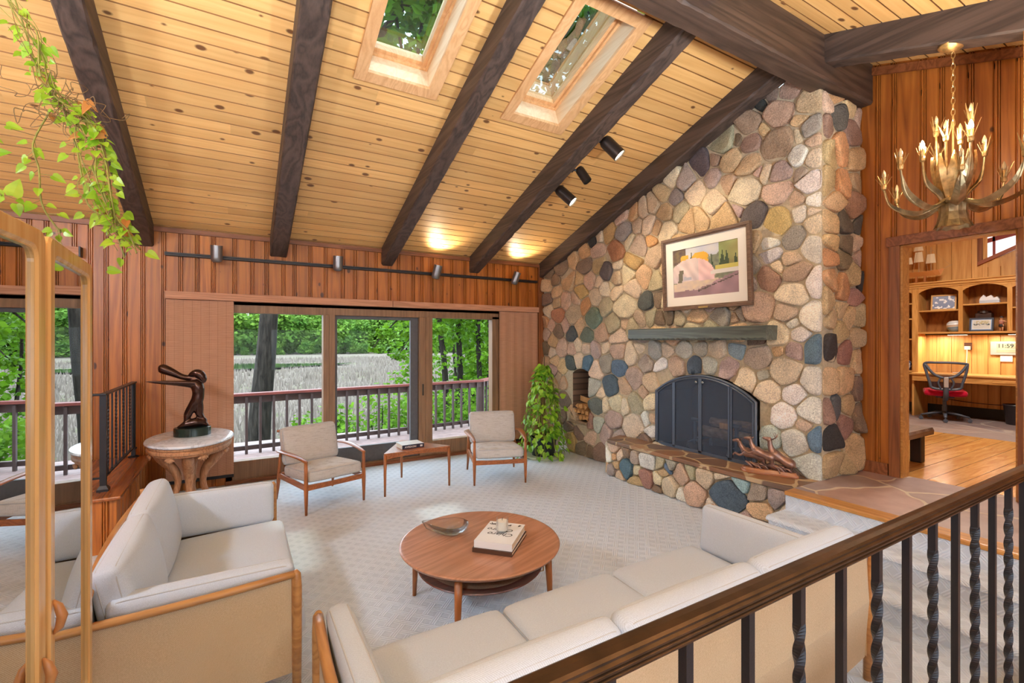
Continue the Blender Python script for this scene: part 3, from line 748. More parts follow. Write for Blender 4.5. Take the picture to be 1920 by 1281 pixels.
# ---- raised hearth
SH = seeds(HEARTH); SH = fill(SH, (2.33, 4.64, .05, .40), lambda u, v: True, .035, .07, codes, rs)
mb = MB(); stones(mb, SH, [(-1, 0, -2.30), (1, 0, 4.69), (0, -1, -.004), (0, 1, UF - .05)], lambda u, v, h: (4.225 - h, u, v), rn=rs, hmin=.035)
SE = fill([], (4.26, 4.62, .08, .38), lambda u, v: True, .03, .09, codes, rs)
stones(mb, SE, [(-1, 0, -4.215), (1, 0, 4.64), (0, -1, -.004), (0, 1, UF - .05)], lambda u, v, h: (u, 4.70 + h + (u - 4.2) * .2, v), rn=rs)
struct(mb.build('hearth_stones', M['stone'], smooth=True), 'low front of the hearth built of field stones')
mb = MB(); mb.prism([(4.228, 2.295), (4.228, 4.69), (4.62, 4.80), (4.66, 4.80), (4.66, 2.295)], 0, UF - .04); struct(mb.build('hearth', M['mortar']))
mb = MB(); mb.prism([(4.185, 2.292), (4.18, 4.60), (4.20, 4.69), (4.58, 4.835), (4.60, 4.835), (4.66, 4.3), (4.66, 2.292)], UF - .045, UF - .002)
struct(mb.build('hearth_slab', M['hearthtop'], bevel=.006), 'hearth top of brown and grey slate flags')
# ---------------------------------------------------------------- window wall: sliding window, blinds, valance
M['pinky'] = plain('weathered_pink_paint', rgb(158, 132, 128), .7, nz=.18, nscale=9, bump=.2)
M['greyframe'] = plain('grey_sash', rgb(84, 84, 88), .55, nz=.1)
win = tag(thing('window_1', 'wide sliding window in three panes with brown frames looking over the marsh', 'window', (1.78, WN, 0)), kind='structure')
def wx(x): return x - 1.78
fy0, fy1 = .0, .13
mb = MB()
mb.box(wx(OX0), wx(OX1), fy0, fy1, 2.105, 2.24); mb.box(wx(OX0), wx(OX1), fy0, fy1, .03, .055)
mb.box(wx(OX0), wx(-.045), fy0, fy1, .03, 2.15)
mb.box(wx(.998), wx(1.07), fy0 - .012, fy1, .055, 2.11); mb.box(wx(1.07), wx(1.15), fy0, fy1, .055, 2.11)
mb.box(wx(2.335), wx(2.43), fy0 - .006, fy1, .055, 2.11); mb.box(wx(2.43), wx(2.535), fy0 - .014, fy1, .055, 2.11); mb.box(wx(3.555), wx(OX1), fy0, fy1, .055, 2.15)
mb.box(wx(-.045), wx(.998), fy0 + .005, fy1, .055, .27); mb.box(wx(2.535), wx(3.555), fy0 + .005, fy1, .055, .255)
mb.build('frame', M['winframe'], win, bevel=.004)
mb = MB(); mb.box(wx(2.215), wx(2.33), .05, .10, .09, 2.09); mb.box(wx(1.155), wx(1.185), .05, .10, .09, 2.09); mb.box(wx(1.16), wx(2.33), .051, .099, .06, .285); mb.box(wx(1.16), wx(2.33), .051, .099, 2.06, 2.105)
sash = mb.build('sliding_sash', M['greyframe'], win, bevel=.003)
mb = MB(); mb.box(wx(2.375), wx(2.395), -.03, -.006, .95, 1.12); mb.build('latch', plain('dark_brass', rgb(70, 60, 48), .4, .6), win, bevel=.004)
for i, (a, b, y, z0) in enumerate(((-.045, .998, .06, .27), (1.185, 2.215, .075, .285), (2.535, 3.555, .06, .255))):
    mb = MB(); mb.add([(wx(a), y, z0), (wx(b), y, z0), (wx(b), y, 2.11), (wx(a), y, 2.11)], [(0, 1, 2, 3)]); mb.build('pane', M['glass'], win)
mb = MB(); mb.box(wx(OX0), wx(OX1), -.03, -.001, 0.0, .03); mb.box(wx(OX0), wx(OX1), -.03, .0, .03, .045); mb.build('sill_board', M['trim'], win, bevel=.004)

def blindmat():
    t = NT('woven_blind'); vec = t.coord()
    v2 = t.coord((1, 1, 40)); n = t.noise(v2, 5, 4, .7)
    w = t.n('ShaderNodeTexWave', wave_type='BANDS', bands_direction='Z'); t.l(vec, w.inputs[0]); w.inputs['Scale'].default_value = 38; w.inputs['Distortion'].default_value = 1.5
    sp = t.n('ShaderNodeSeparateXYZ'); t.l(vec, sp.inputs[0])
    fr = t.math('FRACT', t.math('DIVIDE', sp.outputs[0], .085)); th = t.math('LESS_THAN', fr, .035)
    h = t.math('ADD', t.math('MULTIPLY', n, .7), t.math('MULTIPLY', w.outputs['Fac'], .4))
    col = t.ramp(h, [(.25, rgb(156, 110, 86)), (.8, rgb(206, 160, 130))]); col = t.mix(t.math('MULTIPLY', th, .55), col, rgb(120, 80, 60))
    t.bsdf(col, .9, 0, t.bump(h, .4, .003), Specular_IOR_Level=.15); return t.m
M['blind'] = blindmat()
M['valance'] = wood('valance_weave', rgb(214, 160, 128), rgb(176, 124, 94), axis=0, rough=.8, scale=1.6, stretch=.05, bump=.3)
for nm, a, b, lab in (('left', -.70, -.03, 'woven brown panel blind drawn to the console table side of the window'), ('right', 3.655, 4.39, 'woven brown panel blind hanging beside the tall leafy plant')):
    t_ = thing('panel_blind', lab, 'blind', ((a + b) / 2, 6.63, 0), group='panel blinds of the big window')
    h = (b - a) / 2; mb = MB()
    for k in range(24):
        x0 = -h + 2 * h * k / 24; x1 = -h + 2 * h * (k + 1) / 24; d0 = .004 * math.sin(k * 1.3); d1 = .004 * math.sin((k + 1) * 1.3)
        mb.add([(x0, d0, .14), (x1, d1, .14), (x1, d1, 2.235), (x0, d0, 2.235), (x0, d0 + .006, .14), (x1, d1 + .006, .14), (x1, d1 + .006, 2.235), (x0, d0 + .006, 2.235)], [(0, 1, 2, 3), (7, 6, 5, 4)])
    mb.build('woven_panel', M['blind'], t_)
    mb = MB(); mb.box(-h, h, -.006, .014, .105, .142); mb.build('bottom_bar', M['black'], t_, bevel=.003)
v = thing('window_valance', 'long woven brown valance box above the sliding window', 'valance', (1.85, 6.6, 2.24))
mb = MB(); mb.box(-2.555, .06, -.005, .085, 0, .088); mb.box(.064, 2.55, -.005, .085, 0, .086); mb.build('fascia', M['valance'], v, bevel=.004)

# wooden end of the shelf board behind the vine
s = thing('wall_ledge', 'short brown wooden ledge on the wall above the glass cabinet', 'ledge', (-1.9, 6.62, 2.70))
mb = MB(); mb.box(-.6, .46, -.03, .068, -.045, .05); mb.build('board', M['valance'], s, bevel=.004)
mb = MB(); mb.box(.461, .475, -.034, .068, -.05, .055); mb.build('end_cap', M['black'], s)

# ---------------------------------------------------------------- track light on the window wall
M['can'] = plain('satin_grey_metal', rgb(138, 136, 136), .33, .75)
M['candark'] = plain('dark_metal_can', rgb(58, 50, 46), .4, .6)
M['lamp_on'] = emis('lamp_lens_lit', (1, .82, .55, 1), 9)
M['lamp_off'] = plain('lamp_lens_off', rgb(40, 36, 34), .3)
tr = thing('track_light', 'black ceiling track with four grey spotlight cans above the window', 'track light', (1.83, 6.63, 2.76))
mb = MB(); mb.box(-2.54, 2.56, -.005, .03, -.018, -.003); mb.box(-2.54, 2.56, -.005, .03, .003, .018); mb.box(-2.54, 2.56, .012, .058, -.02, .02); mb.build('rail', M['black'], tr)
def can(parent, M0, r, L, m, lit, rear=True):
    mb = MB(); prof = [(0, -L * .5), (r * .45, -L * .49), (r * .8, -L * .44), (r * .97, -L * .34), (r, -L * .2), (r, L * .5), (r * .93, L * .5), (r * .9, L * .3)]
    mb.lathe(prof, 24, M=M0); o = mb.build('spotlight_head', m, parent, smooth=True, angle=40)
    mb = MB(); mb.lathe([(0, L * .44), (r * .92, L * .44)], 20, M=M0); l = mb.build('lens', M['lamp_on'] if lit else M['lamp_off'], o); return o
for i, (x, lit, tx, ty) in enumerate(((-.204, 0, 8, 0), (1.158, 0, 6, 0), (2.545, 1, 14, 10), (3.9, 1, 14, 14))):
    Mx = T(x - 1.83, -.10, .02 if i < 2 else .012) @ rotm('Y', ty) @ rotm('X', tx)
    can(tr, Mx, .062 if i < 3 else .056, .2 if i < 2 else .21, M['can'], lit)
    mb = MB(); mb.tube([(x - 1.83, .0, 0), (x - 1.83, -.05, .0)], .012, 8); mb.build('swivel', M['black'], tr)
# spotlights clamped to the fourth beam
for i, (a, b, r, lit, lab) in enumerate((((3.863, 3.93), (3.74, 3.735), .072, 1, 'lit dark spotlight can highest on the fourth beam'), ((4.285, 3.755), (4.19, 3.58), .052, 0, 'thin dark spotlight can in the middle of the three on the beam'), ((4.70, 3.64), (4.545, 3.445), .066, 1, 'lit dark spotlight can lowest on the fourth beam'))):
    p = Vector((3.40, a[0], a[1])); q = Vector((3.53 if i != 1 else 3.46, b[0], b[1])); c = (p + q) / 2
    t_ = thing('beam_spotlight', lab, 'spotlight', p, group='spotlights on the fourth beam')
    zq = (q - p).to_track_quat('Z', 'Y').to_matrix().to_4x4()
    can(t_, T(*(c - p)) @ zq, r, (q - p).length, M['candark'], lit)
    mb = MB(); mb.tube([(-.085, 0.02, -.03), (-.04, .01, -.03), (0.02, -.01, -.05)], .014, 8); mb.lathe([(0, -.008), (.03, -.008), (.03, .008), (0, .008)], 14, M=T(-.075, .02, -.03) @ rotm('Y', 90)); mb.build('bracket', M['black'], t_)

# ---------------------------------------------------------------- armchairs
M['walnut'] = wood('teak_frame', rgb(176, 108, 62), rgb(132, 74, 38), axis=1, rough=.35, scale=1.4, stretch=.1, bump=.03)
M['walnutz'] = wood('teak_legs', rgb(178, 108, 58), rgb(132, 74, 36), axis=2, rough=.35, scale=1.4, stretch=.1, bump=.03)
M['tweed'] = fabric('slubby_tweed', rgb(222, 220, 218), rgb(200, 197, 194), 1.0, slub=rgb(140, 128, 120), stripe=False)
M['pipe'] = plain('piping', rgb(186, 188, 192), .9)
def loop_on(M0, hx, hy, r, z, n=5):
    return [M0 @ Vector((a, b, z)) for a, b in rrect(hx, hy, r, n)]
def armchair(label, loc, rz):
    t_ = thing('lounge_chair', label, 'chair', loc, rz, 'wooden armchairs by the window')
    for sx in (-1, 1):
        mb = MB(); x = sx * .318
        prof = [((x * 1.0, 0, 0), .012), ((x, .0, .12), .017), ((x, .002, .26), .022), ((x, .004, .40), .018), ((x, .006, .535), .017)]
        mb.tube([p for p, r in prof], [r for p, r in prof], 10); mb.build('leg', M['walnutz'], t_, smooth=True)
        mb = MB(); prof = [((x * 1.02, .74, 0), .012), ((x, .715, .14), .017), ((x, .69, .26), .021), ((x, .665, .40), .017), ((x, .645, .52), .014)]
        mb.tube([p for p, r in prof], [r for p, r in prof], 10); mb.build('leg', M['walnutz'], t_, smooth=True)
        # sculpted arm: slim at the front, paddle shaped and turned inward at the back
        pts = catmull([(x, -.018, .532), (x + sx * .010, .12, .553), (x + sx * .028, .30, .566), (x + sx * .036, .47, .566), (x + sx * .022, .62, .555), (x - sx * .018, .72, .545)], 5)
        n = len(pts); mb = MB(); vs = []; 
        for i, p in enumerate(pts):
            t = i / (n - 1); w = .017 + .024 * math.sin(min(1, t * 1.15) * PI * .78) ** 1.2; h = .013 - .003 * t
            if i in (0, n - 1): w *= .6; h *= .7
            for k in range(10):
                a = 2 * PI * k / 10; vs.append((p.x + math.cos(a) * w, p.y, p.z + math.sin(a) * h - .25 * abs(math.cos(a)) * h * 0))
        fs = [(i * 10 + k, i * 10 + (k + 1) % 10, (i + 1) * 10 + (k + 1) % 10, (i + 1) * 10 + k) for i in range(n - 1) for k in range(10)]
        fs += [tuple(range(9, -1, -1)), tuple((n - 1) * 10 + k for k in range(10))]
        mb.add(vs, fs); mb.build('arm', M['walnut'], t_, smooth=True)
        mb = MB(); mb.box(x - .011, x + .011, .01, .69, .245, .30); mb.build('side_rail', M['walnut'], t_, bevel=.005)
    mb = MB(); pr = [(-.31, .245), (.31, .245), (.31, .302), (.15, .296), (0, .294), (-.15, .296), (-.31, .302)]
    mb.prism(pr, -.011, .013, axis=1); mb.build('front_rail', M['walnut'], t_, bevel=.004)
    mb = MB(); mb.box(-.31, .31, .675, .70, .25, .295); mb.build('back_rail', M['walnut'], t_, bevel=.004)
    # slatted back behind the cushion
    mb = MB()
    for zz in (.30, .745): mb.tube([(-.30, .655 + (zz - .3) * .28, zz), (0, .68 + (zz - .3) * .28, zz), (.30, .655 + (zz - .3) * .28, zz)], .014, 8)
    for k in range(7): x = -.26 + k * .52 / 6; mb.tube([(x, .665, .30), (x, .79, .745)], .008, 6)
    mb.build('slatted_back', M['walnutz'], t_, smooth=True)
    Ms = T(0, .305, .356) @ rotm('X', -4); mb = MB(); mb.cushion(.298, .31, .058, .034, .018, 10, Ms); sc = mb.build('seat_cushion', M['tweed'], t_, smooth=True)
    mb = MB(); mb.tube(loop_on(Ms, .293, .305, .05, .045), .0045, 6, closed=True); mb.tube(loop_on(Ms, .293, .305, .05, -.045), .0045, 6, closed=True); mb.build('piping', M['pipe'], sc, smooth=True)
    Mb = T(0, .635, .595) @ rotm('X', -15) @ rotm('X', 90); mb = MB(); mb.cushion(.305, .205, .052, .034, .02, 10, Mb); bc = mb.build('back_cushion', M['tweed'], t_, smooth=True)
    mb = MB(); mb.tube(loop_on(Mb, .301, .201, .055, .04), .0045, 6, closed=True); mb.tube(loop_on(Mb, .301, .201, .055, -.04), .0045, 6, closed=True); mb.build('piping', M['pipe'], bc, smooth=True)
    return t_
armchair('grey tweed wooden armchair between the console table and the three-legged table', (.9065, 5.204, 0), math.atan2(.188, .619))
armchair('grey tweed wooden armchair beside the tall leafy plant', (2.79, 5.04, 0), math.atan2(-.20, .588))

# ---------------------------------------------------------------- three-legged side table with a book
A_, B_, C_ = (1.443, 5.29), (2.229, 5.307), (1.831, 5.928)
cx, cy = 1.834, 5.51
t_ = thing('corner_table', 'small triangular wooden side table between the two armchairs', 'side table', (cx, cy, 0))
loc = [(p[0] - cx, p[1] - cy) for p in (A_, B_, C_)]
def grow(p, k): d = Vector(p); return tuple(d + d.normalized() * k)
mb = MB(); tri = []
for i, p in enumerate(loc):
    q = Vector(grow(p, .028))
    for nb in (loc[i - 1], loc[(i + 1) % 3]):
        d = (Vector(nb) - q).normalized(); tri.append(tuple(q + d * .022))
mb.prism(tri, .462, .484); mb.build('tabletop', M['walnut'], t_, bevel=.004)
for p in loc:
    mb = MB(); mb.tube([(p[0], p[1], 0), (p[0], p[1], .25), (p[0] * .985, p[1] * .985, .463)], [.012, .016, .02], 10); mb.build('leg', M['walnutz'], t_, smooth=True)
for i in range(3):
    a = Vector(loc[i]) * .97; b = Vector(loc[(i + 1) % 3]) * .97; d = (b - a); n2 = Vector((d.y, -d.x)).normalized() * .009; mb = MB(); top = []; bot = []
    for k in range(11):
        s_ = k / 10; p = a + d * s_; dz = .048 - .022 * math.sin(PI * s_)
        for sg in (-1, 1):
            (top if sg < 0 else bot).append(None)
        top[-1] = (p.x - n2.x, p.y - n2.y, .463); bot[-1] = (p.x - n2.x, p.y - n2.y, .463 - dz)
    T2 = [(x + 2 * n2.x, y + 2 * n2.y, z) for x, y, z in top]; B2 = [(x + 2 * n2.x, y + 2 * n2.y, z) for x, y, z in bot]
    mb.quadstrip(top, bot); mb.quadstrip(T2, B2); mb.quadstrip(bot, B2); mb.build('apron', M['walnut'], t_)
M['paper'] = plain('page_edges', rgb(226, 216, 196), .9, nz=.1, nscale=120)
M['cover_pale'] = plain('pale_cover', rgb(206, 202, 196), .5, nz=.12, nscale=12)
M['navy'] = plain('navy_cover', rgb(38, 36, 58), .45)
M['ink'] = plain('black_ink', rgb(26, 26, 32), .6); M['whiteink'] = plain('white_lettering', rgb(232, 230, 226), .6)
def book(name, label, loc, rz, w, d, h, mc, group=None, cover_t=.003, msp=None):
    b = thing(name, label, 'book', loc, rz, group)
    mb = MB(); mb.box(-w / 2 + .004, w / 2 - .004, -d / 2 + .002, d / 2 - .004, cover_t, h - cover_t); mb.build('pages', M['paper'], b)
    mb = MB(); mb.box(-w / 2, w / 2, -d / 2, d / 2, 0, cover_t); mb.box(-w / 2, w / 2, -d / 2, d / 2, h - cover_t, h); mb.build('cover', mc, b)
    mb = MB(); mb.box(-w / 2, w / 2, -d / 2 - .003, -d / 2 + .001, 0, h); mb.build('spine', msp or mc, b); return b
b = book('book', 'thick book with a white lettered dark spine on the triangular table', (1.80, 5.50, .4845), math.radians(3), .27, .22, .048, M['cover_pale'], msp=M['navy'])
text('spine_lettering', 'AVEDON', .030, M['whiteink'], b, (-.035, -.1142, .022), (PI / 2, 0, 0), bold=True, sx=1.15)
mb = MB(); mb.box(.085, .115, -.1139, -.1129, .012, .034); mb.build('spine_mark', M['whiteink'], b)

# ---------------------------------------------------------------- round coffee table
M['teaktop'] = wood('teak_round_top', rgb(186, 136, 110), rgb(152, 104, 80), axis=0, rough=.3, scale=.8, stretch=.08, bump=.03, coat=.15)
CT = (1.405, 2.812)
t_ = thing('coffee_table', 'round wooden coffee table with a hanging lower shelf', 'coffee table', (CT[0], CT[1], 0), math.radians(20))
mb = MB(); mb.lathe([(0, .392), (.30, .392), (.48, .394), (.515, .402), (.527, .414), (.529, .421), (.525, .426), (.515, .4265), (.49, .423), (.3, .42), (0, .419)], 96); mb.build('tabletop', M['teaktop'], t_, smooth=True, angle=50)
rr_ = math.radians(-20)
for lx, ly in ((1.057, 3.131), (1.086, 2.465), (1.752, 2.494), (1.723, 3.16)):
    dx, dy = lx - CT[0], ly - CT[1]; x, y = dx * math.cos(rr_) - dy * math.sin(rr_), dx * math.sin(rr_) + dy * math.cos(rr_)
    mb = MB(); mb.tube([(x, y, 0), (x * .985, y * .985, .2), (x * .96, y * .96, .394)], [.013, .02, .025], 12); mb.build('leg', M['walnutz'], t_, smooth=True)
    mb = MB(); q = Vector((x, y, 0)) * .90; k = Vector((x, y, 0)).normalized()
    mb.tube([(q.x, q.y, .393), (q.x, q.y, .262), (q.x - k.x * .03, q.y - k.y * .03, .255), (q.x - k.x * .05, q.y - k.y * .05, .265)], .004, 6); mb.build('shelf_hook', plain('brass', rgb(212, 170, 96), .3, .9), t_, smooth=True)
mb = MB(); mb.lathe([(0, .262), (.33, .262), (.405, .268), (.412, .275), (.408, .281), (.395, .278), (.33, .272), (0, .271)], 72); sh = mb.build('lower_shelf', wood('dark_red_shelf', rgb(122, 62, 44), rgb(88, 40, 30), axis=0, rough=.35), t_, smooth=True, angle=50)
mb = MB(); mb.lathe([(0, .2725), (.33, .2745), (.345, .276)], 64); mb.build('cane_weave', plain('cane', rgb(172, 140, 112), .8, nz=.25, nscale=220, bump=.4, bscale=240), sh)
# glass dish
M['smoke'] = None
M['smoke'] = thin_glass('smoky_glass', (.95, .96, .96, 1), 1.45, boost=.8)
gb = thing('glass_dish', 'clear teardrop-shaped glass dish on the round coffee table', 'dish', (1.285, 3.02, .4215), math.radians(152))
mb = MB(); rings = []; N = 40
def tear(a, s_):   # teardrop outline, tip along +x
    r = .115 * s_; x = math.cos(a) * r * 1.05; y = math.sin(a) * r * .95
    if math.cos(a) > 0: x = r * 1.05 * math.cos(a) + .085 * s_ * max(0, math.cos(a)) ** 3; y *= (1 - .35 * max(0, math.cos(a)) ** 1.5)
    return x, y
levels = [(.34, .0), (.6, .006), (.86, .03), (1.0, .062), (.99, .068), (.95, .069), (.91, .062), (.78, .034), (.5, .016), (.25, .012)]
vs = []; fs = []
for s_, z in levels:
    for k in range(N): a = 2 * PI * k / N; x, y = tear(a, s_); vs.append((x, y, z + (.018 * max(0, math.cos(a)) ** 3 * (1 if z > .03 else .3))))
for i in range(len(levels) - 1):
    for k in range(N): fs.append((i * N + k, i * N + (k + 1) % N, (i + 1) * N + (k + 1) % N, (i + 1) * N + k))
fs += [tuple(range(N - 1, -1, -1)), tuple((len(levels) - 1) * N + k for k in range(N))]
mb.add(vs, fs); mb.build('bowl', M['smoke'], gb, smooth=True)
# two stacked books and a candle
cb, sb = math.atan2(-.192, .178), 0
cov = plain('white_cover', rgb(232, 232, 232), .45)
b1 = book('book', 'thin brown-edged book at the bottom of the coffee table stack', (1.50, 2.705, .4225), cb, .262, .345, .026, plain('brown_cover', rgb(74, 50, 38), .5), 'books stacked on the coffee table')
b2 = book('book', 'white book with black brush lettering on top of the coffee table stack', (1.502, 2.708, .449), cb + .02, .25, .33, .044, cov, 'books stacked on the coffee table')
text('title_lettering', 'Chiaro', .062, M['ink'], b2, (.01, -.035, .0442), (0, 0, PI), shear=.3)
text('title_lettering', 'Oscuro', .058, M['ink'], b2, (-.01, .035, .0442), (0, 0, PI), shear=.3)
for x, y, s_ in ((-.09, .125, 1.0), (-.045, .13, .5), (.03, .125, .7), (.095, .128, .6)):
    mb = MB()
    for k in range(5):
        a = R.uniform(0, 6.28); l = .018 * s_; p = Vector((x + R.uniform(-.012, .012) * s_, y + R.uniform(-.01, .01) * s_, .0442)); d = Vector((math.cos(a), math.sin(a), 0)) * l
        mb.taper(p - d, p + d, .004, .0006, .006, .0006, up=(-d.y, d.x, 0))
    mb.build('brush_mark', M['ink'], b2)
cd = thing('candle', 'white candle in a clear glass standing on the stacked books', 'candle', (1.515, 2.71, .4932))
mb = MB(); mb.lathe([(0, 0), (.036, 0), (.039, .004), (.041, .09), (.0385, .09), (.0375, .012), (0, .012)], 28); mb.build('glass_cup', thin_glass('cup_glass', (.99, .99, .99, 1), 1.3, boost=.35), cd, smooth=True, angle=50)
mb = MB(); mb.lathe([(0, .013), (.0368, .013), (.0376, .072), (0, .074)], 24); wx_ = mb.build('wax', plain('wax', rgb(232, 226, 212), .5), cd, smooth=True, angle=50)
mb = MB(); mb.tube([(0, 0, .073), (.001, 0, .084), (.004, 0, .09)], .0014, 6); mb.build('wick', M['ink'], cd)

# ---------------------------------------------------------------- sofas
M['sofa'] = fabric('ivory_upholstery', rgb(214, 223, 236), rgb(184, 192, 204), .9)
M['sofaback'] = fabric('tan_outer_upholstery', rgb(226, 202, 168), rgb(188, 160, 124), .8)
M['sofawood'] = wood('light_oak_rails', rgb(196, 144, 88), rgb(160, 108, 60), axis=1, rough=.35, scale=1.2, stretch=.1, bump=.03)
M['sofawoodx'] = wood('light_oak_back_rail', rgb(196, 144, 88), rgb(160, 108, 60), axis=0, rough=.35, scale=1.2, stretch=.1, bump=.03)
def sofa(label, loc, rz, W, D, nseat, nback, HB=.70, group=None):
    """front faces -Y; the origin is the middle of the footprint"""
    t_ = thing('sofa', label, 'sofa', loc, rz, group); f = -D / 2; bk = D / 2; hw = W / 2
    for sx in (-1, 1):
        x = sx * (hw - .016)
        # front post with a rounded head
        mb = MB(); mb.tube([(x, f + .02, 0), (x, f + .02, .30), (x, f + .021, .55), (x, f + .024, .612), (x, f + .03, .628)], [.018, .021, .022, .020, .012], 10, flat=1.15); mb.build('front_post', M['walnutz'] if False else M['sofawood'], t_, smooth=True)
        # arm rail bowed gently outward
        pts = [(x + sx * .016 * math.sin(PI * k / 12), f + .03 + (D - .10) * k / 12, .612 - .03 * (k / 12)) for k in range(13)]
        mb = MB(); mb.tube(pts, .021, 10, flat=.8, up=(0, 0, 1)); mb.build('arm_rail', M['sofawood'], t_, smooth=True)
        mb = MB(); mb.tube([(x, bk - .075, 0), (x, bk - .07, .3), (x, bk - .05, HB)], [.02, .022, .02], 10); mb.build('rear_post', M['sofawood'], t_, smooth=True)
        # upholstered side panel
        o1 = [(p[0] - sx * .004, p[1], p[2] - .01) for p in pts]; o2 = [(p[0] - sx * .004, p[1], .13) for p in pts]; i1 = [(p[0] - sx * .022, p[1], p[2] - .01) for p in pts]; i2 = [(p[0] - sx * .022, p[1], .13) for p in pts]
        mb = MB(); mb.quadstrip(o1, o2); mb.quadstrip(i1, i2); mb.quadstrip(o2, i2); mb.build('side_panel', M['sofaback'], t_, smooth=True)
        # loose arm pad leaning against the panel
        Mp = T(sx * (hw - .105), -.06, .50) @ rotm('Y', sx * 6) @ rotm('Z', 90) @ rotm('X', 90)
        mb = MB(); mb.cushion(D / 2 - .085, .155, .05, .038, .012, 10, Mp); ap = mb.build('arm_pad', M['sofa'], t_, smooth=True)
        mb = MB(); mb.tube(loop_on(Mp, D / 2 - .093, .148, .05, .034), .0035, 6, closed=True); mb.tube(loop_on(Mp, D / 2 - .093, .148, .05, -.034), .0035, 6, closed=True); mb.build('piping', M['pipe'], ap, smooth=True)
    # curved outer back panel with a wooden top rail
    mb = MB(); N = 20; A = []; B = []; C2 = []
    for k in range(N + 1):
        s_ = -1 + 2 * k / N; x = s_ * (hw - .03); yb = bk - .045 * (s_ ** 2); A.append((x, yb - .03, HB - .012)); C2.append((x, yb - .014, HB * .6)); B.append((x, yb - .035, .12))
    mb.quadstrip(A, C2); mb.quadstrip(C2, B); A2 = [(a, b - .03, c) for a, b, c in A]; B2 = [(a, b - .03, c) for a, b, c in B]; mb.quadstrip(A2, B2); mb.quadstrip(B, B2)
    mb.build('back_panel', M['sofaback'], t_, smooth=True)
    mb = MB(); mb.tube([(a, b - .02, c + .012) for a, b, c in A], .02, 10, flat=.8, up=(0, 0, 1)); mb.build('back_rail', M['sofawoodx'], t_, smooth=True)
    mb = MB(); mb.box(-hw + .04, hw - .04, f + .05, bk - .1, .13, .21); mb.build('seat_base', M['sofaback'], t_, bevel=.01)
    iw = W - .31; sw = iw / nseat
    for k in range(nseat):
        cxx = -iw / 2 + sw * (k + .5); Mq = T(cxx, -.125, .278) @ rotm('X', -2.5)
        mb = MB(); mb.cushion(sw / 2 - .002, D / 2 - .085, .085, .05, .02, 10, Mq); sc = mb.build('seat_cushion', M['sofa'], t_, smooth=True)
        mb = MB(); mb.tube(loop_on(Mq, sw / 2 - .009, D / 2 - .092, .05, .058), .0032, 6, closed=True); mb.build('piping', M['pipe'], sc, smooth=True)
    bw = (W - .14) / nback
    for k in range(nback):
        cxx = -(W - .14) / 2 + bw * (k + .5); Mq = T(cxx, bk - .185, .56) @ rotm('X', -12) @ rotm('X', 90)
        mb = MB(); mb.cushion(bw / 2 - .003, .225, .058, .045, .04, 12, Mq); sc = mb.build('back_cushion', M['sofa'], t_, smooth=True)
        mb = MB(); mb.tube(loop_on(Mq, bw / 2 - .009, .218, .05, .034), .0032, 6, closed=True); mb.tube(loop_on(Mq, bw / 2 - .009, .218, .05, -.034), .0032, 6, closed=True); mb.build('piping', M['pipe'], sc, smooth=True)
    return t_
sofa('ivory loveseat with wooden arm rails beside the glass cabinet', (-.175, 3.365, 0), math.radians(90), 1.72, .90, 1, 2, group='ivory sofas')
sofa('long three-seat ivory sofa with its back to the iron stair railing', (1.555, 1.60, 0), math.radians(180), 2.56, 1.02, 3, 3, group='ivory sofas')
# ---------------------------------------------------------------- wooden landing with its iron railing (far left)
mb = MB(); mb.box(-3.55, -.83, 5.0, WN - .02, UF - .035, UF); pl_ = struct(mb.build('floor_landing', wood('landing_boards', rgb(176, 104, 52), rgb(124, 66, 28), axis=1, rough=.25, scale=.8, stretch=.06, bump=.03), bevel=.012), 'raised wooden landing behind the loveseat')
panel_wall('wall_landing_front', (-3.55, 5.03), (-.86, 5.03), (0, -1), 0, lambda p: UF - .03, seed=12)
panel_wall('wall_landing_side', (-.86, 5.03), (-.86, WN - .03), (1, 0), 0, lambda p: UF - .03, seed=13)
def twist_bar(mb, x, y, z0, z1, a, turns=3.0, t0=.25, t1=.85, nseg=44):
    """square iron bar, plain at the ends and twisted between t0 and t1"""
    vs = []; fs = []
    for i in range(nseg + 1):
        t = i / nseg; z = z0 + (z1 - z0) * t; q = min(1, max(0, (t - t0) / (t1 - t0))); ang = q * turns * PI
        for k in range(4): b = ang + PI / 4 + k * PI / 2; vs.append((x + math.cos(b) * a * .7071, y + math.sin(b) * a * .7071, z))
    for i in range(nseg):
        for k in range(4): fs.append((i * 4 + k, i * 4 + (k + 1) % 4, (i + 1) * 4 + (k + 1) % 4, (i + 1) * 4 + k))
    mb.add(vs, fs)
M['iron'] = plain('wrought_iron', rgb(44, 44, 48), .38, .55, bump=.1, bscale=120)
t_ = thing('landing_railing', 'black wrought iron railing with twisted bars on the wooden landing', 'railing', (-.985, 5.24, UF))
mb = MB(); mb.box(-.022, .022, -.022, .022, 0, .82); mb.lathe([(0, 0), (.055, 0), (.055, .02), (.03, .05), (.024, .08), (0, .08)], 4, M=rotm('Z', 45)); mb.build('post', M['iron'], t_)
mb = MB(); mb.box(-.018, .018, 1.345, 1.381, .0, .82); mb.lathe([(0, 0), (.05, 0), (.05, .012), (.03, .02), (0, .02)], 12, c=(0, 1.363, 0)); mb.tube([(-.03, 1.363, .10), (.03, 1.363, .10)], .01, 6); mb.build('post', M['iron'], t_)
mb = MB(); mb.box(-.025, .025, -.03, 1.40, .818, .836); mb.box(-.9, .025, -.025, .025, .8175, .8355); mb.build('top_rail', M['iron'], t_, bevel=.004)
mb = MB(); mb.box(-.012, .012, 0, 1.37, .105, .12); mb.box(-.9, 0, -.012, .012, .105, .12); mb.build('bottom_rail', M['iron'], t_)
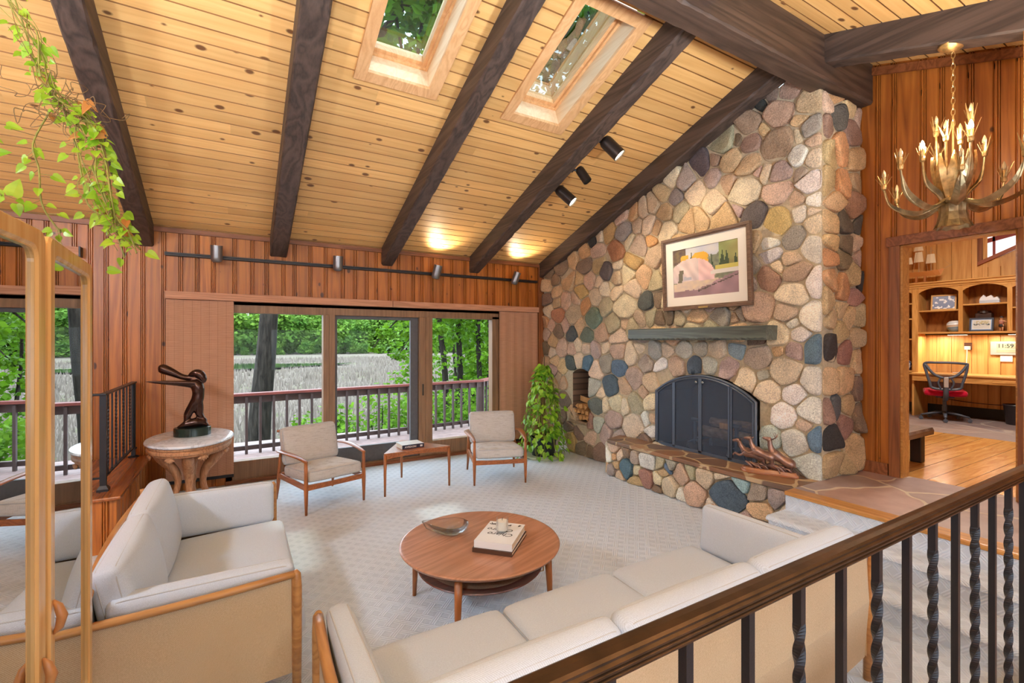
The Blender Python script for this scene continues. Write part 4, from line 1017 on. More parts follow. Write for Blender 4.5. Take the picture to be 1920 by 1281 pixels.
for k in range(8):
    mb = MB(); y = .165 * (k + 1)
    if y > 1.33: break
    if k % 2 == 0: twist_bar(mb, 0, y, .12, .82, .013, 9, .06, .94, 90)
    else: mb.box(-.006, .006, y - .006, y + .006, .12, .82)
    mb.build('baluster', M['iron'], t_)
for k in range(7):
    mb = MB(); x = -.115 * (k + 1)
    if k % 2 == 0: twist_bar(mb, x, 0, .12, .82, .016, 9, .06, .94, 60)
    else: mb.box(x - .008, x + .008, -.008, .008, .12, .82)
    mb.build('baluster', M['iron'], t_)

# ---------------------------------------------------------------- marble topped console with a bronze
def marble():
    t = NT('white_marble'); vec = t.coord(); n = t.noise(vec, 4, 6, .7, 1.5); v = t.math('ABSOLUTE', t.math('SUBTRACT', n, .5))
    col = t.ramp(v, [(0, rgb(196, 200, 208)), (.06, rgb(230, 234, 240)), (.4, rgb(240, 244, 250))]); t.bsdf(col, .18, 0, None); return t.m
M['marble'] = marble()
M['carved'] = wood('carved_wood', rgb(196, 148, 108), rgb(146, 98, 66), axis=2, rough=.5, scale=1.5, stretch=.2, bump=.15)
ca = thing('console_table', 'oval carved wooden table with a white marble top in the window corner', 'console table', (-.41, 5.88, 0))
sx_, sy_ = .385, .545
mb = MB(); mb.lathe([(0, .735), (.95, .735), (.99, .742), (1.0, .752), (.985, .764), (.955, .768), (0, .768)], 64, sx=sx_, sy=sy_); mb.build('marble_top', M['marble'], ca, smooth=True, angle=40)
mb = MB(); mb.lathe([(.82, .635), (.87, .64), (.90, .65), (.90, .66), (.95, .672), (.955, .69), (.93, .705), (.96, .72), (.96, .734), (0, .734)], 64, sx=sx_, sy=sy_); mb.build('apron', M['carved'], ca, smooth=True, angle=40)
for k in range(8):       # carved shells along the apron
    a = 2 * PI * k / 8 + .39; cxx, cyy = math.cos(a) * .90 * sx_, math.sin(a) * .90 * sy_; mb = MB()
    for j in range(5):
        b = -1.0 + .5 * j; d = Vector((-math.sin(a) * sx_, math.cos(a) * sy_, 0)).normalized(); p0 = Vector((cxx, cyy, .645)); p1 = p0 + d * math.sin(b) * .055 + Vector((0, 0, -math.cos(b) * .045))
        mb.tube([p0, p0.lerp(p1, .6), p1], [.010, .017, .006], 6)
    mb.build('carved_shell', M['carved'], ca, smooth=True)
for sxx, syy in ((-1, -.15), (1, -.15), (0, -.9), (0, .9)):
    d = Vector((sxx, syy, 0)).normalized(); w = Vector((-d.y, d.x, 0)); mb = MB()
    rad = .26 if abs(sxx) > .5 else .34
    c_ = catmull([d * (rad + .03) + V(0, 0, .64), d * (rad - .02) + V(0, 0, .57), d * (rad - .13) + V(0, 0, .42), d * (rad - .15) + V(0, 0, .28), d * (rad - .10) + V(0, 0, .14), d * (rad - .0) + V(0, 0, .05), d * (rad + .085) + V(0, 0, .03)], 5)
    n = len(c_); rs_ = [.047 + .014 * math.sin(i / n * 9) for i in range(n)]; mb.tube(c_, rs_, 10, flat=.75); 
    e = d * (rad + .085); mb.tube([e - w * .028 + V(0, 0, .045), e + w * .028 + V(0, 0, .045)], .026, 12)
    mb.build('scroll_leg', M['carved'], ca, smooth=True)
mb = MB(); mb.lathe([(0, .1), (.04, .1), (.07, .14), (.045, .2), (.03, .26), (.055, .33), (.03, .4), (.06, .5), (.1, .6), (0, .6)], 16); mb.build('centre_urn', M['carved'], ca, smooth=True)
M['bronze'] = plain('dark_bronze', rgb(74, 54, 48), .22, .85, nz=.3, nscale=5)
M['greenstone'] = plain('green_black_marble', rgb(28, 44, 40), .15, nz=.35, nscale=9)
sc = thing('bronze_sculpture', 'dark bronze of a leaning figure with long outstretched arms on the marble table', 'sculpture', (-.40, 5.95, .7685))
mb = MB(); mb.lathe([(0, 0), (1, 0), (1, .082), (.97, .086), (0, .086)], 48, sx=.165, sy=.14); mb.build('stone_base', M['greenstone'], sc, smooth=True, angle=40)
mb = MB()
# mound, legs, body leaning to the right, arms sweeping left, long tapered blade and the raised club of the other arm
mb.tube([(-.13, 0, .085), (-.06, .0, .115), (.03, 0, .13), (.10, .01, .115), (.14, .0, .086)], [.012, .04, .055, .045, .012], 12)
mb.tube(catmull([(-.055, .0, .11), (-.05, .0, .16), (-.035, .0, .23), (.0, .0, .30), (.03, .0, .36)], 4), [.026, .028, .027, .026, .027, .03, .034, .038, .04, .041, .043, .044, .045, .046, .047, .048, .048], 12)
mb.tube(catmull([(.115, .01, .12), (.085, .01, .17), (.06, .01, .22), (.055, .005, .29), (.045, 0, .36)], 4), [.02, .028, .03, .029, .028, .03, .033, .036, .038, .04, .042, .043, .044, .045, .046, .047, .048], 12)
mb.tube(catmull([(.035, 0, .33), (.05, 0, .42), (.045, 0, .50), (.01, 0, .565)], 5), [.05, .053, .056, .057, .056, .055, .055, .056, .058, .06, .06, .058, .054, .05, .046, .042], 14)
mb.tube(catmull([(.02, -.01, .53), (-.08, -.03, .545), (-.2, -.05, .56), (-.33, -.07, .575), (-.40, -.08, .585)], 5), [.05, .05, .048, .044, .041, .038, .036, .033, .031, .029, .027, .025, .023, .02, .018, .015, .012, .009, .006, .003, .001], 12, flat=.7)
mb.tube(catmull([(.05, .02, .58), (-.03, .03, .595), (-.10, .04, .615), (-.19, .05, .665), (-.27, .06, .705), (-.30, .06, .715)], 4), [.03, .034, .034, .033, .032, .031, .03, .03, .031, .033, .036, .04, .044, .047, .049, .05, .048, .04, .03, .02, .004], 14)
mb.tube(catmull([(.10, .01, .54), (.085, .01, .60), (.045, .015, .645), (-.01, .02, .63), (-.03, .02, .60)], 5), [.012, .022, .03, .036, .04, .043, .045, .046, .047, .046, .045, .044, .042, .038, .034, .03, .026, .02, .014, .008, .003], 12)
fig = mb.build('figure', M['bronze'], sc, smooth=True)
rm = fig.modifiers.new('r', 'REMESH'); rm.mode = 'VOXEL'; rm.voxel_size = .006; rm.use_smooth_shade = True
sm = fig.modifiers.new('s', 'SMOOTH'); sm.iterations = 6

# ---------------------------------------------------------------- tall glass-fronted cabinet at the left
M['maple'] = wood('maple_door_frame', rgb(236, 192, 128), rgb(210, 156, 88), axis=2, rough=.25, scale=.9, stretch=.05, bump=.02, coat=.3)
M['cabglass'] = thin_glass('cabinet_glass', (.9, .92, .9, 1), 1.75, boost=1.9)
cbt = thing('glass_cabinet', 'tall maple display cabinet with two glass doors at the left edge', 'cabinet', (-.50, 1.12, 0))
M['maple_dark'] = wood('cabinet_inside', rgb(150, 104, 66), rgb(116, 76, 46), axis=2, rough=.5, stretch=.05)
mb = MB(); mb.box(-.42, 0, 0, .022, 0, 2.0); mb.box(-.42, 0, 1.198, 1.22, 0, 2.0); mb.box(-.42, -.40, .022, 1.198, 0, 2.0); mb.box(-.42, 0, .022, 1.198, 0, .42); mb.box(-.42, 0, .022, 1.198, 1.97, 2.0); mb.build('carcass', M['maple_dark'], cbt, bevel=.004)
for z in (.95, 1.45):
    mb = MB(); mb.box(-.398, -.03, .023, 1.197, z, z + .008); mb.build('glass_shelf', thin_glass('shelf_glass', (.86, .93, .9, 1), 1.5), cbt)
def cab_door(hinge, ang, sgn, zt, label):
    """leaf hanging from a vertical hinge line; local x runs across the leaf"""
    W_, Z0, Z1 = .600, .425, zt; st = .055
    o = thing('door', None, None); o.parent = cbt; o.location = hinge; o.rotation_euler = (0, 0, ang); del_keys = None
    outer = [(a + W_ / 2, b + (Z0 + Z1) / 2) for a, b in rrect(W_ / 2, (Z1 - Z0) / 2, .03, 6)]
    inner = [(a + W_ / 2, b + (Z0 + Z1) / 2) for a, b in rrect(W_ / 2 - st, (Z1 - Z0) / 2 - st, .035, 6)]
    mb = MB(); n = len(outer); lay = [(outer, -.011, 0), (outer, .006, 0), (None, .011, .006), (inner, .011, 0), (inner, .004, 0)]
    def off(L, k): return [(p[0] + (W_ / 2 - p[0]) * k / (W_ / 2), p[1] + ((Z0 + Z1) / 2 - p[1]) * k / ((Z1 - Z0) / 2)) for p in L]
    loops = [(outer, -.011), (outer, .005), (off(outer, .005), .011), (off(inner, -.012), .011), (off(inner, -.004), .005), (inner, .005), (inner, -.011)]
    vs = []; fs = []
    for L, y in loops: vs += [(u, y, v) for u, v in L]
    for i in range(len(loops)):
        j = (i + 1) % len(loops)
        for k in range(n): fs.append((i * n + k, i * n + (k + 1) % n, j * n + (k + 1) % n, j * n + k))
    mb.add(vs, fs); mb.build('door_frame', M['maple'], o)
    mb = MB(); mb.add([(u, -.002, v) for u, v in off(inner, -.006)], [tuple(range(n))]); mb.build('door_glass', M['cabglass'], o)
    return o
dR = cab_door((.018, 1.218, 0), math.radians(-90) + math.atan2(.034, .606), 1, 2.04, '')
dL = cab_door((.018, .002, 0), math.radians(90) - math.atan2(.030, .60), -1, 2.045, '')
# the leaf on the near side is hung from the other end, so its moulded side is turned to the room
dL.scale = (1, -1, 1)
M['knobwood'] = plain('teak_knob', rgb(186, 128, 78), .35, nz=.15, nscale=20)
for dd, z, ymul in ((dR, .985, 1), (dL, .865, 1)):
    mb = MB(); pts = [(.575, .012, z - .04), (.575, .026, z - .03), (.575, .036, z - .005), (.575, .034, z + .02), (.575, .014, z + .045)]
    mb.tube([(.575, .012, z - .045), (.575, .024, z - .03), (.575, .03, z), (.575, .022, z + .03), (.575, .012, z + .048)], [.004, .010, .013, .010, .003], 10, flat=1.0); mb.build('knob', M['knobwood'], dd, smooth=True)
gv = thing('crystal_vase', 'cut glass vase inside the glass cabinet', 'vase', (-.68, 1.42, .9585))
mb = MB(); mb.lathe([(0, 0), (.045, 0), (.04, .02), (.05, .1), (.07, .2), (.064, .2), (.045, .1), (.034, .02), (0, .015)], 16); mb.build('body', thin_glass('crystal', (.95, .97, .97, 1), 1.5), gv)

# ---------------------------------------------------------------- hanging vine, top left
M['vineleaf'] = leafmat('vine_leaf', rgb(112, 166, 30), rgb(176, 206, 60), .4, .4, .4, 9)
M['vinestem'] = plain('vine_stem', rgb(122, 120, 50), .7, nz=.3, nscale=40)
M['drystem'] = plain('dry_stem', rgb(112, 86, 52), .8); M['dryleaf'] = leafmat('dry_leaf', rgb(172, 112, 56), rgb(206, 152, 90), .3, .7, .1)
hv = thing('hanging_vine', 'trailing green vine hanging in front of the first beam, top left', 'plant', (-.75, 2.62, 3.3))
O = Vector((-.75, 2.62, 3.3)); rv = random.Random(4)
strands = [
 [(-.86, 2.70, 3.42), (-.80, 2.68, 3.13), (-.715, 2.62, 3.0), (-.668, 2.60, 2.81), (-.584, 2.55, 2.72), (-.528, 2.51, 2.59), (-.491, 2.49, 2.42), (-.454, 2.47, 2.27), (-.395, 2.44, 2.10)],
 [(-.90, 2.72, 3.40), (-.78, 2.66, 3.08), (-.69, 2.61, 2.92), (-.63, 2.58, 2.76), (-.55, 2.53, 2.66), (-.50, 2.5, 2.52), (-.46, 2.48, 2.36), (-.42, 2.46, 2.22), (-.37, 2.42, 2.14)],
 [(-.84, 2.68, 3.35), (-.76, 2.64, 3.0), (-.70, 2.61, 2.85), (-.60, 2.56, 2.70), (-.52, 2.51, 2.62), (-.47, 2.48, 2.5), (-.45, 2.47, 2.33), (-.41, 2.45, 2.18)],
 [(-.68, 2.60, 2.70), (-.71, 2.62, 2.56), (-.70, 2.61, 2.45), (-.66, 2.59, 2.30), (-.63, 2.57, 2.22), (-.61, 2.56, 2.20)],
 [(-.60, 2.56, 2.70), (-.56, 2.53, 2.55), (-.53, 2.52, 2.42), (-.50, 2.5, 2.30), (-.46, 2.47, 2.24)],
 [(-.50, 2.50, 2.45), (-.44, 2.46, 2.32), (-.40, 2.44, 2.22), (-.37, 2.42, 2.18), (-.36, 2.41, 2.12)],
 [(-.95, 2.72, 3.1), (-.90, 2.70, 2.8), (-.86, 2.68, 2.55), (-.83, 2.66, 2.38), (-.80, 2.65, 2.34)]]
ms = MB(); ml = MB(); md = MB(); mdl = MB()
for si, S in enumerate(strands):
    c = catmull([Vector(p) - O + Vector((rv.gauss(0, .012), rv.gauss(0, .02), rv.gauss(0, .01))) for p in S], 7); ms.tube(c, [.0034] * len(c), 5)
    for i in range(2, len(c) - 1):
        dens = (.85 if si in (0, 1, 2) else .65) if c[i].z < -.25 else .3
        if rv.random() < dens:
            a = rv.uniform(0, 6.28); d = Vector((math.cos(a), math.sin(a) * .8, rv.uniform(-.9, .25))).normalized(); p = c[i] + d * rv.uniform(.015, .05)
            ms.tube([c[i], p], [.0012, .001], 4, caps=False)
            L = rv.uniform(.028, .05); ml.leaf(p, Vector((d.x, d.y, d.z - .5)), Vector((rv.gauss(0, .5), -1, .5 + rv.gauss(0, .4))), L, L * .75)
for k in range(30):       # dry tangle near the top
    p = Vector(rv.choice([(-.66, 2.6, 2.82), (-.6, 2.56, 2.74), (-.55, 2.53, 2.66), (-.62, 2.57, 2.7)])) - O; P = [p]
    for j in range(6): P.append(P[-1] + Vector((rv.gauss(0, .035), rv.gauss(0, .03), rv.gauss(-.01, .035))))
    md.tube(catmull(P, 4), .0014, 4)
for k in range(8):        # thin bare runners along the main strands
    S = strands[k % 3]; c = catmull([Vector(p) - O + Vector((rv.gauss(0, .03), rv.gauss(0, .03), rv.gauss(0, .02))) for p in S[1:]], 6); (md if k % 2 else ms).tube(c, .0017, 4)
    for i in range(4, len(c) - 1, 2):
        if rv.random() < .55: a = rv.uniform(0, 6.28); L = rv.uniform(.018, .032); ml.leaf(c[i] + Vector((math.cos(a) * .012, math.sin(a) * .01, 0)), (math.cos(a), math.sin(a), -.6), (rv.gauss(0, .5), -1, .5), L, L * .75)
for k in range(14):
    S = strands[rv.choice((0, 1, 2))]; p = Vector(S[rv.randrange(3, len(S))]) - O + Vector((rv.gauss(0, .03), rv.gauss(0, .03), rv.gauss(0, .03)))
    mdl.leaf(p, Vector((rv.gauss(0, 1), rv.gauss(0, 1), -.8)), Vector((0, -1, .3)), .05, .03, .5, .4)
for p, d, L in (((-.80, 2.64, 2.33), (-.9, .3, -.2), .085), ((-.77, 2.62, 2.33), (.3, -.2, .9), .075), ((-.84, 2.64, 2.36), (-.5, .1, .7), .07), ((-.76, 2.62, 2.30), (.2, 0, -.9), .05), ((-.84, 2.66, 2.50), (.8, -.2, .2), .06), ((-.80, 2.66, 2.62), (.9, -.2, -.1), .055)):
    ml.leaf(Vector(p) - O, d, (.2, -1, .3), L, L * .75)
ml.leaf(Vector((-.42, 2.3, 2.02)) - O, (1, 0, -.1), (0, -1, .3), .045, .035)
ms.build('stems', M['vinestem'], hv); ml.build('leaves', M['vineleaf'], hv); md.build('dry_tangle', M['drystem'], hv); mdl.build('dry_leaves', M['dryleaf'], hv)
mb = MB(); mb.tube([(-.11, .08, .12), (-.115, .08, .6), (-.12, .09, zc(2.7) - 3.3)], .003, 5); mb.build('hanging_cord', M['drystem'], hv)

# ---------------------------------------------------------------- mantel, picture
M['mantel'] = wood('painted_mantel', rgb(98, 108, 102), rgb(66, 72, 70), axis=1, rough=.3, scale=.9, stretch=.06, bump=.2)
t_ = thing('mantel_shelf', 'thick dark wooden mantel shelf with a scalloped lower edge on the stone chimney', 'mantel', (4.60, 3.6, 1.765))
rn = random.Random(3); mb = MB(); n = 70; vs = []; fs = []
for i in range(n + 1):
    y = -.92 + 1.855 * i / n - .0; c1 = .012 + .012 * abs(math.sin(i * 1.15)) + rn.uniform(0, .004); z1 = .145
    pts = [(.04, 0), (.04, z1), (-.165, z1), (-.175, z1 - .01), (-.175, c1), (-.175 + c1 * .9, 0)]
    vs += [(a, y, b) for a, b in pts]
for i in range(n):
    for k in range(6): fs.append((i * 6 + k, i * 6 + (k + 1) % 6, (i + 1) * 6 + (k + 1) % 6, (i + 1) * 6 + k))
fs += [tuple(range(5, -1, -1)), tuple(n * 6 + k for k in range(6))]
mb.add(vs, fs); mb.build('shelf', M['mantel'], t_)
M['pframe'] = wood('picture_frame', rgb(124, 98, 82), rgb(86, 66, 54), axis=1, rough=.45, scale=2, stretch=.1)
t_ = thing('framed_picture', 'framed watercolour of a pale boulder by a stream above the mantel', 'picture', (4.545, 3.46, 2.553)); t_.rotation_euler = (0, math.radians(-2.5), 0)
pw, ph = .575, .43
def frame4(mb, x0, x1, hw, hh, b):
    mb.box(x0, x1, -hw, hw, hh - b, hh); mb.box(x0, x1, -hw, hw, -hh, -hh + b); mb.box(x0, x1, -hw, -hw + b, -hh + b, hh - b); mb.box(x0, x1, hw - b, hw, -hh + b, hh - b)
mb = MB(); frame4(mb, -.045, .0, pw, ph, .035); frame4(mb, -.036, 0, pw - .034, ph - .034, .014); mb.build('frame', M['pframe'], t_, bevel=.004)
mb = MB(); frame4(mb, -.02, -.012, pw - .045, ph - .045, .105); mb.build('mat_board', plain('mat_board', rgb(238, 232, 222), .9), t_)
def art(u, v):    # u: 0 left .. 1 right, v: 0 bottom .. 1 top; a generic mountain stream
    n = mnoise.noise(Vector((u * 5, v * 5, 1))); n2 = mnoise.noise(Vector((u * 16, v * 16, 4)))
    ridge = .78 + .10 * u + .05 * mnoise.noise(Vector((u * 7, 0, 9)))
    c = (196 + 20 * n, 200 + 14 * n, 212)
    pines = .70 + .08 * u + .13 * abs(mnoise.noise(Vector((u * 22, 0, 3)))) + .12 * max(0, u - .55)
    if v < pines: c = (128 + 30 * n2, 134 + 30 * n2, 116 + 20 * n2)
    if u > .72 and v > .55: c = (140 + 40 * (u - .7) * 2 + 20 * n, 156 + 30 * n, 104 + 20 * n)
    if u < .22 and v > .68: c = (110 + 30 * n2, 96 + 30 * n2, 84)
    if math.hypot((u - .44) / .14, (v - .74) / .13) + .25 * n2 < 1 or math.hypot((u - .2) / .07, (v - .78) / .08) + .3 * n2 < 1: c = (226, 176, 74)
    for px_, top, w in ((.77, .83, .05), (.83, .86, .035), (.95, .74, .035), (.31, .92, .03), (.62, .80, .02)):
        if .46 < v < top and abs(u - px_) < w * (top - v) / (top - .46) * 1.2 + .006 * n2: c = (72, 88, 70)
    if .46 < v < .56 and u > .66: c = (206, 196, 110)
    if math.hypot((u - .30) / .36, (v - .40) / .37) < 1 and v > .30:
        k = mnoise.noise(Vector((u * 12 + v * 6, v * 5, 7))); c = (214 + 26 * k - 50 * max(0, .52 - v) + (18 if u > .42 else 0), 196 + 26 * k - 40 * max(0, .5 - v), 194 + 24 * k)
        if abs(u - .14 - .1 * (v - .5)) < .035 and v < .56: c = (112, 108, 96)
        if .18 < u < .30 and .34 < v < .5 and n > -.1: c = (176, 176, 188)
    lim = .30 + .04 * n
    if v < lim: c = (206 + 16 * n2, 188 + 14 * n2, 172)
    if v < .14 + .45 * max(0, u - .38) + .03 * n2 or (v < .16 and u < .35 and v < .05 + .3 * u): c = (156 + 40 * n, 130 + 30 * n, 140 + 36 * n)
    if v < .36 and u > .4 and abs(v - (.1 + .42 * (u - .38))) < .012 + .01 * n2: c = (92, 86, 84)
    if .40 < v < .47 + .05 * (u - .6) and u > .60: c = (222, 218, 214)
    return rgb(*[max(0, min(255, q)) for q in c])
mb = MB(); nu, nv = 72, 52; aw, ah = pw - .14, ph - .14
for i in range(nu):
    for j in range(nv):
        mb.cc = art((i + .5) / nu, (j + .5) / nv); y0 = aw - 2 * aw * i / nu; y1 = aw - 2 * aw * (i + 1) / nu; z0 = -ah + 2 * ah * j / nv; z1 = -ah + 2 * ah * (j + 1) / nv
        mb.add([(-.0125, y0, z0), (-.0125, y1, z0), (-.0125, y1, z1), (-.0125, y0, z1)], [(0, 1, 2, 3)])
mb.build('watercolour', attrmat('watercolour', .8, .04, 200, 0), t_)
mb = MB(); mb.box(-.049, -.044, -.06, .06, -ph + .008, -ph + .026); mb.build('title_plate', plain('brass_plate', rgb(206, 176, 110), .3, .8), t_)
mb = MB(); mb.add([(-.0215, -pw + .04, -ph + .04), (-.0215, pw - .04, -ph + .04), (-.0215, pw - .04, ph - .04), (-.0215, -pw + .04, ph - .04)], [(0, 1, 2, 3)]); mb.build('picture_glass', thin_glass('picture_glass', (1, 1, 1, 1), 1.3), t_)

# ---------------------------------------------------------------- fire screen, andirons, logs
M['steel'] = plain('blued_steel', rgb(84, 92, 106), .4, .5)
t = NT('screen_mesh'); tr_ = t.n('ShaderNodeBsdfTransparent'); df = t.n('ShaderNodeBsdfPrincipled'); df.inputs['Base Color'].default_value = rgb(78, 88, 106); df.inputs['Roughness'].default_value = .6; df.inputs['Metallic'].default_value = .3
mx = t.n('ShaderNodeMixShader'); mx.inputs[0].default_value = .56; t.l(tr_.outputs[0], mx.inputs[1]); t.l(df.outputs[0], mx.inputs[2]); t.l(mx.outputs[0], t.out.inputs[0]); M['mesh'] = t.m
XS = 4.56; fs_ = thing('fire_screen', 'arched black mesh fire screen with four panels in front of the fireplace', 'fire screen', (XS, 3.5275, UF))
hw_, spz, rise_ = .645, .65, .225
def topz(y): return spz + math.sqrt(1.03 ** 2 - y * y) - (1.03 - rise_)
ys = [hw_, .375, 0, -.375, -hw_]
for i in range(4):
    a, b = ys[i], ys[i + 1]; mb = MB(); bw_ = .011; xo = 0 if i in (1, 2) else .006
    for y in (a - bw_ * (1 if True else 0), b + bw_): mb.box(-.012 + xo, .004 + xo, y - bw_ * .9, y + bw_ * .9, .012, topz(y) - .004)
    mb.box(-.012 + xo, .004 + xo, b, a, .012, .034)
    mb.tube([(-.004 + xo, a + (b - a) * k / 10, topz(a + (b - a) * k / 10) - .012) for k in range(11)], .011, 6); pn = mb.build('screen_panel', M['steel'], fs_)
    mb = MB(); P = [(xo - .002, a, .02)] + [(xo - .002, a + (b - a) * k / 10, topz(a + (b - a) * k / 10) - .012) for k in range(11)] + [(xo - .002, b, .02)]; mb.add(P, [tuple(range(len(P)))]); mb.build('wire_mesh', M['mesh'], pn)
mb = MB(); arcs = [(.012, hw_ + .02, 0.0)] + [(.012, hw_ * (1 - 2 * k / 24), topz(hw_ * (1 - 2 * k / 24)) + .01) for k in range(25)]
mb.tube([(.006, hw_ + .012, .0), (.006, hw_ + .012, spz)] + [(.006, (hw_ + .012) * math.cos(PI * 0 + 0) * (1 - 2 * k / 24), topz(hw_ * (1 - 2 * k / 24)) + .012) for k in range(25)] + [(.006, -hw_ - .012, 0)], .016, 8); mb.box(-.01, .02, -hw_, hw_, 0, .014); mb.build('outer_frame', M['steel'], fs_, smooth=True, angle=50)
for y in (.045, -.045):
    mb = MB(); mb.lathe([(0, -.012), (.013, -.01), (.02, 0), (.018, .008), (.009, .014), (0, .016)], 14, M=T(-.022, y, topz(0) - .06) @ rotm('Y', -90)); mb.build('knob', plain('steel_knob', rgb(140, 146, 150), .25, .9), fs_, smooth=True)
M['bark'] = plain('log_bark', rgb(142, 124, 108), .95, nz=.4, nscale=18, bump=.8, bscale=35); M['cut'] = wood('cut_wood', rgb(222, 178, 122), rgb(190, 136, 80), axis=2, rough=.8, scale=1.5)
fdx = 4.86
ai = []
for k, y in enumerate((3.74, 3.20)):
    t_ = thing('andiron', 'black iron andiron inside the fireplace, %s' % ('farther from the bronze deer' if k == 0 else 'nearer the bronze deer'), 'andiron', (fdx - .12, y, UF), 0, 'andirons in the fireplace')
    mb = MB(); mb.box(-.014, .014, -.014, .014, .05, .34); mb.tube([(0, -.045, .345), (0, .045, .345)], .024, 10); mb.tube([(0, -.11, 0), (0, -.10, .06), (0, 0, .11), (0, .10, .06), (0, .11, 0)], .013, 8); mb.build('upright', M['steel'], t_, smooth=True, angle=40)
    mb = MB(); mb.box(0, .30, -.013, .013, .10, .13); mb.box(.27, .295, -.013, .013, 0, .10); mb.build('bar', M['steel'], t_)
def log(name, label, cen, dirv, L, r, group, split=False, seed=0):
    rn = random.Random(seed); t_ = thing(name, label, 'log', cen, 0, group); d = Vector(dirv).normalized(); u = d.orthogonal().normalized(); w = d.cross(u); n = 12
    rad = [r * rn.uniform(.88, 1.1) for _ in range(n)]
    if split:
        k = rn.choice((3, 4)); off_ = rn.uniform(0, 6.28)
        rad = [r * rn.uniform(.9, 1.05) * (.55 if (i % k) else 1.05) for i in range(n)]
        m_ = rn.choice((3, 3, 4)); a0 = rn.uniform(0, 6.28); base = [(math.cos(a0 + 6.283 * i / m_) * r, math.sin(a0 + 6.283 * i / m_) * r) for i in range(m_)]
        ring = []
        for i in range(m_):
            a, b = base[i], base[(i + 1) % m_]
            for q in range(3): s_ = q / 3; x_, y_ = a[0] + (b[0] - a[0]) * s_, a[1] + (b[1] - a[1]) * s_; kk = 1.0 + (.16 if i == 0 and q else 0); ring.append((x_ * kk, y_ * kk))
    else: ring = [(math.cos(6.283 * i / n) * rad[i], math.sin(6.283 * i / n) * rad[i]) for i in range(n)]
    n = len(ring); vs = []; fs = []; mseg = 5
    for s_ in range(mseg):
        p = d * (L * (s_ / (mseg - 1) - .5)) + u * rn.gauss(0, r * .04) + w * rn.gauss(0, r * .04)
        for a, b in ring: k = rn.uniform(.95, 1.05); vs.append(p + u * a * k + w * b * k)
    for s_ in range(mseg - 1):
        for i in range(n): fs.append((s_ * n + i, s_ * n + (i + 1) % n, (s_ + 1) * n + (i + 1) % n, (s_ + 1) * n + i))
    mb = MB(); mb.add(vs, fs); mb.build('bark' if not split else 'split_sides', M['bark'] if not split else M['cut'], t_)
    mb = MB(); mb.add(vs[:n], [tuple(range(n - 1, -1, -1))]); mb.build('cut_end', M['cut'], t_)
    mb = MB(); mb.add(vs[-n:], [tuple(range(n))]); mb.build('cut_end', M['cut'], t_); return t_
log('fireplace_log', 'thick pale-barked log lying across the andirons', (fdx + .06, 3.47, UF + .198), (0, 1, 0), .66, .064, 'logs in the fireplace', seed=2)
log('fireplace_log', 'thinner log resting on top at the back of the fireplace', (fdx + .10, 3.40, UF + .32), (.0, 1, -.02), .56, .05, 'logs in the fireplace', seed=5)
log('fireplace_log', 'split log leaning upright among the fireplace logs', (fdx + .0, 3.40, UF + .305), (.0, 1, .0), .17, .04, 'logs in the fireplace', True, seed=6)
# stacked firewood in the niche
rn = random.Random(21); lay = [(5.55, .0), (5.65, .0), (5.75, .0), (5.83, .005), (5.52, .085), (5.61, .082), (5.71, .088), (5.81, .085), (5.57, .17), (5.66, .172), (5.77, .168), (5.60, .25), (5.72, .252)]
words = ['bottom left corner', 'second of the bottom row', 'third of the bottom row', 'right end of the bottom row', 'left end of the second row', 'second of the second row', 'third of the second row', 'right end of the second row', 'left of the third row', 'middle of the third row', 'right of the third row', 'top left', 'top right']
for i, (y, z) in enumerate(lay):
    if i in (11, 12): 
        if i == 11: log('firewood_log', 'long split log lying crosswise on top of the stacked firewood', (chx(5.68) + .12, 5.68, NI[2] + .315), (.1, 1, .08), .34, .048, 'firewood stacked in the niche', True, 90)
        continue
    y2 = 11.36 - y
    log('firewood_log', 'split firewood log in the wall niche, %s of the stack' % words[i], (chx(y) + .16, y2, NI[2] + .048 + z), (1, rn.uniform(-.03, .03), 0), .34, rn.uniform(.040, .046), 'firewood stacked in the niche', True, 40 + i)

# ---------------------------------------------------------------- tall leafy plant in the corner
M['pothos'] = leafmat('pothos_leaf', rgb(64, 128, 26), rgb(150, 200, 50), .3, .35, .5, 7, attr=False)
M['pothos2'] = leafmat('pothos_leaf_bright', rgb(140, 196, 40), rgb(186, 222, 76), .35, .35, .5, 7)
M['basket'] = plain('dark_planter', rgb(38, 40, 44), .6)
pp = thing('pothos_plant', 'tall bushy green pothos climbing a pole by the stone wall', 'plant', (4.03, 5.93, 0))
mb = MB(); mb.lathe([(0, 0), (.15, 0), (.17, .02), (.20, .28), (.205, .30), (.19, .30), (.18, .25), (0, .25)], 28); mb.build('pot', M['basket'], pp, smooth=True, angle=40)
mb = MB(); mb.lathe([(.19, 0), (.30, .0), (.31, .02), (.29, .035), (.19, .03)], 28); mb.build('saucer', plain('pale_saucer', rgb(190, 196, 170), .5), pp, smooth=True, angle=40)
mb = MB(); mb.tube([(0, 0, .2), (0, .0, 1.30)], .03, 8)
for dx, dy in ((.03, 0), (-.03, .02), (0, -.03)): mb.tube([(dx, dy, .2), (dx * .8, dy * .8, 1.52)], .005, 5)
mb.build('pole', M['drystem'], pp)
rv = random.Random(9); ms = MB(); ml = MB(); ml2 = MB()
def prad(z): return .06 + .30 * max(0, 1 - z / 1.42) ** .75 if z > .28 else .36
cnt = 0
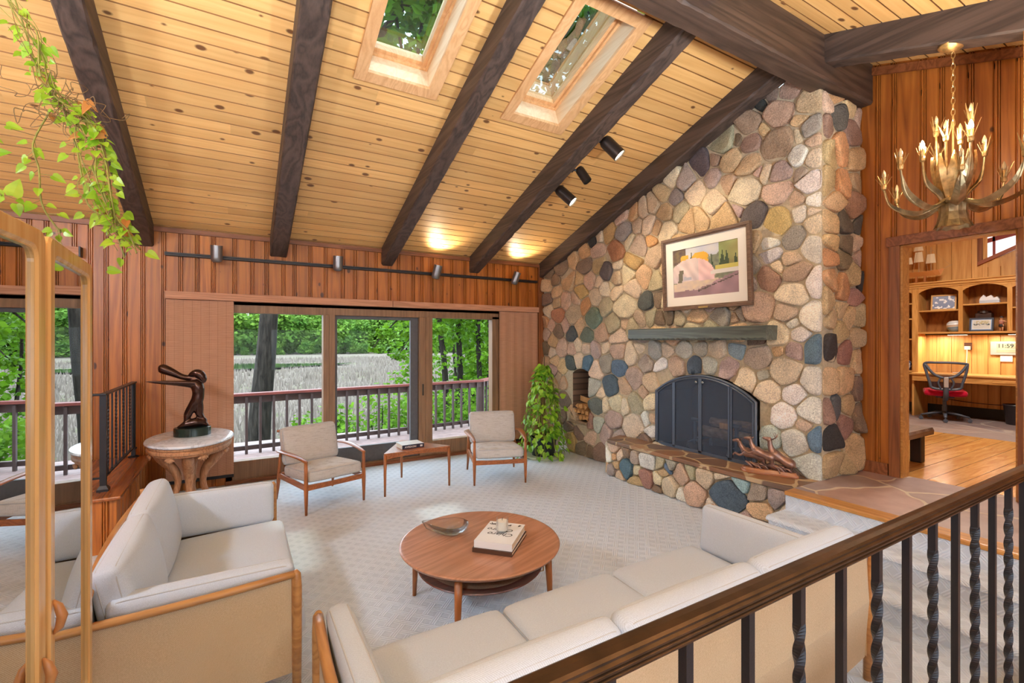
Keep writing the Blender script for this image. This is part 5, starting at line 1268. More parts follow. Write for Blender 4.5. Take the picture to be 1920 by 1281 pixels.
for k in range(560):
    z = rv.uniform(.03, 1.40) ** 1.0; a = rv.uniform(0, 6.283); r = prad(z) * rv.uniform(.72, 1.08)
    if z < .28 and rv.random() < .35: continue
    p = Vector((math.cos(a) * r, math.sin(a) * r, z)); out = Vector((math.cos(a), math.sin(a), 0))
    L = rv.uniform(.06, .105); d = out * rv.uniform(.2, .8) + Vector((rv.gauss(0, .4), rv.gauss(0, .4), rv.uniform(-1.0, -.1)))
    tgt = ml2 if rv.random() < .42 else ml
    tgt.leaf(p, d, out * .8 + Vector((0, 0, .7)), L, L * .82)
for k in range(46):
    a = rv.uniform(0, 6.283); z = rv.uniform(.5, 1.35); P = []
    for j in range(6):
        zz = z - j * rv.uniform(.07, .16); r = prad(max(.1, zz)) * rv.uniform(.85, 1.06); a += rv.gauss(.12, .12); P.append((math.cos(a) * r, math.sin(a) * r, max(.03, zz)))
    ms.tube(catmull(P, 4), .0035, 4)
for p, d in (((.26, -.1, .9), (1, -.2, .4)), ((.3, -.12, .72), (1, -.1, -.3)), ((.38, -.1, .2), (1, 0, -.2))): ml2.leaf(p, d, (0, -1, .6), .1, .09)
# larger leaves spilling at the foot, kept above the carpet
ml.build('leaves', M['pothos'], pp); ml2.build('bright_leaves', M['pothos2'], pp); ms.build('vines', M['vinestem'], pp)

# ---------------------------------------------------------------- bronze deer on a wooden plinth
M['antlerb'] = plain('red_brown_bronze', rgb(150, 118, 106), .32, .7, nz=.4, nscale=14)
dr = thing('deer_sculpture', 'small bronze of leaping deer on a shaped wooden base at the hearth corner', 'sculpture', (4.44, 2.66, UF), math.radians(-69))
mb = MB(); outl = []
for k in range(48):
    a = 6.283 * k / 48; x = math.cos(a) * .25; y = math.sin(a) * (.085 + .022 * math.cos(2 * a) - .0) + .02 * math.sin(x * 14); outl.append((x, y))
vs = []; lv = [(1.0, 0), (1.02, .012), (1.0, .024), (.95, .03), (.94, .042), (.90, .048)]
mb2 = MB(); n = len(outl)
for s_, z in lv: vs += [(x * s_, y * (1 - (1 - s_) * 2), z) for x, y in outl]
fs = [(i * n + k, i * n + (k + 1) % n, (i + 1) * n + (k + 1) % n, (i + 1) * n + k) for i in range(len(lv) - 1) for k in range(n)] + [tuple(range(n - 1, -1, -1)), tuple((len(lv) - 1) * n + k for k in range(n))]
mb.add(vs, fs); mb.build('wooden_base', wood('plinth', rgb(178, 118, 84), rgb(138, 84, 54), axis=0, rough=.25, coat=.3), dr, smooth=True, angle=50)
mb = MB(); rn = random.Random(8)
for k in range(26):
    x = rn.uniform(-.16, .2); y = rn.uniform(-.05, .05); mb.tube([(x, y, .045), (x - .03, y + rn.uniform(-.01, .01), .06 + rn.uniform(0, .03)), (x - .07, y + rn.uniform(-.02, .02), .055 + rn.uniform(0, .06))], [.008, .011, .004], 6)
mb.build('ground_brush', M['antlerb'], dr, smooth=True)
def deer(x, y, z, tilt, s_, ant):
    """running deer heading -x"""
    mb = MB(); Mx = T(x, y, z) @ rotm('Y', tilt) @ Matrix.Scale(s_, 4)
    mb.tube(catmull([(.10, 0, .0), (.05, 0, .01), (-.02, 0, .006), (-.08, 0, .012)], 4), [.018, .032, .040, .043, .041, .037, .034, .034, .037, .041, .042, .038, .028], 10, M=Mx)
    mb.tube(catmull([(-.07, 0, .015), (-.11, 0, .05), (-.135, 0, .085)], 4), [.034, .030, .025, .022, .020, .018, .017, .017, .017], 8, M=Mx)
    mb.tube(catmull([(-.128, 0, .088), (-.155, 0, .083), (-.185, 0, .07)], 3), [.016, .020, .019, .016, .012, .010, .006], 8, M=Mx)
    for sy in (-1, 1):
        mb.tube([(-.125, sy * .008, .098), (-.115, sy * .022, .112)], [.005, .001], 5, M=Mx)
        mb.tube(catmull([(-.07, sy * .015, .0), (-.10, sy * .016, -.035), (-.145, sy * .016, -.03), (-.15, sy * .016, -.05)], 3), [.014, .012, .01, .008, .007, .006, .005, .005, .005, .004], 6, M=Mx)
        mb.tube(catmull([(.08, sy * .014, .0), (.10, sy * .016, -.04), (.145, sy * .016, -.05), (.18, sy * .016, -.085)], 3), [.02, .018, .015, .011, .008, .007, .006, .005, .005, .004], 6, M=Mx)
        if ant:
            b = Vector((-.123, sy * .007, .098)); mb.tube([b, b + V(.015, sy * .02, .03), b + V(.005, sy * .03, .065)], [.004, .003, .001], 5, M=Mx); mb.tube([b + V(.015, sy * .02, .03), b + V(-.02, sy * .024, .055)], [.003, .001], 5, M=Mx)
    mb.tube([(.10, 0, .008), (.118, 0, .016)], [.007, .002], 5, M=Mx)
    o = mb.build('deer', M['antlerb'], dr, smooth=True); return o
deer(-.14, .025, .155, 12, 1.15, False); deer(-.05, -.03, .185, 20, 1.1, False); deer(.10, .01, .15, 30, 1.25, True)
mb = MB(); mb.tube([(-.04, .02, .06), (.02, .0, .085), (.10, .0, .07), (.17, .01, .05)], [.02, .03, .03, .012], 8); mb.build('rocky_bank', M['antlerb'], dr, smooth=True)

# ---------------------------------------------------------------- iron stair railing in the foreground
M['cap'] = plain('bronze_cap_rail', rgb(70, 50, 34), .3, .6, nz=.35, nscale=20, bump=.08, bscale=80)
t_ = thing('stair_railing', 'black iron railing with a moulded bronze handrail and twisted bars in the foreground', 'railing', (1.2, .48, UF))
zt = 1.335 - UF; prof = [(-.020, zt - .026), (-.0235, zt - .0235), (-.0235, zt - .0205), (-.019, zt - .0185), (-.0225, zt - .0165), (-.0225, zt - .0135), (-.018, zt - .0115), (-.0215, zt - .0095), (-.0215, zt - .0065), (-.0165, zt - .0045), (-.0165, zt - .001), (-.012, zt + .0015), (0, zt + .0025), (.012, zt + .0015), (.0165, zt - .001), (.0165, zt - .0045), (.0215, zt - .0065), (.0215, zt - .0095), (.018, zt - .0115), (.0225, zt - .0135), (.0225, zt - .0165), (.019, zt - .0185), (.0235, zt - .0205), (.0235, zt - .0235), (.020, zt - .026)]
mb = MB(); mb.prism(prof, -2.6, 1.42, axis=0); mb.build('handrail', M['cap'], t_)
mb = MB(); mb.box(-2.6, 1.42, -.011, .011, zt - .032, zt - .0235); mb.box(-2.6, 1.42, -.011, .011, .08, .092); mb.build('channel', M['iron'], t_)
xs_ = [.587, .742, .897, 1.05, 1.204, 1.354, 1.502, 1.65, 1.792, 1.935, 2.08]
allx = [x - 1.2 for x in xs_] + [.432 - 1.2 - .153 * k for k in range(13)] + [2.225 - 1.2, 2.37 - 1.2]
for i, x in enumerate(sorted(allx)):
    j = round((x + 1.2 - .587) / .15); mb = MB()
    if j % 2 == 0: twist_bar(mb, x, 0, .09, zt - .03, .0155, 6, .12, .90, 120)
    else: mb.box(x - .0075, x + .0075, -.0075, .0075, .09, zt - .03)
    mb.build('baluster', M['iron'], t_)
mb = MB(); mb.box(1.40, 1.43, -.015, .015, 0, zt - .02); mb.build('post', M['iron'], t_)
mb = MB(); mb.box(-2.62, -2.59, -.015, .015, 0, zt - .02); mb.build('post', M['iron'], t_)

# ---------------------------------------------------------------- chandelier of hammered leaves
M['gilt'] = plain('gilded_metal', rgb(206, 170, 112), .35, .85, nz=.35, nscale=30, bump=.2)
M['oldsilver'] = plain('tarnished_metal', rgb(176, 156, 118), .35, .85, nz=.45, nscale=16, bump=.2)
M['bulb_on'] = emis('lit_bulb', (1, .86, .6, 1), 60); M['bulb_off'] = plain('clear_bulb', rgb(196, 168, 128), .15)
ch = thing('chandelier', 'gilded metal chandelier with leaf-shaped arms and candle bulbs hanging before the doorway', 'chandelier', (4.56, 1.34, 2.60))
ZT = zb(1.34) - .235 - 2.60 + .01
mb = MB(); mb.lathe([(0, ZT), (.085, ZT), (.085, ZT - .012), (.075, ZT - .02), (.05, ZT - .04), (.02, ZT - .055), (0, ZT - .06)], 24); mb.build('canopy', M['gilt'], ch, smooth=True, angle=40)
mb = MB(); z = ZT - .06; k = 0
while z > .78:
    P = [(math.cos(a) * .011 if k % 2 else 0, 0 if k % 2 else math.cos(a) * .011, z - .024 + math.sin(a) * .026) for a in [6.283 * j / 10 for j in range(10)]]
    mb.tube(P, .0028, 5, closed=True); z -= .042; k += 1
mb.tube([(0, 0, z + .03), (0, 0, .3)], .007, 6); mb.build('chain', M['gilt'], ch)
mb = MB()
for j in range(10):   # crinkled cup at the bottom
    a = 6.283 * j / 10; d = Vector((math.cos(a), math.sin(a), 0)); w = Vector((-d.y, d.x, 0)); 
    A = [d * r + w * (-.028 - .006 * q) + V(0, 0, z) for q, (r, z) in enumerate(((.07, .16), (.066, .10), (.078, .04), (.098, .0)))]; C_ = [d * (r + .014) + V(0, 0, z) for r, z in ((.07, .16), (.066, .10), (.078, .04), (.098, -.012))]; B = [d * r + w * (.028 + .006 * q) + V(0, 0, z) for q, (r, z) in enumerate(((.07, .16), (.066, .10), (.078, .04), (.098, .0)))]
    mb.quadstrip(A, C_); mb.quadstrip(C_, B)
mb.lathe([(0, .01), (.06, .01), (.062, .16), (.085, .18), (.075, .205), (0, .21)], 20); mb.build('leaf_cup', M['oldsilver'], ch)
rn = random.Random(2)
def candle_arm(a, r, zend, zlow, lit, big):
    d = Vector((math.cos(a), math.sin(a), 0)); w = Vector((-d.y, d.x, 0))
    c = catmull([d * .06 + V(0, 0, .18), d * (r * .5) + V(0, 0, zlow), d * (r * .88) + V(0, 0, zlow + (zend - zlow) * .35), d * r + V(0, 0, zend)], 5)
    mb = MB(); mb.tube(c, [.012 - .005 * i / len(c) for i in range(len(c))], 6)
    if big:      # curled leaf blade wrapped round the arm
        n = len(c); A = []; B = []; C2 = []
        for i, p in enumerate(c[:int(n * .9)]):
            ww = .038 * math.sin(PI * min(1, (i + 1) / (n * .9))) ** .7; A.append(p + w * ww + V(0, 0, .018)); B.append(p - w * ww + V(0, 0, .018)); C2.append(p - V(0, 0, .012))
        mb.quadstrip(A, C2); mb.quadstrip(C2, B)
    arm = mb.build('arm', M['oldsilver'] if big else M['gilt'], ch)
    e = d * r + V(0, 0, zend); mb = MB()
    mb.lathe([(.006, -.01), (.016, .0), (.019, .02), (.014, .07), (.016, .085), (0, .085)], 10, c=e)
    for j in range(7):
        b = 6.283 * j / 7 + rn.uniform(-.2, .2); f = Vector((math.cos(b), math.sin(b), 0)); q = e + f * .014 + V(0, 0, .03); t_ = e + f * rn.uniform(.03, .06) + V(0, 0, rn.uniform(.09, .15))
        mb.taper(q, t_, .015, .003, .003, .002, up=(-f.y, f.x, 0))
    mb.build('leaf_holder', M['gilt'], ch)
    mb = MB(); mb.lathe([(0, .085), (.010, .088), (.0145, .105), (.0125, .125), (.006, .145), (0, .155)], 10, c=e); mb.build('bulb', M['bulb_on'] if lit else M['bulb_off'], ch, smooth=True)
    return e
vd = math.atan2(4.56, 1.34); v0 = math.atan2(1.34, 4.56)
side = v0 - PI / 2      # towards image right
lit_pts = []
for k in range(8):
    a = side + k * PI / 4 + .1; lit = k in (5, 6) if False else False
    candle_arm(a, .40 + .04 * (k % 2), .30 + .05 * (k % 3), .12, False, True)
for k in range(4):
    a = side + k * PI / 2 + .5; e = candle_arm(a, .19, .50 + .05 * (k % 2), .24, k in (2, 3), True)
    if k in (2, 3): lit_pts.append(e)
for k in range(4): candle_arm(side + k * PI / 2 + 1.1, .085 + .02 * (k % 2), .62 + .09 * (k % 2), .30, False, False)
mb = MB()
for j in range(9):
    a = 6.283 * j / 9; d = Vector((math.cos(a), math.sin(a), 0)); w = Vector((-d.y, d.x, 0)); A = []; B = []; C2 = []
    for i in range(9):
        t = i / 8; r = .06 + .05 * math.sin(t * PI * .7) + .02 * t; z = .20 + t * .33; ww = .036 * math.sin(PI * (t * .85 + .13)) * (1 + .18 * (i % 2)); p = d * r + V(0, 0, z); A.append(p + w * ww - d * .01); B.append(p - w * ww - d * .01); C2.append(p + d * .004)
    mb.quadstrip(A, C2); mb.quadstrip(C2, B)
mb.build('acanthus_leaves', M['gilt'], ch, smooth=True)
CHLIT = [Vector((4.56, 1.34, 2.60)) + e + V(0, 0, .12) for e in lit_pts]
# ---------------------------------------------------------------- outside: deck, marsh, trees
def ground_mat():
    t = NT('marsh_ground'); vec = t.coord()
    n = t.noise(vec, .05, 5, .6); n2 = t.noise(t.coord((1, .35, 1)), .5, 5, .65); f = t.math('ADD', t.math('MULTIPLY', n, .7), t.math('MULTIPLY', n2, .45))
    col = t.ramp(f, [(.35, rgb(70, 84, 44)), (.5, rgb(94, 90, 74)), (.62, rgb(108, 98, 92)), (.75, rgb(80, 92, 50))])
    t.bsdf(col, .95, 0, t.bump(n2, .8, .4), Specular_IOR_Level=.05); return t.m
mb = MB(); nx, ny = 60, 60; vs = []; fs = []
def gz(x, y):
    k = min(1, max(0, (y - 9.5) / 16)); k = k * k * (3 - 2 * k); return -1.5 - 1.5 * k + .25 * mnoise.noise(Vector((x * .05, y * .05, 0))) * k
gx = [-160 + 380 * i / nx for i in range(nx + 1)]; gy = [7.2 + 300 * (i / ny) ** 2.2 for i in range(ny + 1)]
for y in gy:
    for x in gx: vs.append((x, y, gz(x, y) if y < 230 else gz(x, y) + (y - 230) * .02))
for j in range(ny):
    for i in range(nx): a = j * (nx + 1) + i; fs.append((a, a + 1, a + nx + 2, a + nx + 1))
mb.add(vs, fs); struct(mb.build('ground', ground_mat(), smooth=True), 'flat marsh of pale reeds beyond the deck')
t = NT('pond_water'); t.bsdf(rgb(36, 52, 34), .06, 0, None); M['water'] = t.m
mb = MB(); N = 60; vs = [];
for k in range(N):
    a = 6.283 * k / N; vs.append((-14 + math.cos(a) * (34 + 2 * math.sin(a * 5)), 98 + math.sin(a) * (13 if math.cos(a) < .3 else 13 - 8 * (math.cos(a) - .3)) + math.sin(a * 7) * .8, -2.66))
mb.add(vs, [tuple(range(N))]); struct(mb.build('water', M['water']), 'dark pond in the marsh')
rg = random.Random(5)
# reeds: uncountable
mr = MB()
for k in range(32000):
    y = 12 + 128 * rg.random() ** 1.35; x = -.35 * y + rg.random() * y * 1.05
    if math.hypot((x + 14) / 36, (y - 98) / 15) < 1: continue
    z = gz(x, y); h = rg.uniform(.5, 1.0) * (1 if y > 18 else .7); w = .02 + .0011 * y; a = rg.uniform(0, 3.14); dx, dy = math.cos(a) * w, math.sin(a) * w; lx, ly = rg.gauss(0, .15), rg.gauss(0, .15)
    mr.rr = rg.random() * .6 + .2
    mr.add([(x - dx, y - dy, z - .02), (x + dx, y + dy, z - .02), (x + lx, y + ly, z + h)], [(0, 1, 2)])
o = mr.build('marsh_reeds', leafmat('reed', rgb(112, 102, 92), rgb(130, 121, 113), .3, .8, .05, .3, attr=True)); tag(o, 'pale dry reeds covering the marsh beyond the deck railing', 'reeds', kind='stuff')
mr = MB()
for k in range(5000):
    y = 10 + 6 * rg.random(); x = -2 + 10 * rg.random(); z = gz(x, y); h = rg.uniform(.35, .8); a = rg.uniform(0, 3.14); dx, dy = math.cos(a) * .02, math.sin(a) * .02; mr.rr = rg.random() * .6 + .3
    mr.add([(x - dx, y - dy, z - .02), (x + dx, y + dy, z - .02), (x + rg.gauss(0, .15), y + rg.gauss(0, .15), z + h)], [(0, 1, 2)])
o = mr.build('bank_grass', leafmat('bank_grass', rgb(78, 116, 38), rgb(108, 142, 58), .35, .7, .1, .8, attr=True)); tag(o, 'bright green grass on the bank below the deck', 'grass', kind='stuff')

# deck
M['deckpaint'] = plain('deck_red_brown', rgb(128, 66, 58), .6, nz=.15, nscale=6); M['deckgrey'] = plain('deck_grey_brown', rgb(76, 62, 60), .65, nz=.15, nscale=8)
mb = MB(); y = WN + .16; i = 0
while y < 9.7: mb.box(-3.5, 6.4, y, y + .135, -.11, -.075); y += .14
struct(mb.build('floor_deck', M['pinky']), 'weathered pinkish deck boards outside the window')
pA = Vector((-3.3, 8.42, 0)); pB = Vector((4.62, 9.24, 0)); pC = Vector((5.35, 9.9, 0)); pD = Vector((5.35, 13.0, 0))
t_ = thing('deck_railing', 'wooden deck railing with a red-brown cap and square balusters outside the window', 'railing', (0, 0, -.075))
def rail_seg(a, b):
    d = (b - a).normalized(); L = (b - a).length; ang = math.atan2(d.y, d.x); Mx = T(a.x, a.y, 0) @ rotm('Z', math.degrees(ang))
    mb = MB(); mb.box(-.02, L + .02, -.08, .08, .945, .985, Mx); mb.build('cap_rail', M['deckpaint'], t_)
    mb = MB(); mb.box(0, L, -.03, .03, .825, .944, Mx); mb.build('top_beam', M['deckgrey'], t_)
    mb = MB(); mb.box(0, L, -.025, .02, .06, .13, Mx); mb.build('bottom_beam', M['deckgrey'], t_)
    k = .05
    while k < L - .02:
        mb = MB(); mb.box(k - .019, k + .019, -.065, -.026, .0, .93, Mx); mb.build('baluster', M['deckgrey'], t_); k += .20
rail_seg(pA, pB); rail_seg(pB, pC)
mb = MB(); mb.box(pB.x - .05, pB.x + .05, pB.y - .0, pB.y + .1, 0, .94); mb.build('post', M['deckgrey'], t_)

# trees -------------------------------------------------------------
M['oakbark'] = plain('oak_bark', rgb(88, 78, 70), .95, nz=.4, nscale=10, bump=1.0, bscale=14)
def bark():
    t = NT('furrowed_bark'); v = t.coord((1, 1, .16)); n = t.noise(v, 14, 5, .65, .6); col = t.ramp(n, [(.32, rgb(28, 25, 23)), (.55, rgb(52, 47, 42)), (.75, rgb(72, 66, 60))]); t.bsdf(col, .95, 0, t.bump(n, 1.0, .06), Specular_IOR_Level=.1); return t.m
M['bark2'] = bark()
M['leafA'] = leafmat('maple_leaf', rgb(64, 108, 18), rgb(110, 150, 33), .45, .5, .2, .7, attr=True)
M['leafB'] = leafmat('far_leaf', rgb(60, 98, 34), rgb(112, 144, 54), .3, .7, .1, .12, attr=True)
M['leafC'] = leafmat('shrub_leaf', rgb(78, 124, 28), rgb(124, 162, 48), .4, .6, .15, 1.2, attr=True)
def crown(blobs, n, L, seed, flat=.7):
    rn = random.Random(seed); mb = MB(); wts = [b[3] ** 2 for b in blobs]
    for k in range(n):
        cx, cy, cz, r = rn.choices(blobs, wts)[0]
        d = Vector((rn.gauss(0, 1), rn.gauss(0, 1), rn.gauss(0, 1))).normalized(); rad = r * (rn.random() ** .35); p = Vector((cx, cy, cz)) + Vector((d.x, d.y, d.z * flat)) * rad
        mb.rr = .2 + .6 * rn.random(); nn = (d * .5 + Vector((rn.gauss(0, .5), rn.gauss(0, .5), .6 + rn.gauss(0, .4)))).normalized(); dd = Vector((rn.gauss(0, 1), rn.gauss(0, 1), -.3 + rn.gauss(0, .4)))
        l = L * rn.uniform(.7, 1.3); mb.card(p, dd, nn, l, l * .8)
    return mb
def tree(name, label, base, trunkpts, r0, r1, crownmb, limbs=(), group=None, leaf='leafA', cat='tree'):
    t_ = thing(name, label, cat, base, 0, group)
    c = catmull(trunkpts, 6); n = len(c); mb = MB(); mb.tube(c, [r0 + (r1 - r0) * i / (n - 1) for i in range(n)], 14); mb.build('trunk', M['bark2'], t_, smooth=True)
    for L in limbs:
        c = catmull(L[0], 5); n = len(c); mb = MB(); mb.tube(c, [L[1] + (L[2] - L[1]) * i / (n - 1) for i in range(n)], 8); mb.build('limb', M['bark2'], t_, smooth=True)
    if crownmb: crownmb.build('crown', M[leaf], t_)
    return t_
# the big trunk by the deck, its limbs and crown overhead (seen through the skylights)
bx, by = .50, 14.8; bz = gz(bx, by) - .05
tree('oak_tree', 'thick dark oak trunk beyond the deck in the left window pane', (bx, by, bz),
     [(0, 0, 0), (.06, -.05, 1.6), (.20, -.15, 3.3), (.36, -.25, 5.2), (.9, -1.2, 8.5), (1.6, -2.4, 11.5)], .315, .15,
     crown([(2.6, -4.2, 11.2, 2.4), (1.4, -2.2, 12.6, 2.2), (3.6, -6.0, 11.4, 2.0), (0, -4, 12.4, 2.2), (2.2, -6.8, 12.6, 2.0), (-2.5, -1.5, 11.5, 2.2)], 3800, .26, 3),
     [([(.9, -1.2, 8.5), (1.8, -3.0, 10.0), (2.6, -4.8, 11.0), (3.2, -6.5, 12.0)], .13, .03), ([(1.8, -3.0, 10.0), (1.4, -4.4, 11.4), (1.5, -5.8, 12.8)], .08, .02), ([(2.4, -4.4, 10.8), (3.4, -5.2, 11.8), (4.2, -5.6, 13)], .06, .02), ([(.9, -1.2, 8.5), (-.6, -2.2, 10.8), (-1.8, -2.6, 12.2)], .1, .03)])
cl = random.Random(6)
for i, (x, y, tp, r, lab, bl) in enumerate((
    (5.80, 14.0, [(0, 0, 0), (-.02, 0, 1.6), (-.10, .0, 3.0), (-.22, .1, 4.2), (-.30, .2, 6.5), (-.2, .2, 9)], .115, 'forked dark maple trunk, leftmost in the right window pane', [(-.6, -.3, 4.7, 1.1), (.2, -.8, 5.4, 1.1), (-.2, .5, 6.6, 1.6), (-1.6, -.5, 4.5, .9), (.1, -1.8, 8.6, 2.0), (.6, .2, 4.1, .7)]),
    (6.35, 14.2, [(0, 0, 0), (.02, 0, 2), (-.06, 0, 4.2), (-.05, .1, 7), (.1, 0, 10)], .12, 'straight dark maple trunk, second from the left in the right pane', [(.2, -.4, 4.9, 1.0), (.4, .4, 6.4, 1.6), (.1, -2.4, 9.2, 2.1), (-.1, -.6, 3.9, .6)]),
    (6.72, 13.5, [(0, 0, 0), (0, 0, 2), (-.06, 0, 4.2), (0, 0, 7), (.1, 0, 10)], .10, 'slim dark maple trunk, third from the left in the right pane', [(.3, -.2, 4.8, 1.0), (.2, .2, 6.8, 1.6), (.6, -3, 9.6, 2.2), (.2, -.5, 3.7, .6)]),
    (7.02, 13.3, [(0, 0, 0), (.0, 0, 2), (.0, 0, 4.2), (-.15, 0, 7), (-.2, 0, 10)], .15, 'pale grey maple trunk at the right edge of the right pane', [(.6, 0, 5.0, 1.2), (.5, -1.0, 6.8, 1.7), (1.2, -4, 10, 2.2)]))):
    z = gz(x, y) - .05
    lm = [([(-.22, .1, 4.2), (-.6, .0, 5.0), (-1.3, -.2, 5.7)], .07, .02)] if i == 0 else [([tp[2], (tp[2][0] + .4, tp[2][1] - .5, tp[2][2] + 1.0), (tp[2][0] + .7, tp[2][1] - 1.5, tp[2][2] + 2.4)], .05, .015)]
    tree('maple_tree', lab, (x, y, z), tp, r, r * .5, crown(bl + [(cl.uniform(-.6, .6), cl.uniform(-.4, .4), zq, cl.uniform(.35, .6)) for zq in (2.2, 3.0, 3.7, 4.5, 5.2)], 2600, .16, 30 + i), lm, 'maples by the deck corner')
# high crowns of two taller maples, seen only through the skylights
for i, (x, y, lab, bl) in enumerate(((4.44, 12.6, 'tall maple whose crown shows through the left skylight', [(-1.24, -2.4, 11.2, 1.6), (-.64, -3.6, 12.6, 1.8), (-2.14, -3.2, 12.0, 1.6), (-.44, -1.6, 13.2, 2.0), (-1.64, -4.6, 13.6, 2.0), (.16, -4.8, 12.2, 1.5)]), (7.6, 11.2, 'tall maple whose crown shows through the right skylight', [(-1.4, -2.6, 10.6, 1.6), (-.4, -3.6, 11.4, 1.7), (-2.4, -3.0, 12.0, 1.8), (-1.0, -1.4, 12.2, 1.8), (-1.6, -4.6, 12.6, 2.0), (.4, -2.2, 10.8, 1.4), (-3.0, -1.6, 11.2, 1.5)]))):
    z = gz(x, y) - .05; rn = random.Random(70 + i)
    a = bl[0]; b = bl[3]
    tree('tall_maple_tree', lab, (x, y, z), [(0, 0, 0), (.0, .0, 4), (.05, -.1, 6.5), (.1, -.6, 8), (.3, -1.4, 12)], .13, .05, crown(bl, 5200, .2, 90 + i), [([(.1, -.6, 8), (bl[0][0] * .6, -1.8, 10), bl[1][:3]], .07, .02), ([(.12, -.8, 9), (bl[2][0] * .6, -2, 10.8), bl[4][:3]], .06, .015), ([(.2, -1.1, 10.5), (bl[5][0], -2.4, 11.6), (bl[5][0] * 1.4, -4.0, 12.6)], .045, .012)])
# leafy branch reaching into the middle pane
t_ = thing('maple_branch', 'leafy maple branch drooping into the top right of the middle pane', 'branch', (4.05, 10.75, 2.45))
def bs(P): return [(x * .76, y, z) for x, y, z in P]
mb = MB(); mb.tube(catmull(bs([(2.6, 2.4, 1.2), (0, .2, .1), (-1.0, -.3, -.1), (-1.7, -.5, -.55), (-2.0, -.5, -.85)]), 5), [.035 - .0014 * i for i in range(21)], 6); mb.tube(catmull(bs([(0, .2, .1), (-.8, -.5, -.5), (-1.4, -.6, -1.1)]), 4), .010, 5); mb.tube(catmull(bs([(.2, .3, .1), (-.9, .1, .5), (-2.2, -.2, .25)]), 4), .011, 5); mb.build('twigs', M['bark2'], t_)
crown([(x * .76, y, z, r * .85) for x, y, z, r in [(-.5, -.1, .05, .5), (-1.1, -.4, -.1, .42), (-1.6, -.5, -.5, .30), (-1.95, -.5, -.85, .16), (-.8, -.5, -.5, .38), (-1.3, -.6, -1.02, .24), (-.3, -.2, -.75, .34), (-1.2, 0, .32, .35), (-2.0, -.2, .15, .3), (-.6, -.4, -1.1, .2), (.0, -.2, -.4, .4), (-.2, .1, .4, .5), (-2.4, -.1, .3, .25)]], 2300, .10, 77, .4).build('leaves', M['leafA'], t_)
for i, (x, y, lab) in enumerate(((7.4, 17.0, 'young leafy maple behind the forked trunk'), (8.5, 17.8, 'young leafy maple behind the middle trunks'), (9.6, 18.2, 'young leafy maple behind the pale grey trunk'), (6.7, 19.5, 'young leafy maple farther back by the marsh edge'))):
    z = gz(x, y) - .05; rn = random.Random(400 + i)
    tree('young_maple_tree', lab + ' in the right pane', (x, y, z), [(0, 0, 0), (.05, 0, 2), (-.05, .1, 4), (0, .1, 7)], .07, .03, crown([(rn.uniform(-.7, .7), rn.uniform(-.6, .6), zz_, rn.uniform(.7, 1.1)) for zz_ in (1.0, 1.7, 2.5, 3.2, 4.0, 4.8, 5.6, 6.4, 7.2)], 2000, .20, 410 + i), (), 'maples by the deck corner')
# shrubs just below the deck
shr = [(1.3, 11.0, .75, .5, 'yellow-green shrub behind the left armchair'), (2.1, 12.2, .8, .55, 'small green shrub behind the mullion'), (3.0, 11.4, 1.1, .95, 'tall green shrub in the lower middle pane'), (3.9, 11.9, 1.0, .85, 'green shrub at the right of the middle pane'), (4.9, 11.6, 1.15, 1.0, 'dense bright shrub at the left of the right pane'), (5.9, 11.6, 1.2, 1.05, 'dense bright shrub in the middle of the right pane'), (6.7, 11.4, 1.2, 1.1, 'dense bright shrub by the deck corner')]
for i, (x, y, r, h, lab) in enumerate(shr):
    z = gz(x, y); t_ = thing('shrub', lab + ', below the deck railing', 'shrub', (x, y, z), 0, 'shrubs below the deck')
    top = -z + h - .35
    b_ = [(0, 0, top * .35, r * .8), (-.3 * r, .1, top * .6, r * .6), (.35 * r, 0, top * .65, r * .6), (0, 0, top * .85, r * .5)]
    crown(b_, 900, .12, 50 + i, 1.0).build('leaves', M['leafC'], t_)
    mb = MB(); mb.tube([(0, 0, -.05), (.03, 0, top * .4), (.06, .02, top * .8)], [.03, .02, .01], 6); mb.tube([(0, 0, .1), (-.2, .05, top * .6)], .012, 5); mb.build('stem', M['bark2'], t_)
# tree line across the marsh: each tree is its own thing, sharing a few crowns
protos = []
for k in range(5):
    rn = random.Random(200 + k); bl = [(0, 0, 7, 5.5), (0, 0, 12, 4.5)] + [(rn.uniform(-4, 4), rn.uniform(-3, 3), rn.uniform(2.5, 16), rn.uniform(2.2, 3.8)) for _ in range(8)]
    protos.append((crown(bl, 1500, 1.35, 210 + k, .9).mesh('crown'), MB().tube([(0, 0, -1), (0, .3, 6), (.3, .2, 12)], [.45, .35, .15], 7).mesh('trunk')))
for c_, tk in protos: c_.materials.append(M['leafB']); tk.materials.append(M['bark2'])
rn = random.Random(31)
for row, (yy, n) in enumerate(((190, 40), (212, 42), (240, 38))):
    for i in range(n):
        x = -95 + 270 * (i + rn.uniform(.1, .9)) / n; y = yy + rn.uniform(-6, 6) - (.0 * x)
        cme, tme = protos[rn.randrange(5)]; s = rn.uniform(.75, 1.15) * (1 + .22 * row)
        t_ = thing('woodland_tree', 'round green tree in the wooded line on the far side of the marsh', 'tree', (x, y, gz(x, y) + (max(0, y - 230) * .02) - .1), rn.uniform(0, 6.28), 'trees across the marsh')
        for nm, me in (('crown', cme), ('trunk', tme)):
            o = bpy.data.objects.new(nm, me); COL.objects.link(o); o.parent = t_; o.scale = (s, s, s)
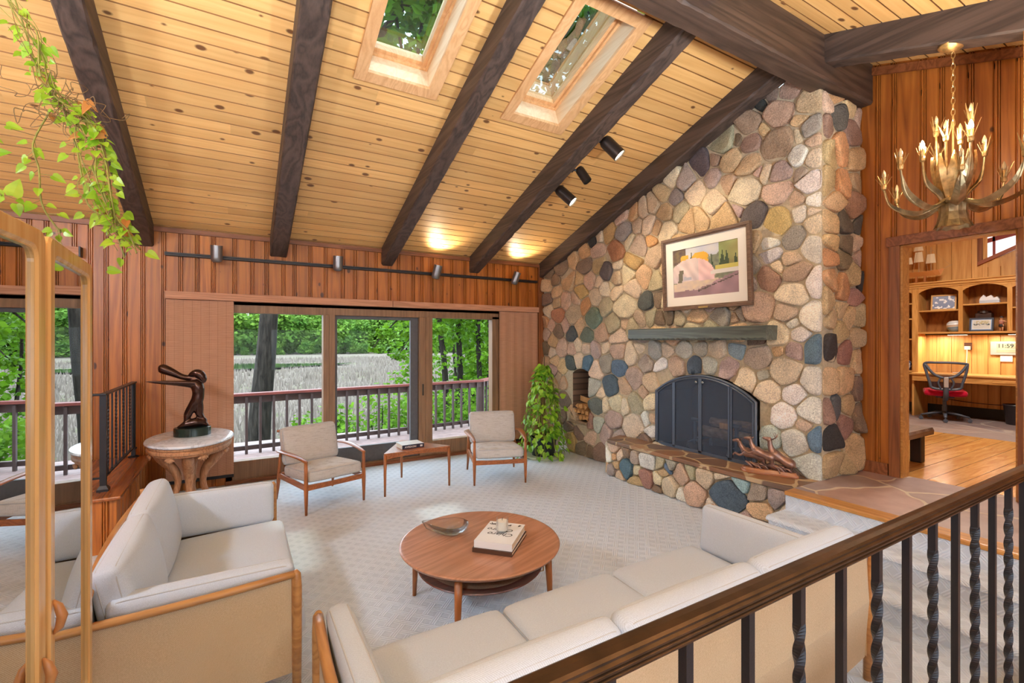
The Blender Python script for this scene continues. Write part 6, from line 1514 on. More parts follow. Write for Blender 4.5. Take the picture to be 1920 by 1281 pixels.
for i in range(46):
    x = -90 + 260 * (i + rn.uniform(.1, .9)) / 46; y = 184 + rn.uniform(-5, 5); cme, tme = protos[rn.randrange(5)]; s = rn.uniform(.22, .4)
    t_ = thing('woodland_bush', 'low green bush at the foot of the far trees', 'bush', (x, y, gz(x, y) - .6), rn.uniform(0, 6.28), 'bushes across the marsh')
    o = bpy.data.objects.new('crown', cme); COL.objects.link(o); o.parent = t_; o.scale = (s * 1.4, s * 1.2, s)
# ---------------------------------------------------------------- the office seen through the doorway
mb = MB(); mb.box(5.51, 8.55, -1.0, 5.2, UF - .1, UF - .001); struct(mb.build('floor_office', M['plank']), 'wide glossy wooden floorboards of the office')
mb = MB(); mb.box(8.55, 10.9, -1.0, 5.2, UF - .1, UF); struct(mb.build('floor_office_slate', M['slate']), 'grey slate floor under the office desk')
panel_wall('wall_office', (10.75, -1.0), (10.75, 5.2), (-1, 0), UF, lambda p: 4.2, [(1.0 + 1.0, 2.82 + 1.0, 3.12, 3.62)], mat='oakpanel', seed=6, plain_joint=True, label='honey coloured panelled wall behind the desk')
panel_wall('wall_office_north', (5.52, 5.2), (10.75, 5.2), (0, -1), UF, lambda p: 4.2, mat='oakpanel', seed=7, plain_joint=True)
panel_wall('wall_office_south', (10.75, -1.0), (5.52, -1.0), (0, 1), UF, lambda p: 4.2, mat='oakpanel', seed=9, plain_joint=True)
mb = MB(); mb.box(5.4, 10.95, -1.1, 5.3, 4.0, 4.05); struct(mb.build('ceiling_office', plain('office_ceiling', rgb(226, 206, 176), .8)))
panel_wall('wall_office_west', (5.53, 5.2), (5.53, 1.97), (1, 0), UF, lambda p: 4.2, mat='oakpanel', seed=19, plain_joint=True)
mb = MB(); mb.box(10.70, 10.745, -1, 5.2, UF, UF + .17); struct(mb.build('baseboard_office', M['black']))
# sloping window high on the office wall
WY = 2.80
o = tag(thing('window_4', 'small sloping window high on the office wall with red trim', 'window', (10.74, WY, 3.08)), kind='structure')
mb = MB(); mb.box(-.03, .02, -.02, .04, -.02, .62); mb.build('side_trim', M['trimv'], o)
mb = MB(); mb.prism([(.04, -.06), (.04, -.0), (-1.3, .62), (-1.3, .56)], -.035, .02, axis=0); mb.build('sill', plain('red_sill', rgb(150, 84, 54), .5), o)
mb = MB(); mb.prism([(-.02, .30), (-.02, .37), (-.62, .50), (-.62, .42)], .03, .06, axis=0); mb.prism([(-.16, 0), (-.13, 0), (-.13, .62), (-.16, .62)], .03, .06, axis=0); mb.prism([(-.48, .2), (-.45, .2), (-.45, .62), (-.48, .62)], .03, .06, axis=0); mb.build('glazing_bars', plain('red_frame', rgb(140, 52, 44), .5), o)
mb = MB(); mb.prism([(0.0, -.03), (0.0, .62), (-1.3, .62), (-1.3, .56)], .07, .075, axis=0); mb.build('pane', emis('bright_window', (1, .93, .94, 1), 1.15), o)
mb = MB(); mb.box(0.0, .01, -1.9, .02, -.02, .0); 
mb = MB(); mb.prism([(.02, .0), (.02, -.05), (-1.85, -.05), (-1.85, .85)], .012, .018, axis=0); struct(mb.build('wall_office_under_window', M['oakpanel'], loc=(10.74, WY, 3.03)))

# hutch with arched openings over the desk
HX0, HX1 = 10.38, 10.73; Z0, Z1 = 1.895, 2.76
bk = thing('desk_hutch', 'honey oak wall hutch with arched openings above the desk', 'shelf unit', (HX0, 2.95, UF))
zz = lambda z: z - UF
M['hutch'] = wood('honey_oak', rgb(222, 172, 104), rgb(184, 130, 66), axis=2, rough=.35, scale=1.2, stretch=.08, bump=.03)
M['hutchh'] = wood('honey_oak_flat', rgb(222, 172, 104), rgb(184, 130, 66), axis=1, rough=.35, scale=1.2, stretch=.08, bump=.03)
M['hutchback'] = wood('figured_oak', rgb(176, 116, 62), rgb(112, 66, 32), axis=2, rough=.4, scale=.45, stretch=.25, bump=.02)
posts = [(2.352, 2.408), (2.929, 2.985), (3.512, 3.594)]
for a, b in posts + [(1.60, 1.66)]:
    mb = MB(); mb.box(0, .02, a - 2.95, b - 2.95, zz(Z0), zz(Z1 - .08)); mb.box(.02, HX1 - HX0, (a + b) / 2 - .012 - 2.95, (a + b) / 2 + .012 - 2.95, zz(Z0), zz(Z1 - .06)); mb.build('upright', M['hutch'], bk)
mb = MB(); mb.box(-.012, HX1 - HX0, 1.60 - 2.95, 3.594 - 2.95, zz(Z0 - .012), zz(Z0 + .02)); mb.build('bottom_shelf', M['hutchh'], bk, bevel=.004)
mb = MB(); mb.box(-.05, HX1 - HX0, 1.5 - 2.95, 4.6 - 2.95, zz(Z1), zz(Z1 + .022)); mb.box(-.03, .02, 1.5 - 2.95, 4.6 - 2.95, zz(Z1 - .045), zz(Z1)); mb.box(-.012, .02, 1.5 - 2.95, 4.6 - 2.95, zz(Z1 - .075), zz(Z1 - .045)); mb.build('cornice', M['hutchh'], bk, bevel=.006)
for y0, y1 in ((1.66, 2.352), (2.408, 2.929), (2.985, 3.512), (3.594, 4.2)):
    P = [(y0 - 2.95, zz(Z1 - .06))]; 
    for k in range(13): y = y0 + (y1 - y0) * k / 12; P.append((y - 2.95, zz(Z1 - .165 + .085 * math.sin(PI * k / 12) ** .7)))
    P.append((y1 - 2.95, zz(Z1 - .06))); mb = MB(); mb.prism(P, .0, .02, axis=0); mb.build('arched_rail', M['hutchh'], bk)
for y0, y1, z in ((2.398, 2.94, 2.358), (2.975, 3.53, 2.28), (1.66, 2.36, 2.28)):
    mb = MB(); mb.box(.012, HX1 - HX0, y0 - 2.95, y1 - 2.95, zz(z - .011), zz(z + .011)); mb.build('shelf', M['hutchh'], bk)
mb = MB(); mb.box(HX1 - HX0 - .012, HX1 - HX0, 1.62 - 2.95, 3.58 - 2.95, zz(Z0), zz(Z1)); mb.build('back_panel', M['hutchback'], bk)
# tall bookcase at the left end
tb = thing('bookcase', 'narrow honey oak bookcase at the left end of the desk', 'bookcase', (HX0 - .02, 3.90, UF))
mb = MB(); mb.box(0, .36, -.385, -.30, 0, zz(Z1 - .08)); mb.build('side', M['hutch'], tb); mb = MB(); mb.box(0, .36, .30, .33, 0, zz(Z1 - .08)); mb.build('side', M['hutch'], tb)
mb = MB(); mb.box(.345, .36, -.30, .30, 0, zz(Z1 - .08)); mb.build('back_panel', M['hutchback'], tb)
for z in (2.42, 2.15, 1.79, 1.22):
    mb = MB(); mb.box(.005, .345, -.30, .30, zz(z) - .012, zz(z) + .012); mb.build('shelf', M['hutchh'], tb)

dk = thing('desk', 'long built-in honey oak desk against the office wall', 'desk', (10.08, 2.4, UF))
mb = MB(); mb.box(-.02, .66, -1.6, 1.14, .71, .74); mb.build('desktop', M['hutchh'], dk, bevel=.006)
mb = MB(); mb.box(.0, .025, -1.58, 1.10, .61, .709); mb.build('apron', M['hutchh'], dk); 
mb = MB(); mb.box(.05, .62, 1.09, 1.12, 0, .709); mb.build('end_panel', M['hutch'], dk)
mb = MB(); mb.box(-.008, .0, -.30, .10, .635, .685); dr_ = mb.build('drawer', M['hutchh'], dk, bevel=.003); mb = MB(); mb.box(-.014, -.0085, -.14, -.05, .655, .663); mb.build('pull', M['hutchh'], dr_)
# things on the hutch
def frame_pic(label, loc, w, h, tilt, mf, art_f, matc=None, rz=0, grp=None):
    f = thing('picture_frame', label, 'picture frame', loc, 0, grp); f.rotation_euler = (0, math.radians(tilt), math.radians(rz)); b = .022
    mb = MB(); mb.box(-.012, .008, -w / 2, w / 2, h - b, h); mb.box(-.012, .008, -w / 2, w / 2, 0, b); mb.box(-.012, .008, -w / 2, -w / 2 + b, b, h - b); mb.box(-.012, .008, w / 2 - b, w / 2, b, h - b); mb.build('frame', mf, f)
    mb = MB(); nu, nv = 20, 14
    for i in range(nu):
        for j in range(nv):
            mb.cc = rgb(*art_f((i + .5) / nu, (j + .5) / nv)); y0 = w / 2 - b - (w - 2 * b) * i / nu; y1 = w / 2 - b - (w - 2 * b) * (i + 1) / nu; z0 = b + (h - 2 * b) * j / nv; z1 = b + (h - 2 * b) * (j + 1) / nv
            mb.add([(-.004, y0, z0), (-.004, y1, z0), (-.004, y1, z1), (-.004, y0, z1)], [(0, 1, 2, 3)])
    mb.build('photo', attrmat('photo_print', .4, .03, 100, 0), f); return f
def sky_art(u, v):
    n = mnoise.noise(Vector((u * 6, v * 5, 2))); return (240, 240, 244) if n > .22 else (128 + 20 * v, 140 + 20 * v, 172 + 16 * v)
def town_art(u, v):
    if u < .12 or u > .88 or v < .16 or v > .86: return (150, 180, 222) if (u < .06 or u > .94 or v < .08 or v > .93) else (226, 226, 220)
    n = mnoise.noise(Vector((u * 14, v * 10, 5))); return (190, 180, 140) if v > .55 and n > -.1 and abs(u - .55) < .3 else ((96, 104, 106) if .4 < v < .55 and n > 0 else (206, 208, 204))
M['goldframe'] = plain('wooden_gilt_frame', rgb(206, 160, 96), .4); M['blueframe'] = plain('slate_blue_frame', rgb(58, 66, 82), .5)
frame_pic('wooden framed picture of a blue sky leaning on the left upper shelf', (10.52, 3.22, 2.293), .33, .27, 12, M['goldframe'], sky_art, rz=8)
frame_pic('dark blue framed town picture standing on the lower right shelf', (10.47, 2.73, 1.917), .29, .22, 8, M['blueframe'], town_art)
frame_pic('small dark framed photo in the narrow bookcase', (10.50, 3.78, 1.803), .16, .19, 8, M['blueframe'], sky_art)
st = thing('striped_vase', 'round pottery vase with white and blue-grey bands on the hutch', 'vase', (10.55, 3.07, 1.9155))
def bandmat():
    t = NT('banded_glaze'); v = t.coord(); sp = t.n('ShaderNodeSeparateXYZ'); t.l(v, sp.inputs[0]); z = t.math('ADD', t.math('DIVIDE', sp.outputs[2], .19), t.math('MULTIPLY', sp.outputs[1], .4))
    col = t.ramp(z, [(.0, rgb(150, 170, 186)), (.30, rgb(120, 146, 168)), (.42, rgb(206, 190, 170)), (.55, rgb(176, 140, 120)), (.6, rgb(226, 230, 232)), (.78, rgb(140, 164, 186)), (.82, rgb(236, 238, 238))]); col.node.color_ramp.interpolation = 'CONSTANT'; t.bsdf(col, .3); return t.m
mb = MB(); mb.lathe([(0, 0), (.06, 0), (.075, .01), (.105, .05), (.118, .10), (.11, .145), (.08, .175), (.04, .188), (0, .19)], 28); mb.build('body', bandmat(), st, smooth=True)
cr = thing('crystal_ornament', 'pale crystal mountain ornament on the upper right shelf', 'ornament', (10.52, 2.64, 2.3695))
mb = MB(); mb.box(-.03, .03, -.12, .12, 0, .05); mb.build('base', plain('pale_base', rgb(196, 206, 222), .2), cr, bevel=.006)
mb = MB(); mb.prism([(-.12, .0505), (-.09, .10), (-.05, .085), (-.02, .13), (.04, .10), (.07, .14), (.11, .09), (.12, .0505)], -.025, .025, axis=0); mb.build('peaks', plain('frosted_crystal', rgb(232, 236, 244), .15), cr)
dx_ = thing('carved_box', 'dark carved box at the back of the lower right shelf', 'box', (10.62, 2.73, 1.9155))
mb = MB(); mb.box(-.06, .06, -.10, .10, 0, .30); mb.build('body', plain('dark_box', rgb(62, 40, 32), .5, nz=.3, nscale=30), dx_, bevel=.012); mb = MB(); mb.lathe([(0, .3005), (.085, .3005), (.08, .34), (0, .35)], 16); mb.build('lid', plain('dark_lid', rgb(54, 36, 30), .45), dx_)
# small figurine of a person holding something out
fg = thing('figurine', 'small painted figurine of a person in shorts with arms held out', 'figurine', (10.50, 2.50, 1.9155), math.radians(60))
SK = plain('figurine_skin', rgb(206, 150, 112), .5); CL = plain('figurine_shirt', rgb(176, 120, 104), .6); DKS = plain('figurine_dark', rgb(52, 46, 48), .6)
mb = MB()
for sx in (-1, 1): mb.tube([(sx * .018, 0, .0), (sx * .019, .002, .04), (sx * .02, 0, .09), (sx * .016, 0, .11)], [.009, .012, .016, .016], 8)
mb.tube([(0, 0, .09), (0, 0, .13), (0, 0, .165), (0, 0, .18), (0, .0, .19)], [.028, .026, .032, .02, .011], 10); mb.lathe([(0, .184), (.014, .188), (.021, .205), (.02, .222), (.01, .234), (0, .236)], 12)
for sx in (-1, 1): mb.tube([(sx * .03, 0, .168), (sx * .046, -.02, .145), (sx * .03, -.062, .14), (sx * .02, -.08, .145)], [.011, .010, .008, .007], 7)
mb.build('body', SK, fg, smooth=True)
mb = MB(); mb.tube([(0, 0, .108), (0, 0, .135), (0, 0, .168)], [.030, .0285, .0335], 10); mb.build('shirt', CL, fg, smooth=True)
mb = MB(); mb.tube([(0, 0, .07), (0, 0, .11)], [.036, .031], 10); mb.build('shorts', DKS, fg, smooth=True)
mb = MB(); mb.lathe([(.0225, .212), (.0225, .225), (.013, .238), (0, .241)], 12); mb.box(-.016, .016, -.038, -.015, .218, .222); mb.build('cap', DKS, fg)
jar = thing('glass_paperweight', 'blue and white glazed jar on the narrow bookcase', 'jar', (10.50, 3.75, 1.2335)); mb = MB(); mb.lathe([(0, 0), (.07, 0), (.10, .08), (.09, .15), (.05, .18), (.06, .20), (0, .2)], 20)
def delft():
    t = NT('blue_white_glaze'); n = t.noise(t.coord(), 22, 3, .6); col = t.ramp(n, [(.46, rgb(60, 84, 140)), (.52, rgb(232, 236, 240))]); t.bsdf(col, .25); return t.m
mb.build('body', delft(), jar, smooth=True, angle=50)
bw_ = thing('wooden_bowl', 'small brown lidded bowl on the narrow bookcase', 'bowl', (10.50, 3.76, 2.1635)); mb = MB(); mb.lathe([(0, 0), (.04, 0), (.08, .04), (.075, .06), (.03, .085), (.012, .10), (0, .102)], 16); mb.build('body', plain('brown_bowl', rgb(130, 84, 60), .4), bw_, smooth=True)
# ship model on the cornice
sh = thing('ship_model', 'wooden model sailing ship standing on the hutch cornice', 'ship model', (10.50, 3.52, Z1 + .0225), math.radians(0))
mb = MB(); hull = []
for i in range(9):
    t_ = i / 8; y = .30 - .62 * t_; w = .05 * math.sin(PI * min(1, t_ * .9 + .12)) ** .6; top = .20 + .03 * (2 * t_ - 1) ** 2; hull.append((y, w, top))
A = [(-w, y, z) for y, w, z in hull]; B = [(w, y, z) for y, w, z in hull]; K = [(0, y * .85, .12) for y, w, z in hull]
mb.quadstrip(A, K); mb.quadstrip(B, K); mb.quadstrip(A, B); mb.build('hull', plain('ship_hull', rgb(196, 130, 70), .5), sh)
mb = MB(); mb.box(-.04, .04, -.12, .12, 0, .02); mb.box(-.008, .008, -.07, -.04, .02, .13); mb.box(-.008, .008, .05, .08, .02, .13); mb.build('stand', plain('ship_stand', rgb(170, 106, 56), .5), sh)
mb = MB()
for y, h in ((-.14, .62), (.03, .72), (.18, .6)):
    mb.tube([(0, y, .19), (0, y, h)], .005, 6)
    for q in (.45, .65, .85): mb.tube([(0, y - .09 * (1.2 - q), .19 + (h - .19) * q), (0, y + .09 * (1.2 - q), .19 + (h - .19) * q)], .003, 5)
mb.tube([(0, -.30, .22), (0, -.42, .28)], .004, 5)
for a, b in (((0, -.40, .27), (0, -.14, .6)), ((0, .3, .22), (0, .18, .58)), ((.04, -.1, .2), (0, .03, .7)), ((-.04, .1, .2), (0, .03, .7)), ((0, .03, .72), (0, -.14, .45)), ((0, .18, .6), (0, .03, .4))): mb.tube([a, b], .0016, 4)
mb.build('masts_and_rigging', plain('rigging', rgb(176, 148, 116), .7), sh)
mb = MB()
for y, z0, z1 in ((-.14, .34, .5), (.03, .38, .56), (.03, .58, .68), (.18, .36, .48)): mb.quadstrip([(-.012, y - .07, z0), (-.03, y, z0), (-.012, y + .07, z0)], [(-.005, y - .05, z1), (-.015, y, z1), (-.005, y + .05, z1)])
mb.build('sails', plain('sailcloth', rgb(222, 206, 176), .9), sh)
# clock, note, charger, cords, bin
ck = thing('wall_clock', 'grey digital wall clock reading 11:59 above the desk', 'clock', (10.735, 2.485, 1.64))
mb = MB(); mb.box(-.02, 0, -.20, .20, -.11, .11); mb.build('case', plain('brushed_case', rgb(176, 172, 170), .4, .3), ck, bevel=.006)
mb = MB(); mb.box(-.0225, -.0202, -.125, .125, -.005, .078); mb.build('display', plain('lcd', rgb(150, 152, 132), .3), ck); mb = MB(); mb.box(-.0225, -.0202, -.125, .125, -.068, -.022); mb.build('display', plain('lcd_small', rgb(150, 152, 132), .3), ck)
text('clock_digits', '11:59', .085, M['ink'], ck, (-.0229, .02, .036), (PI / 2, 0, -PI / 2), bold=True); text('clock_digits', 'A', .03, M['ink'], ck, (-.0229, -.105, .036), (PI / 2, 0, -PI / 2), bold=True); 
nt_ = thing('hanging_note', 'blank white paper note stuck below the wall clock', 'note', (10.733, 2.50, 1.475)); mb = MB(); mb.box(-.002, 0, -.07, .07, -.05, .05); mb.build('sheet', plain('note_paper', rgb(240, 232, 218), .9), nt_)
cg = thing('charger', 'white plug-in charger in a dark wall socket with its cord', 'charger', (10.735, 2.96, 1.66))
mb = MB(); mb.box(-.01, 0, -.05, .05, -.05, .07); mb.build('socket_plate', plain('dark_plate', rgb(92, 58, 44), .5), cg, bevel=.003); mb = MB(); mb.box(-.06, -.0105, -.035, .035, -.05, .01); mb.build('plug', plain('white_plastic', rgb(240, 238, 232), .4), cg, bevel=.006)
mb = MB(); mb.tube(catmull([(-.05, 0, -.05), (-.05, .005, -.2), (-.06, .02, -.36), (-.16, .08, -.435), (-.26, .12, -.4375)], 6), .006, 6); mb.build('cord', plain('white_cord', rgb(236, 232, 224), .5), cg, smooth=True)
wb = thing('waste_basket', 'black waste basket under the desk', 'waste basket', (10.35, 2.30, UF)); mb = MB(); mb.lathe([(0, 0), (.11, 0), (.115, .01), (.145, .29), (.155, .30), (.15, .31), (.14, .30), (.105, .02), (0, .02)], 28); mb.build('bin', plain('black_bin', rgb(46, 42, 48), .4), wb, smooth=True, angle=50)
pc = thing('power_cord', 'black power cord sagging under the desk', 'cord', (10.69, 2.6, UF)); mb = MB(); mb.tube(catmull([(0, .75, .30), (0, .45, .26), (0, .1, .245), (0, -.3, .27), (0, -.7, .36)], 6), .006, 6); mb.build('cable', M['black'], pc)
# swivel chair
M['plasticgrey'] = plain('dark_grey_plastic', rgb(72, 80, 94), .45); M['redseat'] = fabric('crimson_seat', rgb(206, 24, 62), rgb(150, 10, 40), 1.2)
t = NT('chair_mesh'); tr_ = t.n('ShaderNodeBsdfTransparent'); df = t.n('ShaderNodeBsdfDiffuse'); df.inputs[0].default_value = rgb(60, 52, 58); mx = t.n('ShaderNodeMixShader'); mx.inputs[0].default_value = .55; t.l(tr_.outputs[0], mx.inputs[1]); t.l(df.outputs[0], mx.inputs[2]); t.l(mx.outputs[0], t.out.inputs[0]); M['chairmesh'] = t.m
def caster(mb, x, y): mb.lathe([(0, -.022), (.028, -.02), (.03, 0), (.028, .02), (0, .022)], 14, M=T(x, y, .03) @ rotm('X', 90)); mb.tube([(x, y, .03), (x, y, .075)], .01, 6)
def swivel_base(t_, n0=0.0):
    for k in range(5):
        a = n0 + 2 * PI * k / 5; d = Vector((math.cos(a), math.sin(a), 0)); mb = MB(); mb.tube([d * .03 + V(0, 0, .13), d * .16 + V(0, 0, .115), d * .30 + V(0, 0, .082)], [.03, .026, .018], 8, flat=.7, up=(0, 0, 1)); leg = mb.build('leg', M['plasticgrey'], t_, smooth=True)
        mb = MB(); caster(mb, d.x * .305, d.y * .305); mb.build('caster', M['plasticgrey'], leg, smooth=True, angle=50)
oc = thing('office_chair', 'dark mesh-backed swivel chair with a red seat at the desk', 'office chair', (9.92, 3.02, UF), math.radians(110))
swivel_base(oc, .3)
mb = MB(); mb.tube([(0, 0, .10), (0, 0, .38)], .026, 12); mb.tube([(0, 0, .1), (0, 0, .24)], .034, 12); mb.box(-.11, .11, -.12, .12, .375, .41); mb.build('column', M['plasticgrey'], oc, smooth=True, angle=40)
mb = MB(); mb.cushion(.26, .25, .045, .04, .015, 10, T(0, -.02, .455)); mb.build('seat', M['redseat'], oc, smooth=True)
# back: hoop frame with crossing ribs and a mesh web, on the +Y side
fr = [(-.25, .25, .93), (-.10, .275, .945), (.10, .275, .945), (.25, .25, .93), (.235, .26, .80), (.19, .27, .62), (.16, .27, .54), (0, .28, .52), (-.16, .27, .54), (-.19, .27, .62), (-.235, .26, .80)]
loopc = catmull([Vector(p) for p in fr + fr[:1]], 5)[:-1]; mb = MB(); mb.tube(loopc, .019, 8, closed=True)
mb.tube(catmull([(-.25, .25, .92), (-.14, .285, .76), (0, .295, .70), (.14, .285, .76), (.25, .25, .92)], 5), .02, 8); mb.tube(catmull([(-.06, .295, .71), (-.09, .29, .62), (-.06, .285, .53)], 4), .014, 7); mb.tube(catmull([(.06, .295, .71), (.09, .29, .62), (.06, .285, .53)], 4), .014, 7); mb.build('back_frame', M['plasticgrey'], oc, smooth=True)
mb = MB(); mb.add([p + V(0, -.004, 0) for p in loopc], [tuple(range(len(loopc)))]); mb.build('mesh_back', M['chairmesh'], oc)
mb = MB(); mb.tube(catmull([(0, .02, .37), (0, .20, .36), (0, .31, .44), (0, .325, .60), (0, .31, .72)], 5), .034, 8, flat=1.0); mb.build('back_support', M['plasticgrey'], oc, smooth=True)
mb = MB(); mb.box(-.028, .028, .352, .362, .56, .72); mb.build('silver_plate', plain('silver_plate', rgb(190, 188, 186), .35, .5), oc, bevel=.008)
oc2 = thing('office_chair', 'second swivel chair with only its dark casters showing past the doorway', 'office chair', (9.78, 1.70, UF), math.radians(60))
swivel_base(oc2, .95)
mb = MB(); mb.tube([(0, 0, .10), (0, 0, .38)], .026, 12); mb.box(-.11, .11, -.12, .12, .375, .41); mb.build('column', M['plasticgrey'], oc2); mb = MB(); mb.cushion(.26, .25, .045, .04, .015, 8, T(0, -.02, .455)); mb.build('seat', M['redseat'], oc2, smooth=True)
# rough hewn bench just inside the doorway
bn = thing('low_bench', 'low dark hewn wooden bench just inside the office doorway', 'bench', (6.02, 2.42, UF))
M['hewn'] = wood('hewn_bench', rgb(134, 112, 98), rgb(92, 74, 64), axis=0, rough=.5, bump=.3); M['hewnd'] = wood('hewn_bench_legs', rgb(66, 48, 40), rgb(38, 28, 24), axis=2, rough=.6, bump=.4)
rn = random.Random(5); mb = MB(); vs = []; fs = []; n = 40
for i in range(n + 1):
    x = -.34 + .68 * i / n; e = .012 * abs(math.sin(i * 1.7)); vs += [(x, -.40 + e * .3, .30), (x, -.40, .355 - e), (x, -.40 + e + .004, .372), (x, .6, .372), (x, .6, .30)]
for i in range(n):
    for k in range(5): fs.append((i * 5 + k, i * 5 + (k + 1) % 5, (i + 1) * 5 + (k + 1) % 5, (i + 1) * 5 + k))
fs += [tuple(range(4, -1, -1)), tuple(n * 5 + k for k in range(5))]; mb.add(vs, fs); mb.build('seat_board', M['hewn'], bn)
for x in (-.24, .24):
    mb = MB(); mb.box(x - .05, x + .05, -.34, -.24, 0, .30); mb.build('leg', M['hewnd'], bn, bevel=.01); mb = MB(); mb.box(x - .05, x + .05, .42, .52, 0, .30); mb.build('leg', M['hewnd'], bn, bevel=.01)
bc_ = thing('bench_cord', 'thin black cord hanging down beside the low bench', 'cord', (5.60, 2.05, UF)); mb = MB(); mb.tube(catmull([(.0, .0, .33), (.02, .0, .2), (.05, -.02, .06), (.06, -.03, .006)], 5), .005, 5); mb.build('cable', M['black'], bc_)
ut = thing('under_shelf_light', 'glowing strip light under the oak hutch', 'light', (10.5, 2.7, Z0 - .0125)); mb = MB(); mb.box(-.03, .03, -.9, .75, -.022, 0); mb.build('housing', M['black'], ut)
for y in (.33, -.40):
    mb = MB(); mb.box(-.022, .022, y - .12, y + .12, -.026, -.0225); mb.build('lens', emis('strip_lens', (1, .85, .6, 1), 6), ut)
SKY_STRENGTH, FILL_LAMP, OFFICE, SUNE, FILL_UP, FILL_GLOBE = 4.6, 40, 90, 1.4, 92, 110
# ---------------------------------------------------------------- light and camera
w = bpy.data.worlds.new('overcast_sky'); SC.world = w; w.use_nodes = True; nt = w.node_tree; nt.nodes.clear()
bg = nt.nodes.new('ShaderNodeBackground'); wo = nt.nodes.new('ShaderNodeOutputWorld'); nt.links.new(bg.outputs[0], wo.inputs[0])
tc = nt.nodes.new('ShaderNodeTexCoord'); sp = nt.nodes.new('ShaderNodeSeparateXYZ'); rp = nt.nodes.new('ShaderNodeValToRGB')
nt.links.new(tc.outputs['Generated'], sp.inputs[0]); nt.links.new(sp.outputs[2], rp.inputs[0]); nt.links.new(rp.outputs[0], bg.inputs[0])
rp.color_ramp.elements[0].color = (0.76, 0.88, 1.0, 1); rp.color_ramp.elements[1].color = (0.68, 0.84, 1.0, 1)
bg.inputs[1].default_value = SKY_STRENGTH if 'SKY_STRENGTH' in globals() else 2.6
def light(name, kind, loc, energy, color=(1, 1, 1), rot=(0, 0, 0), **kw):
    d = bpy.data.lights.new(name, kind); d.energy = energy; d.color = color
    for k, v in kw.items(): setattr(d, k, v)
    o = bpy.data.objects.new(name, d); COL.objects.link(o); o.location = loc; o.rotation_euler = rot; return o
# lamps of the room, and unseen fill lamps added to it
WARM = (1.0, 0.80, 0.56)
def aim(o, d): o.rotation_euler = Vector(d).normalized().to_track_quat('-Z', 'Y').to_euler()
M['fill_diffuser'] = emis('fill_lamp_diffuser', (1, .95, .88, 1), 6)
for i, (x, y, e) in enumerate(((-1.8, -1.2, 2.0), (1.0, -1.4, .8), (3.6, -1.4, .5))):  # fill lamps added behind the camera, unseen, to brighten the interior
    z = zb(y) - .03
    t_ = thing('fill_lamp', 'added round white fill lamp, unseen behind the railing', 'fill lamp', (x, y, z), 0, 'added fill lamps of the upper floor')
    mb = MB(); mb.lathe([(0, 0), (.30, 0), (.31, -.02), (.30, -.06), (.28, -.062), (.27, -.03), (0, -.03)], 32); mb.build('housing', plain('fill_lamp_housing', rgb(235, 232, 226), .5), t_, smooth=True, angle=40)
    mb = MB(); mb.lathe([(0, -.075), (.15, -.072), (.265, -.045)], 32); mb.build('fill_diffuser', M['fill_diffuser'], t_)
    l = light('fill_lamp_light', 'AREA', (x, y, z - .10), FILL_LAMP * e, (.74, .88, 1.0), shape='DISK', size=.56); aim(l, (0, .45, -1))
t_ = thing('fill_globe', 'added white fill globe, unseen at the left of the room', 'fill globe', (-2.7, 2.45, 3.05))  # unseen globe added to throw light on the chimney face
mb = MB(); mb.lathe([(.02, -.2), (.1, -.18), (.18, -.1), (.205, 0), (.18, .1), (.1, .18), (.03, .2), (.03, .22), (0, .22)], 28); mb.build('globe', emis('fill_globe_glow', (.72, .86, 1.0, 1), FILL_GLOBE), t_, smooth=True)
mb = MB(); mb.tube([(0, 0, .22), (0, 0, zc(2.45) - 3.05)], .006, 6); mb.build('cord', M['black'], t_)
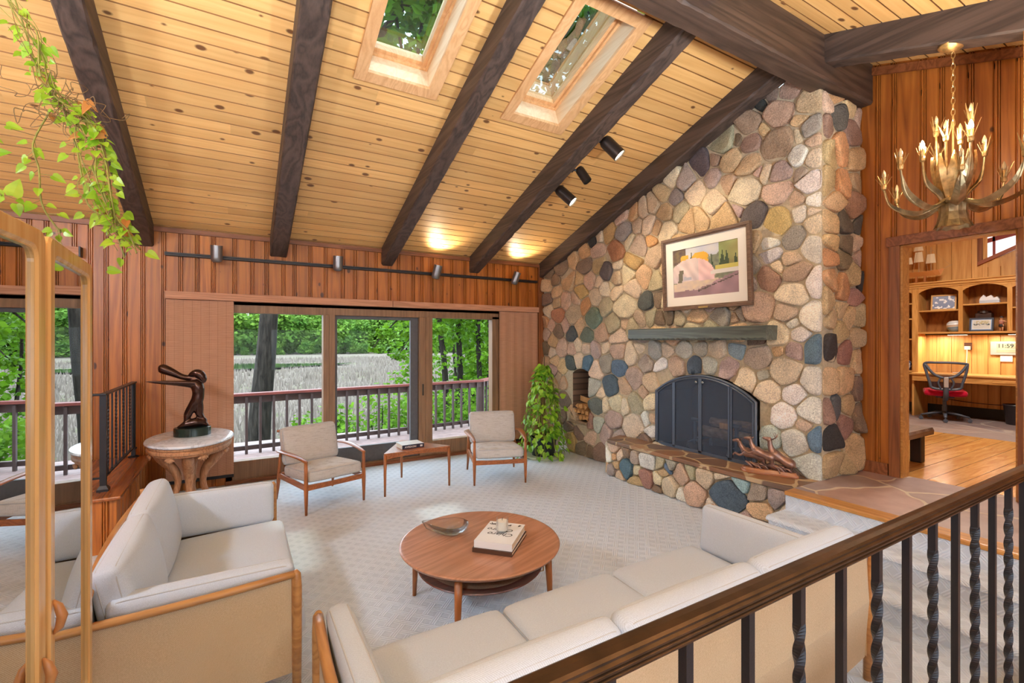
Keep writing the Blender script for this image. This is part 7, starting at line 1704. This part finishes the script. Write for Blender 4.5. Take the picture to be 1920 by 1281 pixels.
for i, (x, y, d, e) in enumerate(((-2.5, -.3, (.1, .42, .9), 1.0), (-.35, -.75, (.05, .42, .9), .9), (2.6, -.3, (-.05, .42, .9), .9))):  # unseen uplighters added to brighten the ceiling
    t_ = thing('fill_uplighter', 'added tall fill uplighter, unseen behind the railing', 'fill uplighter', (x, y, UF), 0, 'added fill uplighters behind the railing')
    mb = MB(); mb.lathe([(0, 0), (.14, 0), (.14, .015), (.03, .03), (0, .03)], 24); mb.build('base', M['black'], t_)
    mb = MB(); mb.tube([(0, 0, .03), (0, 0, 1.42)], .012, 10); mb.build('pole', M['black'], t_)
    mb = MB(); mb.lathe([(.02, 1.40), (.06, 1.41), (.15, 1.46), (.19, 1.52), (.18, 1.52), (.14, 1.47), (.05, 1.43), (0, 1.43)], 28); mb.build('fill_bowl_shade', plain('fill_lamp_bowl', rgb(230, 226, 218), .5), t_, smooth=True, angle=50)
    l = light('fill_uplight', 'AREA', (x, y, UF + 1.56), FILL_UP * e, (.86, .93, 1.0), shape='DISK', size=.34, spread=math.radians(125)); aim(l, d)
for x, tx in ((2.545, .12), (3.9, .2)):
    l = light('track_uplight', 'SPOT', (x + .02, 6.50, 2.92), 26, WARM, spot_size=math.radians(105), spot_blend=.9, shadow_soft_size=.05); aim(l, (tx * .5, -.55, 1))
for p, q, e in (((3.55, 3.72, 3.715), (4.65, 3.2, 2.6), 45), ((3.55, 4.53, 3.42), (4.65, 4.2, 2.2), 40)):
    l = light('beam_spot', 'SPOT', p, e, WARM, spot_size=math.radians(80), spot_blend=.8, shadow_soft_size=.05); aim(l, Vector(q) - Vector(p))
for p in CHLIT: light('chandelier_bulb', 'POINT', p, 9, WARM, shadow_soft_size=.03)
for y in (3.28, 2.55): l = light('under_shelf_glow', 'AREA', (10.5, y, Z0 - .045), 5, (1, .84, .6), shape='RECTANGLE', size=.05, size_y=.24)
l = light('office_fill_light', 'AREA', (8.0, 2.2, 3.95), OFFICE, (1, .92, .8), shape='DISK', size=.8)  # fill light added to brighten the office; it has no fixture
sun = light('sun', 'SUN', (0, 0, 20), SUNE, (1.0, .95, .86), angle=math.radians(2.5)); aim(sun, (-.8, .75, -4.2))

cam = bpy.data.cameras.new('camera'); cam.sensor_width = 36; cam.lens = 880 / 1920 * 36; cam.clip_start = .02; cam.clip_end = 2000
co = bpy.data.objects.new('camera', cam); COL.objects.link(co); co.location = (0, 0, 1.75); co.rotation_euler = (PI / 2, 0, -math.radians(30.4)); SC.camera = co
SC.view_settings.view_transform = 'Standard'; SC.view_settings.look = 'None'; SC.view_settings.gamma = 1; SC.view_settings.exposure = 0.62
SC.view_settings.use_curve_mapping = False
SC.cycles.use_denoising = True; SC.cycles.max_bounces = 8; SC.cycles.diffuse_bounces = 4; SC.cycles.glossy_bounces = 4; SC.cycles.transparent_max_bounces = 24; SC.cycles.transmission_bounces = 8
SC.cycles.caustics_reflective = False; SC.cycles.caustics_refractive = False; SC.cycles.sample_clamp_indirect = 4.0
